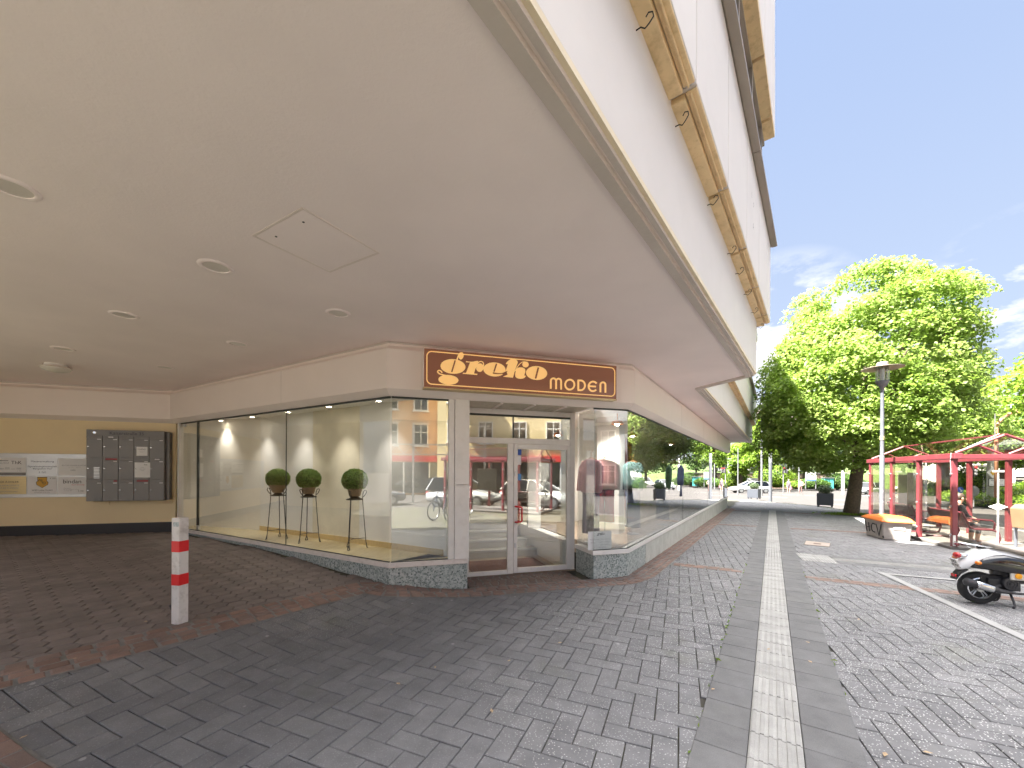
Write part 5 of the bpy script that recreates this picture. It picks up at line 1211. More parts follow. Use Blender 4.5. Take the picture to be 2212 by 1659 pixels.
for s in (-1, 1):
    mb = MB(); rg_ = []
    for x, zt_, zb2, bul in ((-.205, .518, .508, .085), (-.15, .585, .506, .115), (-.09, .635, .503, .145), (-.02, .672, .50, .17), (.07, .702, .488, .19), (.17, .715, .468, .2), (.33, .682, .455, .2), (.48, .645, .44, .19), (.62, .60, .42, .16), (.68, .54, .43, .13)):
        zm = (zt_+zb2)/2; hz = (zt_-zb2)/2; rg_.append([(x, s*(bul*.62+bul*.42*math.cos(a)**.7 if abs(a) < 1.5708 else bul*.5), zm+hz*math.sin(a)) for a in np.linspace(-1.57, 1.57, 13)]+[(x, s*bul*.4, zm+hz*.9), (x, s*bul*.4, zm-hz*.9)])
    mb.loft(rg_); L_(mb, 'side_panel', M_sb2, smooth='all')
    mb = MB(); mb.tube([(-.11, s*.15, .6), (-.14, s*.2, .6)], .014, 8); L_(mb, 'indicator_stalk', M_chrome)
    mb = MB(); mb.ball((-.145, s*.205, .6), (.036, .032, .027)); L_(mb, 'indicator', paint('lens_orange', (.75, .2, .01), .15, bmp=0, coat=.5), smooth='all')
    mb = MB(); mb.box((.36, s*.165, .435), (.30, .03, .10)); L_(mb, 'flank_cover', paint('flank_cream', (.62, .58, .52), .35, bmp=0), bevel=.014)
    mb = MB(); mb.lathe([(.036, 0), (.036, .01), (0, .016)], (.285, s*.181, .445), 20, Matrix.Rotation(R_(90 if s < 0 else -90), 4, 'X')); L_(mb, 'side_reflector', paint('reflector_amber', (.85, .36, .01), .2, bmp=0), smooth=True)
mb = MB()
rings = []
for x, zt_, zb2, hw in ((.055, .845, .825, .05), (.075, .868, .80, .10), (.13, .866, .775, .125), (.25, .825, .755, .14), (.40, .806, .71, .15), (.55, .80, .675, .15), (.70, .80, .665, .135), (.80, .79, .67, .10), (.83, .765, .69, .05)): rings.append(ring_(x, zb2, zt_, hw))
mb.loft(rings); L_(mb, 'seat', M_seat, smooth='all')
mb = MB(); rk = [(-.19, .075), (-.245, .05), (-.255, 0), (-.245, -.05), (-.19, -.075), (.05, -.10), (.1, -.09)]
mb.tube([(.1, .09, .80), (.05, .10, .803)]+[(x, y, .838-.035*(x+.25)/.3) for x, y in rk[0:1]]+[(x, y, .842-.035*(x+.25)/.3) for x, y in rk[1:4]]+[(x, y, .838-.035*(x+.25)/.3) for x, y in rk[4:]], .0075, 8)
for y in (-.035, 0, .035): mb.tube([(-.25, y, .842), (.02, y, .806)], .006, 6)
for s in (-1, 1): mb.tube([(-.10, s*.07, .828), (-.09, s*.075, .78), (-.04, s*.08, .755)], .006, 6)
L_(mb, 'luggage_rack', M_chrome, smooth='all')
mb = MB(); mb.lathe([(.05, .775), (.05, .80), (.035, .807), (0, .808)], (.01, 0, 0), 20); L_(mb, 'fuel_cap', M_sb2, smooth=True)
mb = MB(); mb.ball((-.25, 0, .662), (.04, .06, .042)); L_(mb, 'tail_light', paint('lens_red', (.45, .01, .015), .12, bmp=0, coat=.6), smooth='all')
mb = MB(); mb.loft([ring_(-.232, .62, .70, .055), ring_(-.16, .625, .685, .05), ring_(-.12, .63, .67, .04)]); L_(mb, 'tail_light_housing', M_chrome, smooth='all')
Mp = Matrix.Translation((-.272, 0, .545)) @ Matrix.Rotation(R_(-24), 4, 'Y'); mb = MB(); mb.box((0, 0, 0), (.004, .13, .135), 0, Mp); pl_ = L_(mb, 'license_plate', M_paper, bevel=.001)
mb = MB(); text_mesh(mb, '182', .062, lambda x, y, d: tuple(Mp @ Vector((-.0028, -x, y+.03))), depth=0, bold=.001); text_mesh(mb, 'WWC', .062, lambda x, y, d: tuple(Mp @ Vector((-.0028, -x, y-.03))), depth=0, bold=.001); L_(mb, 'lettering', M_ink, pl_)
mb = MB(); mb.loft([[(-.20, y*.9, .50), (-.17, y*.9, .47), (-.17, y*.8, .46), (-.2, y*.8, .49)] for y in (-.06, .06)]); mb.loft([[(-.19, -.07, .50), (-.19, .07, .50), (-.16, .07, .47), (-.16, -.07, .47)], [(-.25, -.06, .42), (-.25, .06, .42), (-.235, .06, .41), (-.235, -.06, .41)], [(-.30, -.055, .325), (-.30, .055, .325), (-.285, .055, .318), (-.285, -.055, .318)]]); L_(mb, 'mudguard', M_eng)
mb = MB(); mb.box((-.285, 0, .375), (.02, .09, .04)); L_(mb, 'rear_reflector', MATS['lens_red'], bevel=.005)
mb = MB(); mb.tube([(-.262, -.14, .325), (-.255, -.14, .325), (-.24, -.14, .322), (-.10, -.15, .288), (.06, -.155, .245), (.11, -.15, .225), (.3, -.12, .2), (.6, -.08, .18)], [.012, .03, .052, .056, .05, .034, .017, .015], 18); mf = L_(mb, 'muffler', paint('muffler_dark', (.06, .06, .065), .45, metal=.4), smooth=True)
mb = MB(); mb.loft([[(x, -.15+.062*math.sin(a)*k, zc+.062*math.cos(a)*k) for a in np.linspace(-3.0, -.3, 9)]+[(x, -.15+.05*math.sin(a)*k, zc+.05*math.cos(a)*k) for a in np.linspace(-.3, -3.0, 9)] for x, zc, k in ((-.155, .302, .75), (-.12, .293, .97), (-.02, .267, .97), (.06, .246, .85), (.115, .228, .45))]); L_(mb, 'heat_shield', M_chrome, mf, smooth='all')
mb = MB(); mb.box((.20, .0, .30), (.34, .2, .16)); mb.box((.1, 0, .36), (.25, .12, .10)); mb.box((.36, 0, .40), (.3, .22, .14)); mb.tube([(-.015, -.09, .222), (.2, -.1, .3)], .025, 8); L_(mb, 'engine', M_eng, bevel=.02)
mb = MB(); Mx = Matrix.Rotation(R_(90), 4, 'X'); mb.lathe([(.088, -.03), (.088, .02), (.078, .035), (.06, .037), (.058, .028), (.048, .028), (.046, .037), (.036, .037), (.034, .028), (.022, .028), (.02, .038), (0, .038)], (.238, -.12, .322), 32, Mx); L_(mb, 'fan_cover', M_eng, smooth=True)
for s in (-1, 1): mb = MB(); mb.tube([(.27, s*.08, .19), (.285, s*.11, .09), (.28, s*.14, .03), (.25, s*.16, .012)], .013, 8); L_(mb, 'stand_leg', M_eng, smooth='all')
mb = MB(); mb.loft([ring_(.62, .26, .34, .16), ring_(.75, .27, .31, .2), ring_(1.0, .27, .31, .2), ring_(1.06, .28, .36, .19)]); L_(mb, 'floorboard', M_sw, smooth='all')
mb = MB(); mb.loft([[(x-.03+.0*a, .2*w*math.cos(a), z+.0) for a in np.linspace(0, math.pi, 11)]+[(x+.05*math.sin(a), .2*w*math.cos(a), z) for a in np.linspace(math.pi, 0, 11)] for x, z, w in ((1.05, .30, 1.), (1.02, .5, 1.05), (.97, .72, 1.05), (.93, .92, .7))]); L_(mb, 'leg_shield', M_sw, smooth='all')
mb = MB(); mb.loft([[(1.24+.26*math.cos(a), y, .222+.26*math.sin(a)) for a in np.linspace(.35, 2.6, 12)]+[(1.24+.25*math.cos(a), y, .222+.25*math.sin(a)) for a in np.linspace(2.6, .35, 12)] for y in (-.07, 0, .07)]); L_(mb, 'front_fender', M_sb2, smooth='all')
mb = MB(); mb.tube([(1.24, .07, .222), (1.1, .05, .55), (.94, 0, .98)], .025, 8); mb.tube([(1.24, -.07, .222), (1.1, -.05, .55)], .025, 8); L_(mb, 'fork', M_steel)
mb = MB(); mb.loft([ring_(.84, .93, 1.02, .1), ring_(.92, .92, 1.06, .14), ring_(1.0, .94, 1.05, .11)]); L_(mb, 'headset', M_sw, smooth='all')
mb = MB(); mb.ball((1.01, 0, .99), (.03, .075, .06)); L_(mb, 'headlight', M_chrome, smooth='all')
mb = MB(); mb.tube([(.86, -.34, 1.02), (.9, -.1, 1.0), (.9, .1, 1.0), (.86, .34, 1.02)], .016, 8); L_(mb, 'handlebar', M_eng, smooth='all')
for s in (-1, 1):
    mb = MB(); mb.tube([(.9, s*.22, 1.02), (.88, s*.27, 1.16)], .007, 6); mb.lathe([(0, 0), (.055, .004), (.055, .012), (0, .02)], (.88, s*.28, 1.19), 18, Matrix.Rotation(R_(90), 4, 'Y')); L_(mb, 'mirror', M_chrome)
# ------------------------------------------------------------------ planters, pole, manhole
M_plant = paint('planter_slate', (.07, .077, .093), .5, var=.04, bmp=.05)
M_con = leaf_mat('leaf_conifer', [(.04, .07, .03), (.08, .12, .05), (.13, .17, .08)], .15)
for i, (px, py, lab, lab2) in enumerate(((1788, 1096, 'slate grey square planter box left of the big lime tree', 'low grey green shrub in the planter left of the lime tree'), (1631, 1078.5, 'slate grey square planter box at the street corner by the slim mast', 'low grey green shrub in the corner planter'))):
    X, Y, Z = on_g(px, py); s = .78; X += .2; Y += .45
    pt = thing('planter', lab, 'planter', (X, Y, gz(X, Y)), R_(50 if i == 0 else 42), 'square planters along the pavement edge')
    mb = MB(); mb.box((0, 0, .46), (s, s, .70)); mb.build('box', M_plant, pt, local=True, bevel=.01)
    mb = MB(); mb.box((0, 0, .815), (s-.06, s-.06, .02)); mb.build('soil', paint('soil', (.04, .03, .02), 1), pt, local=True)
    for a in (-1, 1):
        for b_ in (-1, 1):
            mb = MB(); mb.box((a*(s/2-.07), b_*(s/2-.07), .055), (.08, .08, .11)); mb.build('foot', M_plant, pt, local=True)
    sh_ = thing('planter_shrub', lab2, 'shrub', (X, Y, gz(X, Y)+.82)); p, n_ = shell(2600, (0, 0, .22), (.40, .40, .30), 90+i, .35, 1.); leaves('foliage', p, n_+[0, 0, .4], .075, M_con, sh_, 95+i, .8, .35, local=True)
    mb = MB(); mb.tube([(0, 0, -.05), (0, 0, .25)], .02, 6); mb.build('stem', paint('bark', (.10, .075, .05), .9, var=.3, scale=12, bmp=.6, bscale=30), sh_, local=True)
X, Y, Z = on_g(1664, 1082.3)
st_ = thing('light_column', 'dark grey cylindrical light column with pale top at the kerb', 'light column', (X, Y, Z))
mb = MB(); mb.lathe([(.115, -.1), (.115, 2.85), (0, 2.85)], k=24); mb.build('shaft', M_pole, st_, local=True, smooth=True)
mb = MB(); mb.lathe([(.112, 2.855), (.112, 3.62), (0, 3.64)], k=24); mb.build('lamp_top', paint('lamp_pale', (.25, .26, .27), .3), st_, local=True, smooth=True)
z5 = zs(2700, 1500, 700, 1936)
mp_ = [on_g(*z5(*q))[:2] for q in ((800, 1405), (1065, 1432), (1055, 1470), (780, 1445))]
mh = thing('manhole_cover', 'pinkish concrete manhole cover set in the dark pavers', 'manhole cover', (mp_[0][0], mp_[0][1], gz(*mp_[0])))
mb = MB(); mb.prism(mp_, lambda x, y: gz(x, y)-.02, lambda x, y: gz(x, y)+.008); mb.build('frame', M_kerb, mh)
mb = MB(); mb.prism(ins(mp_, .07), lambda x, y: gz(x, y)-.02, lambda x, y: gz(x, y)+.012); mb.build('lid', paint('lid_pink', (.40, .33, .28), .85, var=.12), mh)
mb = MB(); c4 = ins(mp_, .72); mb.prism(c4, lambda x, y: gz(x, y)-.02, lambda x, y: gz(x, y)+.0135); mb.build('lid_slot', paint('slot_brown', (.2, .14, .11), .9), mh)
# ------------------------------------------------------------------ trees, shrubs, hedges
M_bark = MATS['bark']
M_lime = leaf_mat('leaf_lime', [(.11, .175, .03), (.165, .24, .045), (.22, .295, .075), (.28, .335, .12)], .5)
M_green = leaf_mat('leaf_green', [(.03, .07, .012), (.06, .12, .02), (.10, .17, .03)], .35)
M_fresh = leaf_mat('leaf_fresh', [(.08, .15, .015), (.14, .22, .025), (.2, .27, .04)], .4)
def clumps(cs, per, r, rz, seed):
    rg = np.random.default_rng(seed); P, Nn, Q = [], [], []
    for c, ax_ in cs:
        k = int(per*rg.uniform(.7, 1.3)); s = rg.uniform(.75, 1.25)
        d = rg.normal(0, 1, (k, 3)); d /= np.linalg.norm(d, axis=1)[:, None]; d *= rg.uniform(.25, 1., k)[:, None]**.6
        p = d*np.array([r*s, r*s, rz*s]); p[:, 2] -= .28*(p[:, 0]*ax_[0]+p[:, 1]*ax_[1])+.18*(p[:, 0]**2+p[:, 1]**2)/r
        P.append(p+np.array(c)); n_ = d*.5+np.array([ax_[0]*.4, ax_[1]*.4, .9]); Nn.append(n_); Q.append(np.full(k, rg.uniform(.2, .8)))
    return np.concatenate(P), np.concatenate(Nn), np.concatenate(Q)
def envelope_tree(name, label, base, tr, lean, prof, Y0, depth, ncl, per, leaf, mat, seed, r=.75, notch=None, group=None, wtop=None):
    """prof: (z above ground, x left, x right) of the crown"""
    rg = np.random.default_rng(seed); o = thing(name, label, 'tree', base, 0, group)
    zs_ = [p[0] for p in prof]; cs = []; tries = 0
    while len(cs) < ncl and tries < ncl*60:
        tries += 1
        z = rg.uniform(zs_[0], zs_[-1]); l = interp(z, [(p[0], p[1]) for p in prof]); rr_ = interp(z, [(p[0], p[2]) for p in prof]); a = (rr_-l)/2; cxx = (l+rr_)/2
        if rg.uniform() > (a/5.)**1.0+.12: continue
        th = rg.uniform(0, 2*math.pi); k = math.sqrt(rg.uniform(.3, 1.)); k = min(1, k*1.06); b_ = min(a, depth)
        x, y = cxx+math.cos(th)*max(.1, a-r*.85)*k, Y0+math.sin(th)*max(.1, b_-r*.8)*k
        if notch and notch(x, z): continue
        cs.append(((x, y, base[2]+z), (math.cos(th)*k, math.sin(th)*k)))
    P, Nn, Q = clumps(cs, per, r, r*.6, seed+1)
    leaves('crown', P, Nn, leaf, mat, o, seed+2, .75, .8, .1, rnd=Q)
    mb = MB(); H = zs_[-1]; b0 = Vector(base); top = Vector((base[0]+lean[0], base[1]+lean[1], base[2]+zs_[0]+1.0))
    mb.tube([b0+Vector((0, 0, -.1)), b0+Vector((0, 0, .15)), b0.lerp(top, .35), b0.lerp(top, .7), top], [tr*1.35, tr*1.12, tr*.98, tr*.88, tr*.75], 14)
    for i in range(9):
        c = cs[(i*len(cs))//9][0]; e = Vector(c); s = top+Vector((0, 0, -.5+.15*i*H/10)); m_ = s.lerp(e, .45)+Vector((0, 0, .3))
        if e.z < s.z: s = Vector((top.x, top.y, max(base[2]+zs_[0], e.z-.8)))
        mb.tube([s, m_, e], [tr*.42, tr*.28, tr*.1], 7)
    mb.tube([top, Vector(((prof[len(prof)//2][1]+prof[len(prof)//2][2])/2, Y0, base[2]+H*.55)), Vector(((prof[-1][1]+prof[-1][2])/2, Y0, base[2]+H*.9))], [tr*.72, tr*.4, tr*.06], 8)
    mb.build('trunk', M_bark, o, smooth='all'); return o
tx, ty, tz = on_g(1839, 1112)
k_ = lambda V: (V-1106)/46.3*ty/18.7
LP = [(1.95, 1740, 1860), (2.5, 1690, 1950), (3.3, 1655, 2015), (4.1, 1646, 2035), (4.9, 1648, 2040), (5.6, 1640, 2045), (6.3, 1660, 2050), (7.1, 1668, 2050), (7.9, 1692, 2045), (8.6, 1712, 2068), (9.4, 1718, 2052), (10.0, 1722, 2040), (10.5, 1730, 2015), (10.9, 1808, 1995), (11.4, 1828, 1988), (11.9, 1842, 1985)]
sc_ = ty/18.7
prof_l = [(z*sc_+.25, k_(l), k_(r_)) for z, l, r_ in LP]
def notch(x, z):
    V = 1106+46.3*(x/sc_); return (z > 9.6*sc_ and abs(V-1903) < 20+(z/sc_-9.6)*20) or (z > 9.2*sc_ and abs(V-1781) < 24)
tree0 = envelope_tree('lime_tree', 'large bright green lime tree with broad crown behind the lamp post', (tx, ty, tz), .27, (.5, .1), prof_l, ty, 4.3, 760, 140, .142, M_lime, 11, .66, notch)
# grass and ivy at its foot
rg = np.random.default_rng(3); p = np.stack([tx+rg.normal(-.25, .5, 500), ty+rg.normal(-.1, .28, 500), np.full(500, tz+.06)], 1); stuff(leaves('grass', p, np.tile([0, -.6, .4], (500, 1)), .13, M_fresh, None, 4, .6, .35))
def bush(name, label, cat, c, r, n, leaf, mat, seed, group=None, core=True):
    X, Y, Z = c; o = thing(name, label, cat, (X, Y, Z), 0, group)
    p, n_ = shell(n, (0, 0, r[2]*.85), r, seed, .72, 1.04); rg = np.random.default_rng(seed)
    for _ in range(7):
        q = rg.normal(0, 1, 3); q /= np.linalg.norm(q); p += n_*np.array(r)*.12*np.maximum(0, (n_@q)-.6)[:, None]*rg.choice([-1, 1.6])
    k = p[:, 2] > .02; leaves('foliage', p[k], n_[k], leaf, mat, o, seed+1, .6, .7, local=True)
    if core:
        mb = MB(); mb.ball((0, 0, r[2]*.85), (r[0]*.78, r[1]*.78, r[2]*.78)); mb.build('branches', MATS['leaf_core'], o, local=True)
    return o
def hedge(label, a, b_, w, h, n, leaf, mat, seed, z0=None, group=None):
    rg = np.random.default_rng(seed); l = math.dist(a, b_); d = np.array([(b_[0]-a[0])/l, (b_[1]-a[1])/l]); nn = np.array([d[1], -d[0]])
    zz = street((a[0]+b_[0])/2, (a[1]+b_[1])/2)-.12 if z0 is None else z0
    o = thing('hedge', label, 'hedge', ((a[0]+b_[0])/2, (a[1]+b_[1])/2, zz), 0, group)
    t_ = rg.uniform(0, l, n); th = rg.uniform(0, math.pi, n); hh_ = h*(1+.12*np.sin(t_*1.7+seed)+.1*np.sin(t_*4.1)); k = rg.uniform(.8, 1.05, n)
    off = np.cos(th)*w/2*k; z = np.sin(th)**.6*hh_*k; P = np.stack([a[0]+d[0]*t_+nn[0]*off, a[1]+d[1]*t_+nn[1]*off, zz+z], 1)
    Nn = np.stack([nn[0]*np.cos(th), nn[1]*np.cos(th), np.sin(th)+.3], 1); leaves('foliage', P, Nn, leaf, mat, o, seed+1, .6, .7)
    mb = MB(); mb.loft([[(a[0]+d[0]*s+nn[0]*w*.40*math.cos(q), a[1]+d[1]*s+nn[1]*w*.40*math.cos(q), zz+h*.78*max(0, math.sin(q))) for q in np.linspace(0, math.pi, 7)] for s in (0.1, l*.33, l*.66, l-.1)]); mb.build('branches', MATS['leaf_core'], o)
    return o
def simple_tree(label, px, py_base, Y, w, h, seed, mat=None, leaf=.3, base_z=None, cl=70, per=120, name='street_tree', grp='trees beyond the junction', trunk=.22, clear=.3):
    X, _, z = on_Y(px, py_base, Y); 
    if base_z is not None: z = base_z
    pr_ = [(h*clear, -w*.25), (h*(clear+.12), -w*.42), (h*.6, -w*.5), (h*.8, -w*.4), (h*.95, -w*.2), (h, -w*.06)]
    return envelope_tree(name, label, (X, Y, z), trunk, (.2, .1), [(a, X+b_, X-b_) for a, b_ in pr_], Y, w*.5, cl, per, leaf, mat or M_green, seed, w*.16, None, grp)
# second lime behind, and trees far behind the shelter
simple_tree('second green tree partly hidden behind the large lime tree', 2040, 1050, 27, 7.6, 8.6, 21, M_lime, .2, None, 130, 130, trunk=.25, clear=.25)
simple_tree('pale green tree crowns rising behind the bus shelter roof', 2165, 1050, 40, 9, 8.4, 22, M_fresh, .3, None, 90, 130)
simple_tree('dark green tree behind the parked cars near the white car', 2030, 1045, 46, 8, 8, 23, M_green, .3, None, 90, 130)
simple_tree('green tree behind the concrete mast at the right edge', 2290, 1045, 36, 10, 9.5, 24, M_green, .3, None, 90, 130)
simple_tree('green tree behind the long bus shelter beam', 1950, 1045, 52, 9, 9, 25, M_green, .3, None, 80, 130)
simple_tree('young bright green tree left of the dark light column', 1640, 1050, 58, 6.5, 9.2, 26, M_fresh, .28, None, 70, 130)
simple_tree('small bright tree right beside the building end', 1600, 1050, 62, 5.5, 7.2, 27, M_fresh, .28, None, 60, 120)
simple_tree('bright green tree behind the two pedestrians', 1738, 1045, 66, 8, 10, 28, M_fresh, .3, None, 70, 130, trunk=.35)
simple_tree('broad dark tree far behind the planter', 1800, 1040, 74, 9, 9.5, 29, M_green, .35, None, 70, 120)
# overhanging branches of a tree outside the right picture edge
envelope_tree('maple_tree', 'yellow green tree reaching in at the right picture edge', (16.6, 11.2, street(16.6, 11.2)-.1), .2, (.2, 0), [(3.6, 15.6, 17.8), (4.2, 14.55, 19), (4.9, 14.15, 19.4), (5.4, 14.5, 19), (6.2, 15.6, 18), (7, 16.4, 17.2)], 11.2, 2.2, 120, 90, .13, M_fresh, 33, .5)
# hedges on the traffic island and beyond
hedge('long bright low hedge on the traffic island behind the shelter', on_g(2052, 1082)[:2], (26.5, 15.5), 1.6, .85, 9000, .10, M_fresh, 41)
hedge('taller clipped hedge behind the island hedge at the right edge', (34.5, 28.5), (44, 26), 2.2, 1.5, 5000, .16, M_fresh, 42)
hedge('dark hedge row behind the parked cars', (47, 48), (66, 44), 2.5, 1.7, 5000, .22, M_green, 43)
bush('round_bush', 'large round bright green bush on the bank behind the pedestrians', 'bush', (*on_Y(1672, 1052, 66)[:2], on_Y(1672, 1053, 66)[2]), (3.3, 2.2, 1.9), 7000, .22, M_fresh, 51)
bush('round_bush', 'low green bush at the far left beside the building end', 'bush', on_Y(1588, 1052, 64), (2.6, 1.8, 1.2), 4000, .2, M_fresh, 52)
bush('round_bush', 'dark green shrub under the map board', 'bush', on_Y(1755, 1056, 62), (2.6, 1.6, .85), 4000, .2, M_green, 53)
bush('round_bush', 'dark green shrub right of the turquoise cabinet', 'bush', on_Y(1812, 1056, 64), (2.4, 1.8, 1.3), 4000, .2, M_green, 54)
bush('round_bush', 'green shrub left of the map board behind the pedestrians', 'bush', on_Y(1718, 1056, 63), (1.5, 1.3, .7), 2500, .2, M_fresh, 55)
bush('round_bush', 'round green bush behind the traffic light by the parked cars', 'bush', on_Y(2112, 1058, 44), (2.2, 1.8, 1.3), 4000, .2, M_fresh, 56)
# weeds in the joints and at the kerb
pts = []
for i in range(50):
    s = random.uniform(-1, 7); o = .0 if random.random() < .75 else .93; q = sp(s, o+random.uniform(-.012, .012)); pts.append((*q, gz(*q)+.012))
for i in range(420):
    k = random.randint(1, len(KERB)-3); a, b_ = KERB[k], KERB[k+1]; f_ = random.random(); q = (a[0]+(b_[0]-a[0])*f_-random.uniform(0, .5), a[1]+(b_[1]-a[1])*f_-random.uniform(0, .7)); pts.append((*q, gz(*q)+.02))
p = np.array(pts); stuff(leaves('weeds', p, np.tile([0, -.3, .8], (len(p), 1)), .05, M_fresh, None, 8, .7, .35))
M_dead = paint('dry_leaf', (.42, .30, .18), .8, var=.3, scale=40, bmp=0)
pts = [(*on_g(*q)[:2],) for q in ((1912, 1634), (2005, 1630), (1540, 1492), (1660, 1405), (1100, 1430), (1210, 1391), (845, 1373), (315, 1345), (160, 1426), (52, 1596), (1062, 1539), (860, 1480), (940, 1444), (1745, 1390), (1750, 1432), (1855, 1340))]
p = np.array([(x, y, gz(x, y)+.014) for x, y in pts]); me_ = leaves('fallen_leaves', p, np.tile([0., 0, 1], (len(p), 1)), .05, M_dead, None, 9, .08, .5, .05); stuff(me_)
# ------------------------------------------------------------------ houses: across the street (mirrored in the shop glass) and beyond the junction
M_wfr = paint('window_white', (.72, .71, .68), .5, bmp=0); M_wgl = glass('house_glass', (.12, .14, .16), 1.2, .10)
M_slate = paint('slate_grey', (.19, .195, .205), .7, var=.25, scale=14, stretch=(1, 1, 6), bmp=.4, bscale=20); M_roof = paint('roof_dark', (.10, .075, .065), .8, var=.25, scale=10, stretch=(1, 1, 5), bmp=.4, bscale=16)
def house(label, c, w, d, h, rz, mwall, cols, rows, roof=2.5, win=(1.0, 1.5), first=1.0, storey=3.0, gable_front=False, shop=None, name='town_house', z0=None, mroof=None, balc=None):
    z = street(*c)-.2 if z0 is None else z0; o = thing(name, label, 'house', (c[0], c[1], z), rz)
    mb = MB(); mb.box((0, 0, h/2), (w, d, h)); mb.build('wall', mwall, o, local=True)
    mb = MB(); e = .4
    if gable_front:
        mb.hexa([(-w/2-e, -d/2-e, h), (w/2+e, -d/2-e, h), (w/2+e, d/2+e, h), (-w/2-e, d/2+e, h), (-.05, -d/2-e, h+roof), (.05, -d/2-e, h+roof), (.05, d/2+e, h+roof), (-.05, d/2+e, h+roof)])
        g = MB(); g.add([(-w/2, -d/2-e-.02, h+.0), (w/2, -d/2-e-.02, h), (0, -d/2-e-.02, h+roof-.35)], [(0, 1, 2)]); g.build('gable', mwall, o, local=True)
        f2 = MB(); f2.box((0, -d/2-e-.05, h+roof*.32), (1.0, .06, 1.2)); gw = f2.build('window', M_wfr, o, local=True); g2 = MB(); g2.box((0, -d/2-e-.09, h+roof*.32), (.8, .03, 1.0)); g2.build('pane', M_wgl, gw, local=True)
    else:
        mb.hexa([(-w/2-e, -d/2-e, h), (w/2+e, -d/2-e, h), (w/2+e, d/2+e, h), (-w/2-e, d/2+e, h), (-w/2+.6, -.1, h+roof), (w/2-.6, -.1, h+roof), (w/2-.6, .1, h+roof), (-w/2+.6, .1, h+roof)])
    rf = mb.build('roof', mroof or M_roof, o, local=True)
    mb = MB(); mb.box((w*.25, d*.1, h+roof*.9), (.6, .6, roof*.8)); mb.build('chimney', paint('chimney_brick', (.25, .12, .09), .9, var=.2, scale=20), rf, local=True)
    mb = MB(); mb.box((0, -d/2-.08, h-.1), (w+.2, .16, .2)); mb.build('eaves', M_wfr, o, local=True)
    for r in range(rows):
        for c_ in range(cols):
            if r == 0 and shop: continue
            x = -w/2+w*(c_+.5)/cols; zz = first+r*storey+win[1]/2
            mb = MB(); W2, H2 = win
            for a, b_, s1, s2 in ((-W2/2, 0, .09, H2), (W2/2, 0, .09, H2), (0, H2/2, W2+.09, .09), (0, -H2/2, W2+.09, .09), (0, 0, .06, H2), (0, H2*.18, W2, .06)): mb.box((x+a, -d/2-.03, zz+b_), (s1, .08, s2))
            mb.box((x, -d/2-.08, zz-H2/2-.09), (W2+.3, .2, .07)); wn = mb.build('window', M_wfr, o, local=True)
            mb = MB(); mb.box((x, -d/2-.012, zz), (W2, .02, H2)); mb.build('pane', M_wgl, wn, local=True)
    if shop:
        mb = MB(); mb.box((0, -d/2-.02, 1.45), (w*.86, .06, 2.5)); sf = mb.build('shop_front', M_wgl, o, local=True)
        mb = MB()
        for k in range(6): mb.box((-w*.43+w*.86*k/5, -d/2-.06, 1.45), (.12, .1, 2.5))
        mb.build('shop_post', M_wfr, sf, local=True)
        mb = MB(); mb.box((0, -d/2-.1, 3.0), (w*.86, .2, .45)); mb.build('shop_fascia', shop, o, local=True)
    if balc:
        mb = MB(); mb.box((balc, -d/2-.6, first+2*storey-.35), (w*.36, 1.2, .15))
        for k in range(15): mb.box((balc-w*.18+w*.36*k/14, -d/2-1.17, first+2*storey+.15), (.03, .03, .9))
        mb.box((balc, -d/2-1.17, first+2*storey+.62), (w*.36, .05, .05)); mb.build('balcony', M_wfr, o, local=True)
    return o
M_hy = paint('plaster_yellow', (.66, .53, .27), .85, var=.04, bmp=.1); M_ho = paint('plaster_orange', (.62, .36, .17), .85, var=.04, bmp=.1); M_hw = paint('plaster_pale', (.62, .60, .56), .85, var=.04, bmp=.1); M_hgr = paint('cladding_grey', (.34, .36, .40), .5, var=.04, bmp=.05)
def face_to(x, y, tx_=0, ty_=4): return math.atan2(ty_-y, tx_-x)+math.pi/2
house('yellow plaster house with white windows and balcony, mirrored in the door transom', (16.3, -18.2), 11, 9, 9.6, R_(-228+180)+R_(0) if False else face_to(16.3, -18.2), M_hy, 4, 3, 3, (1.1, 1.7), 1.2, 3.1, shop=M_redp, balc=2.2)
house('slate hung gabled house with white windows, mirrored in the corner window', (27.5, -11.5), 9, 9, 6.2, face_to(27.5, -11.5), M_slate, 3, 2, 5.0, (1.2, 1.6), 1.0, 2.9, gable_front=True)
house('orange plaster house with a shop front, mirrored in the left corner glass', (7.5, -25), 12, 9, 8.6, face_to(7.5, -25), M_ho, 5, 3, 3, (1.1, 1.6), 1.2, 2.9, shop=M_redp)
house('grey clad block with flat roof between the mirrored houses', (12.5, -24.5), 7, 8, 11, face_to(12.5, -24.5), M_hgr, 2, 3, .4, (1.6, 1.4), 1.5, 3.2)
house('pale plaster house far down the street behind the trees', (40, -6), 10, 9, 8, face_to(40, -6), M_hw, 4, 3, 3, (1.1, 1.6), 1.2, 2.7)
simple_tree('green tree behind the mirrored gabled house', 2600, 1045, 5.5, 6, 8, 61, M_green, .28, None, 50, 90, grp='trees across the street') if False else None
hX, hY, _ = on_Y(1628, 1030, 82)
house('slate hung house with white windows behind the bank at the street end', (hX, hY), 17, 10, 9.5, R_(16), M_slate, 5, 3, 4, (1.5, 2.0), 1.2, 3.1, z0=1.2)
hX, hY, _ = on_Y(1590, 1030, 95)
hX, hY, _ = on_Y(2215, 1050, 52)
house('pale rendered building with a ribbon window behind the island trees', (hX+2, hY+4), 14, 9, 6.2, R_(-24), M_hw, 3, 2, .4, (2.4, 1.1), 1.4, 2.7)
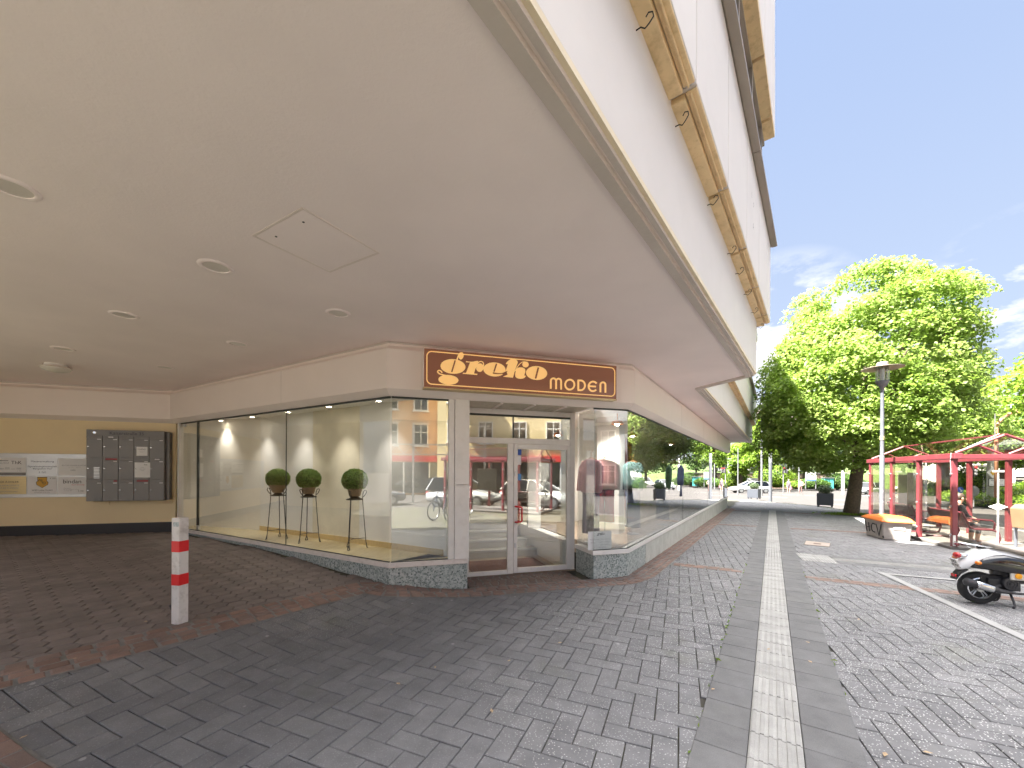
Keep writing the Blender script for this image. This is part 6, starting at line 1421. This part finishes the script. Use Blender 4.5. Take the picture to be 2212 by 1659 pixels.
# steel and glass canopy across the street
cp = thing('glass_canopy', 'steel framed glass canopy with lattice girder, mirrored in the left corner glass', 'canopy', (6.2, -11.5, -.1), face_to(6.2, -11.5))
for x in (-3.5, -1.2, 1.2, 3.5):
    mb = MB(); mb.box((x, 0, 2.4), (.12, .12, 4.8)); mb.build('post', M_alu, cp, local=True)
mb = MB()
for z in (2.9, 3.5): mb.box((0, -.02, z), (7.2, .07, .07))
for k in range(8): mb.tube([(-3.5+k*.875, -.02, 2.93), (-3.06+k*.875, -.02, 3.47)], .02, 5); mb.tube([(-3.06+k*.875, -.02, 3.47), (-2.62+k*.875, -.02, 2.93)], .02, 5)
mb.build('lattice_girder', M_alu, cp, local=True)
mb = MB(); mb.box((0, 1.2, 4.9), (7.6, 3.2, .06)); mb.build('glass_roof', M_glassr, cp, local=True)
# ------------------------------------------------------------------ bank wall, masts, signs
def pxbox(Y, x0, y0, x1, y1): 
    a = on_Y(x0, y1, Y); b_ = on_Y(x1, y0, Y); return a[0], b_[0], a[2], b_[2]
M_stone = paint('stone_wall', (.24, .18, .13), .9, var=.35, scale=3, bmp=.6, bscale=8)
x0, x1, z0, z1 = pxbox(70, 1560, 1024, 1830, 1056)
w = thing('retaining_wall', 'brown stone retaining wall along the bank behind the pedestrians', 'wall', (x0, 70, z0-.5)); mb = MB(); mb.box(((x0+x1)/2, 70.4, (z0+z1)/2-.25), (x1-x0, .8, z1-z0+.5)); mb.build('masonry', M_stone, w); mb = MB(); mb.box(((x0+x1)/2, 70.4, z1+.08), (x1-x0+.1, .95, .15)); mb.build('coping', M_kerb, w)
mb = MB(); xs_ = np.linspace(-20, 140, 33); vs = []
for k, (dy, zz) in enumerate(((71.2, -1.4), (74, 1.6), (84, 2.4), (130, 7), (180, 9))):
    vs += [(x, dy+ (x-40)*.12*(1 if k else .0), zz+.5*math.sin(x*.2+k)*(k > 1)) for x in xs_]
mb.add(vs, [(j*33+i, j*33+i+1, (j+1)*33+i+1, (j+1)*33+i) for j in range(4) for i in range(32)])
struct(mb.build('bank_terrain', paint('bank_grass', (.07, .11, .025), .95, var=.4, scale=2, bmp=.5)))
def pole(label, px, pb, Y, top_px, r, mat, name='mast', cat='mast'):
    X, _, z0 = on_Y(px, pb, Y); z1 = on_Y(px, top_px, Y)[2]; o = thing(name, label, cat, (X, Y, z0)); mb = MB(); mb.lathe([(r, -.2), (r, (z1-z0)*.5), (r*.8, z1-z0), (0, z1-z0)], k=14); mb.build('shaft', mat, o, local=True, smooth=True); return o, z1-z0
M_galv = paint('galvanised', (.2, .205, .21), .5, metal=.3, var=.08, bmp=.02)
pm, hh = pole('tall slim street lamp with two arms near the building corner', 1645, 1070, 42, 835, .10, M_galv, 'street_lamp', 'street lamp')
for s in (-1, 1):
    mb = MB(); mb.tube([(0, 0, hh-.02), (s*.75, 0, hh+.12)], .04, 6); ar = mb.build('arm', M_galv, pm, local=True); mb = MB(); mb.box((s*.85, 0, hh+.12), (.5, .22, .1)); mb.build('lamp_head', M_pole, ar, local=True, bevel=.03)
pole('slim grey mast beside the standing pedestrian', 1726, 1058, 55, 1000, .09, M_galv)
pole('thick pale concrete mast right of the turquoise cabinet', 1821, 1065.5, 48, 985, .17, M_conc)
pole('slim sign mast by the building end window', 1594, 1065, 44, 968, .06, M_galv)
pc, hc = pole('thick concrete mast with priority sign seen through the bus shelter', 2140, 1076, 27, 965, .19, M_conc)
def traffic_light(label, px, pb, Y, top):
    o, h = pole(label, px, pb, Y, top, .07, M_galv, 'traffic_light', 'traffic light')
    for dx in (-.02, .36):
        mb = MB(); mb.box((dx, -.12, h-.15 if dx < 0 else h-.2), (.26, .22, .8)); hd = mb.build('signal_head', M_black, o, local=True, bevel=.03)
        for k, m_ in enumerate((M_inkr, MATS['ink_grey'], MATS['ink_grey'])):
            mb = MB(); mb.lathe([(.09, 0), (.09, .05), (.07, .05), (0, .03)], (dx, -.235, h-.15-.25*k+.25), 14, Matrix.Rotation(R_(90), 4, 'X')); mb.build('signal_lens', m_, hd, local=True)
traffic_light('traffic light on a thin mast left of the two pedestrians', 1692, 1062.5, 52, 1013)
traffic_light('traffic light on a mast seen through the bus shelter end glass', 2090, 1073, 31, 1012)
def disc(name, label, px, py, Y, r, mat, rot=0, diamond=False):
    X, _, Z = on_Y(px, py, Y); o = thing(name, label, 'road sign', (X, Y, Z), rot); mb = MB()
    Mx = Matrix.Rotation(R_(90), 4, 'X')
    if diamond: mb.hexa([(p[0]*r*1.3, -.01, p[1]*r*1.3) for p in ((-1, 0), (0, -1), (1, 0), (0, 1))]+[(p[0]*r*1.3, .01, p[1]*r*1.3) for p in ((-1, 0), (0, -1), (1, 0), (0, 1))])
    else: mb.lathe([(0, .012), (r, .012), (r, -.012), (0, -.012)], (0, 0, 0), 28, Mx)
    mb.build('sign_plate', mat, o, local=True); return o, X, Z
o, X, Z = disc('priority_sign', 'yellow and white priority road diamond on the concrete mast', 2144.5, 1021, 26.7, .30, M_plastw, 0, True)
mb = MB(); mb.add([(0, -.014, .2), (-.2, -.014, 0), (0, -.014, -.2), (.2, -.014, 0)], [(0, 1, 2, 3)]); mb.build('yellow_field', paint('sign_yellow', (.7, .42, .02), .4, bmp=0), o, local=True)
x0, x1, z0, z1 = pxbox(26.6, 2135.5, 1034, 2170, 1050)
o = thing('text_board', 'pale rectangular board with dark border under the priority sign', 'road sign', ((x0+x1)/2, 26.6, (z0+z1)/2)); mb = MB(); mb.box((0, 0, 0), (x1-x0, .02, z1-z0)); mb.build('board', M_ink, o, local=True); mb = MB(); mb.box((0, -.012, 0), (x1-x0-.05, .01, z1-z0-.05)); mb.build('face', M_paper, o, local=True)
mb = MB()
for i, tx in enumerate(('Willkommen in der', 'Innenstadt', 'Bitte langsam fahren')): text_mesh(mb, tx, .105, lambda x, y, d, i=i: (x, -.0185, .12-i*.13+y))
mb.build('lettering', M_ink, o, local=True)
o, X, Z = disc('arrow_sign', 'blue round keep right sign on the traffic island', 2075, 1058.5, 29, .22, paint('sign_blue', (.02, .10, .45), .35, bmp=0))
mb = MB(); mb.add([(-.10, -.014, .10), (-.07, -.014, .12), (.05, -.014, -.02), (.11, -.014, .04), (.11, -.014, -.13), (-.06, -.014, -.13), (.0, -.014, -.06)], [(0, 1, 2, 3, 4, 5, 6)]); mb.build('white_arrow', M_plastw, o, local=True); mb = MB(); mb.tube([(0, .03, -1.2), (0, .03, .2)], .03, 8); mb.build('sign_post', M_galv, o, local=True)
o, X, Z = disc('round_sign', 'grey back of a round road sign on the traffic island', 2104, 1061, 26, .34, M_galv)
mb = MB(); mb.tube([(.02, .04, -1.0), (.02, .04, .34)], .035, 8); mb.build('sign_post', M_galv, o, local=True)
# map board, cabinet, poster, wooden bin, arched lamp, bunting
x0, x1, z0, z1 = pxbox(60, 1741, 1020, 1763, 1039); zg = on_Y(1750, 1056, 60)[2]
o = thing('map_board', 'pale town map board on two posts in front of the bank', 'information board', ((x0+x1)/2, 60, zg)); mb = MB(); mb.box(((x0+x1)/2, 60, (z0+z1)/2), (x1-x0, .1, z1-z0)); mb.build('board', paint('map_pale', (.62, .66, .56), .4, var=.2, scale=4, bmp=0), o); mb = MB(); mb.box(((x0+x1)/2, 59.93, z0+.15), (x1-x0-.1, .02, .22)); mb.build('foot_bar', paint('map_blue', (.1, .22, .45), .5, bmp=0), o)
for x in (x0, x1): mb = MB(); mb.box((x, 60.06, (zg+z1)/2), (.09, .09, z1-zg)); mb.build('post', M_galv, o)
x0, x1, z0, z1 = pxbox(63, 1778, 1033, 1798, 1056)
o = thing('switch_cabinet', 'turquoise switch cabinet beside the dark shrub', 'cabinet', ((x0+x1)/2, 63, z0)); mb = MB(); mb.box(((x0+x1)/2, 63, (z0+z1)/2), (x1-x0, .6, z1-z0)); mb.build('housing', paint('turquoise', (.08, .42, .40), .6, var=.1, scale=2), o, bevel=.03); mb = MB(); mb.box(((x0+x1)/2, 63, z1+.05), (x1-x0+.15, .75, .1)); mb.build('cap', M_galv, o)
mb = MB(); mb.box(((x0+x1)/2, 62.69, (z0+z1)/2), (.03, .02, z1-z0-.1)); mb.build('door_seam', M_black, o)
x0, x1, z0, z1 = pxbox(60, 1624, 1033, 1656, 1055)
o = thing('poster_board', 'pale poster board behind the passing grey car', 'poster', ((x0+x1)/2-1, 60, z0)); mb = MB(); mb.box(((x0+x1)/2-1, 60, (z0+z1)/2), (1.6, .08, z1-z0)); mb.build('panel', M_paper, o); mb = MB(); mb.box(((x0+x1)/2-1, 59.94, (z0+z1)/2+.1), (1.2, .02, .8)); mb.build('picture', paint('print_grey', (.4, .4, .42), .5, var=.5, scale=2, bmp=0), o)
X, Y = 12.6, 9.65; Z = gz(X, Y)
x0, x1, z0, z1 = pxbox(8.9, 2202, 1090, 2240, 1141)
o = thing('litter_bin', 'tan litter bin with a round opening at the right picture edge', 'litter bin', ((x0+x1)/2, 8.9, gz(11.5, 8.9))); wI = x1-x0
mb = MB(); M_tan = paint('bin_tan', (.16, .10, .055), .5, var=.1, scale=3); mb.hexa([(x0+.02, 8.78, z0), (x1-.02, 8.78, z0), (x1-.02, 9.05, z0), (x0+.02, 9.05, z0), (x0, 8.75, z1-.1), (x1, 8.75, z1-.1), (x1, 9.08, z1-.1), (x0, 9.08, z1-.1)]); mb.hexa([(x0, 8.75, z1-.098), (x1, 8.75, z1-.098), (x1, 9.08, z1-.098), (x0, 9.08, z1-.098), (x0+.08, 8.8, z1), (x1-.08, 8.8, z1), (x1-.08, 9.05, z1), (x0+.08, 9.05, z1)]); mb.build('bin_body', M_tan, o, bevel=.01)
mb = MB(); mb.lathe([(0, .006), (.11, .006), (.11, -.01), (0, -.01)], ((x0+x1)/2-.08, 8.745, (z0+z1)/2-.02), 24, Matrix.Rotation(R_(85), 4, 'X')); mb.build('opening', paint('bin_inside', (.3, .28, .26), .6), o); mb = MB(); mb.tube([((x0+x1)/2, 9.12, gz(11.5, 9)-.1), ((x0+x1)/2, 9.12, z1-.1)], .03, 8); mb.build('bin_post', M_pole, o)
X, _, Z = on_Y(2152, 1075, 24); Zt = on_Y(2152, 925, 24)[2]
o = thing('arched_lamp', 'brown arched lamp post rising behind the bus shelter gable', 'street lamp', (X, 24, Z)); pts = [(X, 24, Z), (X, 24, Zt)]+[(on_Y(a, b_, 24)) for a, b_ in ((2156, 914), (2165, 903), (2180, 894), (2200, 889), (2225, 886), (2255, 887))]
mb = MB(); mb.tube(pts, .09, 10); mb.build('arch_tube', paint('rust_brown', (.33, .16, .09), .5, var=.1), o, smooth='all'); e = pts[-1]; mb = MB(); mb.lathe([(.0, .0), (.3, -.05), (.34, -.14), (0, -.16)], e, 20); mb.build('lamp_head', M_pole, o, smooth=True)
a, b_ = on_Y(2118, 872, 34), on_Y(2260, 850, 34); o = thing('bunting', 'string of small white pennants above the arched lamp', 'bunting', a); mb = MB(); pts = [tuple(a[k]+(b_[k]-a[k])*i/12-(.5*math.sin(math.pi*i/12) if k == 2 else 0) for k in range(3)) for i in range(13)]; mb.tube(pts, .012, 4); mb.build('cord', M_plastw, o)
mb = MB()
for i in range(12):
    p, q = pts[i], pts[i+1]; m_ = [(p[k]+q[k])/2 for k in range(3)]; mb.hexa([(m_[0]-.14, m_[1], m_[2]), (m_[0]+.14, m_[1], m_[2]), (m_[0]+.14, m_[1]+.01, m_[2]), (m_[0]-.14, m_[1]+.01, m_[2]), (m_[0]-.02, m_[1], m_[2]-.34), (m_[0]+.02, m_[1], m_[2]-.34), (m_[0]+.02, m_[1]+.01, m_[2]-.34), (m_[0]-.02, m_[1]+.01, m_[2]-.34)])
stp_ = mb.build('pennants', M_plastw, o); stp_['kind'] = 'stuff'
# ------------------------------------------------------------------ cars
M_cgl = glass('car_glass', (.10, .12, .13), 1.3, .08)
def car(label, X, Y, rz, col, Lg=4.2, Hh=1.47, Wd=1.76, kind='hatch'):
    z = street(X, Y)-.145; o = thing('parked_car', label, 'car', (X, Y, z), rz)
    mp_ = paint('car_'+'%02d%02d%02d' % tuple(int(c*99) for c in col), col, .22, metal=.1, var=.02, bmp=0, coat=.8)
    def sec(x, zb, zt, hw, k=16): return [(x, hw*math.copysign(abs(math.cos(a))**.45, math.cos(a)), (zb+zt)/2+(zt-zb)/2*math.copysign(abs(math.sin(a))**.55, math.sin(a))) for a in np.linspace(0, 2*math.pi, k+1)[:-1]]
    h = Lg/2; w = Wd/2; mb = MB()
    mb.loft([sec(-h, .38, .72, w*.80), sec(-h+.08, .28, .86, w*.93), sec(-h*.7, .2, .93, w), sec(-.1*h, .2, .93, w), sec(h*.38, .2, .92, w), sec(h*.72, .2, .82, w*.97), sec(h-.12, .24, .70, w*.88), sec(h, .34, .58, w*.74)]); bd = mb.build('body', mp_, o, local=True, smooth='all')
    def cab(x, hw, z): return (x, hw, z)
    if kind == 'suv': st = [(-h+.12, .92, Hh-.05), (-h*.8, .92, Hh), (.05*h, .92, Hh), (.42*h, .90, .95)]
    else: st = [(-h+.16, .9, .98), (-h*.72, .9, Hh-.07), (-h*.35, .9, Hh), (.0, .9, Hh-.02), (.44*h, .9, .92)]
    mb = MB(); r_ = []
    for x, zb, zt in st: r_.append([(x, -w*.90, zb), (x, -w*.70-(.18*w if zt < 1.05 else 0), zt), (x, w*.70+(.18*w if zt < 1.05 else 0), zt), (x, w*.90, zb)])
    mb.loft(r_); mb.build('windows', M_cgl, o, local=True)
    mb = MB(); x0, x1 = st[1][0]-.1, st[-2][0]+.1; mb.loft([[(x, -w*.68, Hh-.035), (x, -w*.5, Hh+.005), (x, w*.5, Hh+.005), (x, w*.68, Hh-.035)] for x in (x0, (x0+x1)/2, x1)]); mb.build('roof', mp_, o, local=True, smooth='all')
    for s in (-1, 1):
        mb = MB(); mb.tube([(st[-1][0]+.06, s*w*.88, .92), (st[-2][0]+.05, s*w*.70, Hh-.02)], .035, 6); mb.tube([(.0-.25, s*w*.90, .92), (-.25, s*w*.71, Hh-.02)], .035, 6); mb.tube([(st[0][0]-.02, s*w*.9, .93), (st[1][0], s*w*.70, Hh-.06)], .05, 6); mb.build('pillar', mp_, o, local=True)
        mb = MB(); mb.ball((h-.14, s*w*.62, .66), (.10, .2, .075)); mb.build('headlight', M_chrome, o, local=True, smooth='all')
        mb = MB(); mb.ball((-h+.07, s*w*.72, .76), (.06, .16, .09)); mb.build('tail_light', MATS['lens_red'], o, local=True, smooth='all')
        mb = MB(); mb.ball((.42*h-.1, s*(w+.08), .98), (.07, .1, .07)); mb.build('mirror', mp_, o, local=True, smooth='all')
        for x in (-h*.62, h*.62):
            mb = MB(); Mx = Matrix.Rotation(R_(90), 4, 'X'); mb.lathe([(.0, .1), (.2, .1), (.3, .1), (.315, .07), (.315, -.07), (.3, -.1), (0, -.1)], (x, s*(w-.10), .315), 24, Mx); wl = mb.build('wheel', M_tyre, o, local=True, smooth=True)
            mb = MB(); mb.lathe([(0, s*-.115), (.06, s*-.112), (.2, s*-.105), (.2, s*-.09)], (x, s*(w-.10), .315), 20, Mx); mb.build('rim', M_steel, wl, local=True, smooth=True)
    mb = MB(); mb.box((h-.02, 0, .43), (.03, .52, .11)); mb.build('number_plate', M_paper, o, local=True)
    mb = MB(); mb.box((h-.06, 0, .57), (.06, .7, .10)); mb.build('grille', M_black, o, local=True)
    return o
M4 = lambda px, py: on_g(px, py)
def carpx(label, px, py, rz, col, **k):
    z = 0
    for _ in range(30):
        X, Y, _z = on_z(px, py, z); z = street(X, Y)-.145
    return car(label, X, Y, rz, col, **k)
carpx('white hatchback facing us, seen through the bus shelter', 2042, 1068, R_(-118), (.62, .60, .56))
carpx('black car parked behind the white hatchback', 2098, 1062, R_(-150), (.02, .02, .03))
carpx('white car farther back beside the black car', 2122, 1060, R_(-140), (.6, .6, .6))
carpx('silver car passing behind the lime tree trunk', 1872, 1068, R_(-160), (.42, .45, .46))
carpx('pale grey car driving past the street corner', 1620, 1065, R_(176), (.5, .5, .5), Lg=4.6)
carpx('small blue car in front of the turquoise cabinet', 1786, 1058, R_(10), (.12, .18, .36), Lg=3.8)
carpx('light grey van shaped car between the trees behind the shelter', 1965, 1062, R_(-170), (.5, .5, .5), kind='suv', Hh=1.75)
car('white car mirrored in the shop door glass', 9.6, -4.6, R_(65), (.62, .62, .6)); car('silver estate car mirrored at the left door edge', 6.3, -7.2, R_(55), (.45, .46, .47), kind='suv', Hh=1.6)
car('dark car mirrored in the left corner glass', 2.2, -11.5, R_(10), (.06, .06, .07))
# ------------------------------------------------------------------ bicycles next to the second shelter
def bike(label, X, Y, rz, col):
    o = thing('bicycle', label, 'bicycle', (X, Y, gz(X, Y)), rz, 'bicycles parked at the second shelter'); Mx = Matrix.Rotation(R_(90), 4, 'X'); m_ = paint('bike_%02d' % int(col[0]*99+col[2]*50), col, .35, bmp=0)
    for x in (-.52, .52):
        mb = MB(); mb.tube([(x+.335*math.cos(a), 0, .335+.335*math.sin(a)) for a in np.linspace(0, 2*math.pi, 33)[:-1]], .02, 8, closed=True); wl = mb.build('wheel', M_tyre, o, local=True, smooth='all')
        mb = MB(); mb.tube([(x+.31*math.cos(a), 0, .335+.31*math.sin(a)) for a in np.linspace(0, 2*math.pi, 33)[:-1]], .011, 6, closed=True)
        for k in range(12): mb.tube([(x, 0, .335), (x+.31*math.cos(k*.5236), 0, .335+.31*math.sin(k*.5236))], .0025, 4)
        mb.build('rim', M_steel, wl, local=True)
    mb = MB()
    for p, q in (((-.52, 0, .335), (-.08, 0, .30)), ((-.52, 0, .335), (-.20, 0, .78)), ((-.08, 0, .30), (-.22, 0, .86)), ((-.08, 0, .30), (.36, 0, .72)), ((-.19, 0, .76), (.34, 0, .80)), ((.33, 0, .90), (.38, 0, .68)), ((.38, 0, .68), (.52, 0, .335))): mb.tube([p, q], .018, 8)
    mb.build('frame', m_, o, local=True); mb = MB(); mb.ball((-.24, 0, .93), (.13, .07, .035)); mb.tube([(-.22, 0, .85), (-.235, 0, .93)], .013, 6); mb.build('saddle', M_black, o, local=True, smooth='all')
    mb = MB(); mb.tube([(.24, .28, .98), (.34, .12, 1.0), (.33, 0, .98), (.34, -.12, 1.0), (.24, -.28, .98)], .013, 8); mb.tube([(.33, 0, .9), (.33, 0, .98)], .014, 6); mb.build('handlebar', M_eng, o, local=True, smooth='all')
    mb = MB(); mb.lathe([(0, .03), (.09, .03), (.09, .025), (0, .025)], (-.08, 0, .30), 18, Mx); mb.tube([(-.08, -.03, .3), (.05, -.06, .2), (.05, -.14, .2)], .01, 6); mb.build('crank', M_steel, o, local=True)
for i, (X, Y, c, lb) in enumerate(((3.35, -1.25, (.02, .02, .025), 'black bicycle nearest the mirrored shelter post'), (3.0, -1.75, (.10, .04, .03), 'dark red bicycle second from the mirrored shelter'), (2.65, -2.2, (.03, .05, .1), 'dark blue bicycle farthest from the mirrored shelter'))): bike(lb, X, Y, R_(140+i*6), c)
# ------------------------------------------------------------------ people
M_skin = paint('skin', (.55, .33, .24), .6, bmp=0); M_hair = paint('hair_dark', (.06, .04, .03), .6, var=.3, scale=40); M_hairg = paint('hair_grey', (.3, .26, .22), .6, var=.3, scale=40)
def person(label, loc, rz, J, mats, hair=M_hair, extra=None):
    """one continuous skinned body; J: joint name -> (pos, radius); clothing colours are regions of the body"""
    o = thing('person', label, 'person', loc, rz)
    names = list(J); vs = [J[k][0] for k in names]; rad = [J[k][1] for k in names]; ix = {k: i for i, k in enumerate(names)}
    E2 = [('pelvis', 'belly'), ('belly', 'chest'), ('chest', 'neck'), ('neck', 'chin'), ('chin', 'head'), ('head', 'crown')]
    for s in 'LR': E2 += [('chest', 'sho'+s), ('sho'+s, 'elb'+s), ('elb'+s, 'wri'+s), ('wri'+s, 'palm'+s), ('pelvis', 'hip'+s), ('hip'+s, 'kne'+s), ('kne'+s, 'ank'+s), ('ank'+s, 'toe'+s)]
    ed = [(ix[a], ix[b_]) for a, b_ in E2]
    for s in 'LR':
        p = Vector(J['palm'+s][0]); wv = Vector(J['wri'+s][0]); d = (p-wv).normalized(); sd_ = d.cross(Vector((0, 1, .2))).normalized()
        for q, (off, ln, bend) in enumerate(((-.03, .07, .3), (-.01, .08, .35), (.01, .075, .4), (.03, .06, .45), (-.05, .045, .1))):
            b0 = p+sd_*off*(1. if q < 4 else .8)+d*(.02 if q < 4 else -.03); m1 = b0+d*ln*.55+sd_*(off*.4); m2 = m1+d*ln*.45+Vector((0, -.02*bend, -.01))
            i0 = len(vs); vs += [tuple(b0), tuple(m1), tuple(m2)]; rad += [.011, .009, .008]; ed += [(ix['palm'+s], i0), (i0, i0+1), (i0+1, i0+2)]
    me = bpy.data.meshes.new('body'); me.from_pydata(vs, ed, []); ob = bpy.data.objects.new('body', me); COL.objects.link(ob)
    sk = ob.modifiers.new('skin', 'SKIN'); sk.use_smooth_shade = True
    for i, r in enumerate(rad): me.skin_vertices[0].data[i].radius = (r, r)
    me.skin_vertices[0].data[ix['pelvis']].use_root = True
    sb = ob.modifiers.new('sub', 'SUBSURF'); sb.levels = 1; sb.render_levels = 1
    dg = bpy.context.evaluated_depsgraph_get(); m2 = bpy.data.meshes.new_from_object(ob.evaluated_get(dg)); bpy.data.objects.remove(ob)
    m2.name = 'body'
    for m_ in mats[0]: m2.materials.append(m_)
    for p in m2.polygons: p.material_index = mats[1](p.center); p.use_smooth = True
    b_ = bpy.data.objects.new('body', m2); COL.objects.link(b_); b_.parent = o; W[b_.name] = W[o.name].copy()
    hd = Vector(J['head'][0]); up = (Vector(J['crown'][0])-Vector(J['chin'][0])).normalized()
    mb = MB(); mb.ball(tuple(hd+up*.035+Vector((0, .02, 0))), (.093, .108, .105), 14, 9); mb.build('hair', hair, o, local=True, smooth='all')
    for s in (-1, 1):
        mb = MB(); mb.ball(tuple(hd+Vector((s*.033, -.092, -.0))), (.012, .008, .009), 8, 6); mb.build('eye', M_ink, o, local=True)
        mb = MB(); mb.ball(tuple(hd+Vector((s*.088, 0, -.01))), (.012, .025, .032), 8, 6); mb.build('ear', M_skin, o, local=True)
    mb = MB(); mb.tube([tuple(hd+Vector((0, -.088, .0))), tuple(hd+Vector((0, -.112, -.035)))], [.008, .014], 6); mb.build('nose', M_skin, o, local=True); mb = MB(); mb.ball(tuple(hd+Vector((0, -.088, -.065))), (.024, .008, .007), 8, 6); mb.build('mouth', M_inkr, o, local=True)
    if extra: extra(o)
    return o
def stand_J(armL, armR, step=.0):
    J = dict(pelvis=((0, 0, .93), .13), belly=((0, 0, 1.08), .125), chest=((0, 0, 1.30), .135), neck=((0, .005, 1.45), .055), chin=((0, -.01, 1.52), .065), head=((0, -.01, 1.60), .088), crown=((0, 0, 1.68), .07))
    for s, k, arm in (('L', -1, armL), ('R', 1, armR)):
        J['sho'+s] = ((k*.17, 0, 1.38), .065)
        for nm, p, r in zip(('elb', 'wri', 'palm'), arm, (.045, .03, .03)): J[nm+s] = ((k*p[0], p[1], p[2]), r)
        J['hip'+s] = ((k*.09, 0, .88), .095); J['kne'+s] = ((k*.10, -.02+k*step, .48), .062); J['ank'+s] = ((k*.11, .02+k*step, .08), .042); J['toe'+s] = ((k*.12, -.13+k*step, .035), .035)
    return J
down = [(.22, .01, 1.1), (.23, -.03, .86), (.225, -.05, .79)]; hip_ = [(.38, .04, 1.16), (.20, -.07, 1.02), (.15, -.09, .99)]
M_shw = paint('cloth_white', (.75, .72, .7), .9, bmp=0); M_brn = paint('cloth_brown', (.17, .10, .09), .9, bmp=0); M_vio = paint('cloth_violet', (.14, .10, .13), .9, var=.3, scale=20, bmp=0)
X, Y, Z = on_g(1729.5, 1064)
person('pedestrian in a white top and brown trousers with one hand on the hip', (X, Y, street(X, Y)-.145), R_(-28), stand_J(down, hip_), ((M_shw, M_brn, M_skin), lambda c: 2 if c.z > 1.42 or (abs(c.x) > .2) else (0 if c.z > .98 else (1 if c.z > .06 else 1))), paint('hair_reddish', (.3, .13, .07), .6))
X, Y, Z = on_g(1703.5, 1061.5)
def bag(o):
    mb = MB(); mb.hexa([(.18, -.1, .42), (.34, -.1, .42), (.34, .06, .42), (.18, .06, .42), (.2, -.06, .74), (.32, -.06, .74), (.32, .02, .74), (.2, .02, .74)]); mb.build('clothing_hem', M_vio, o, local=True)
person('pedestrian in a dark patterned jacket and short skirt at the crossing', (X, Y, street(X, Y)-.145), R_(-35), stand_J(down, down, .05), ((M_vio, M_vio, M_skin), lambda c: 2 if c.z > 1.42 or (abs(c.x) > .19 and c.z < .9) or c.z < .62 else 0), M_hairg)
bgm = thing('shopping_bag', 'small pink bag beside the pedestrian in the dark jacket', 'bag', (X+.27, Y-.05, street(X, Y)-.145+.42)); mb = MB(); mb.hexa([(-.13, -.06, 0), (.13, -.06, 0), (.13, .06, 0), (-.13, .06, 0), (-.12, -.03, .34), (.12, -.03, .34), (.12, .03, .34), (-.12, .03, .34)]); mb.build('bag_body', M_pink, bgm, local=True); mb = MB(); mb.tube([(-.06, 0, .34), (-.04, 0, .46), (.04, 0, .46), (.06, 0, .34)], .008, 6); mb.build('strap', M_pink, bgm, local=True)
# seated passenger inside the shelter, seen from behind, facing the road
J = dict(pelvis=((0, .10, .54), .145), belly=((0, .08, .70), .14), chest=((0, .0, .92), .15), neck=((0, -.05, 1.07), .06), chin=((0, -.09, 1.13), .065), head=((0, -.10, 1.21), .09), crown=((0, -.08, 1.29), .072))
for s, k in (('L', -1), ('R', 1)):
    J['sho'+s] = ((k*.19, -.01, 1.0), .07); J['elb'+s] = ((k*.24, -.12, .74), .05); J['wri'+s] = ((k*.14, -.33, .66), .033); J['palm'+s] = ((k*.10, -.40, .64), .032)
    J['hip'+s] = ((k*.10, .05, .53), .105); J['kne'+s] = ((k*.13, -.40, .53), .068); J['ank'+s] = ((k*.13, -.36, .10), .045); J['toe'+s] = ((k*.14, -.53, .05), .04)
Xp, Yp, _ = sh(1.28, .62)
person('seated person in a dark top on the shelter bench with their back to the pavement', (Xp, Yp, shz+.0), math.atan2(SW[1], SW[0])+math.pi/2, J, ((paint('cloth_black', (.03, .03, .035), .9, bmp=0), paint('cloth_charcoal', (.05, .05, .055), .9, bmp=0), M_skin, M_shw), lambda c: 2 if c.z > 1.04 or (abs(c.x) > .1 and c.y < -.22 and c.z > .58) else (3 if c.z < .09 else (0 if c.z > .62 else (1 if c.z > .3 else 2)))), M_hair)
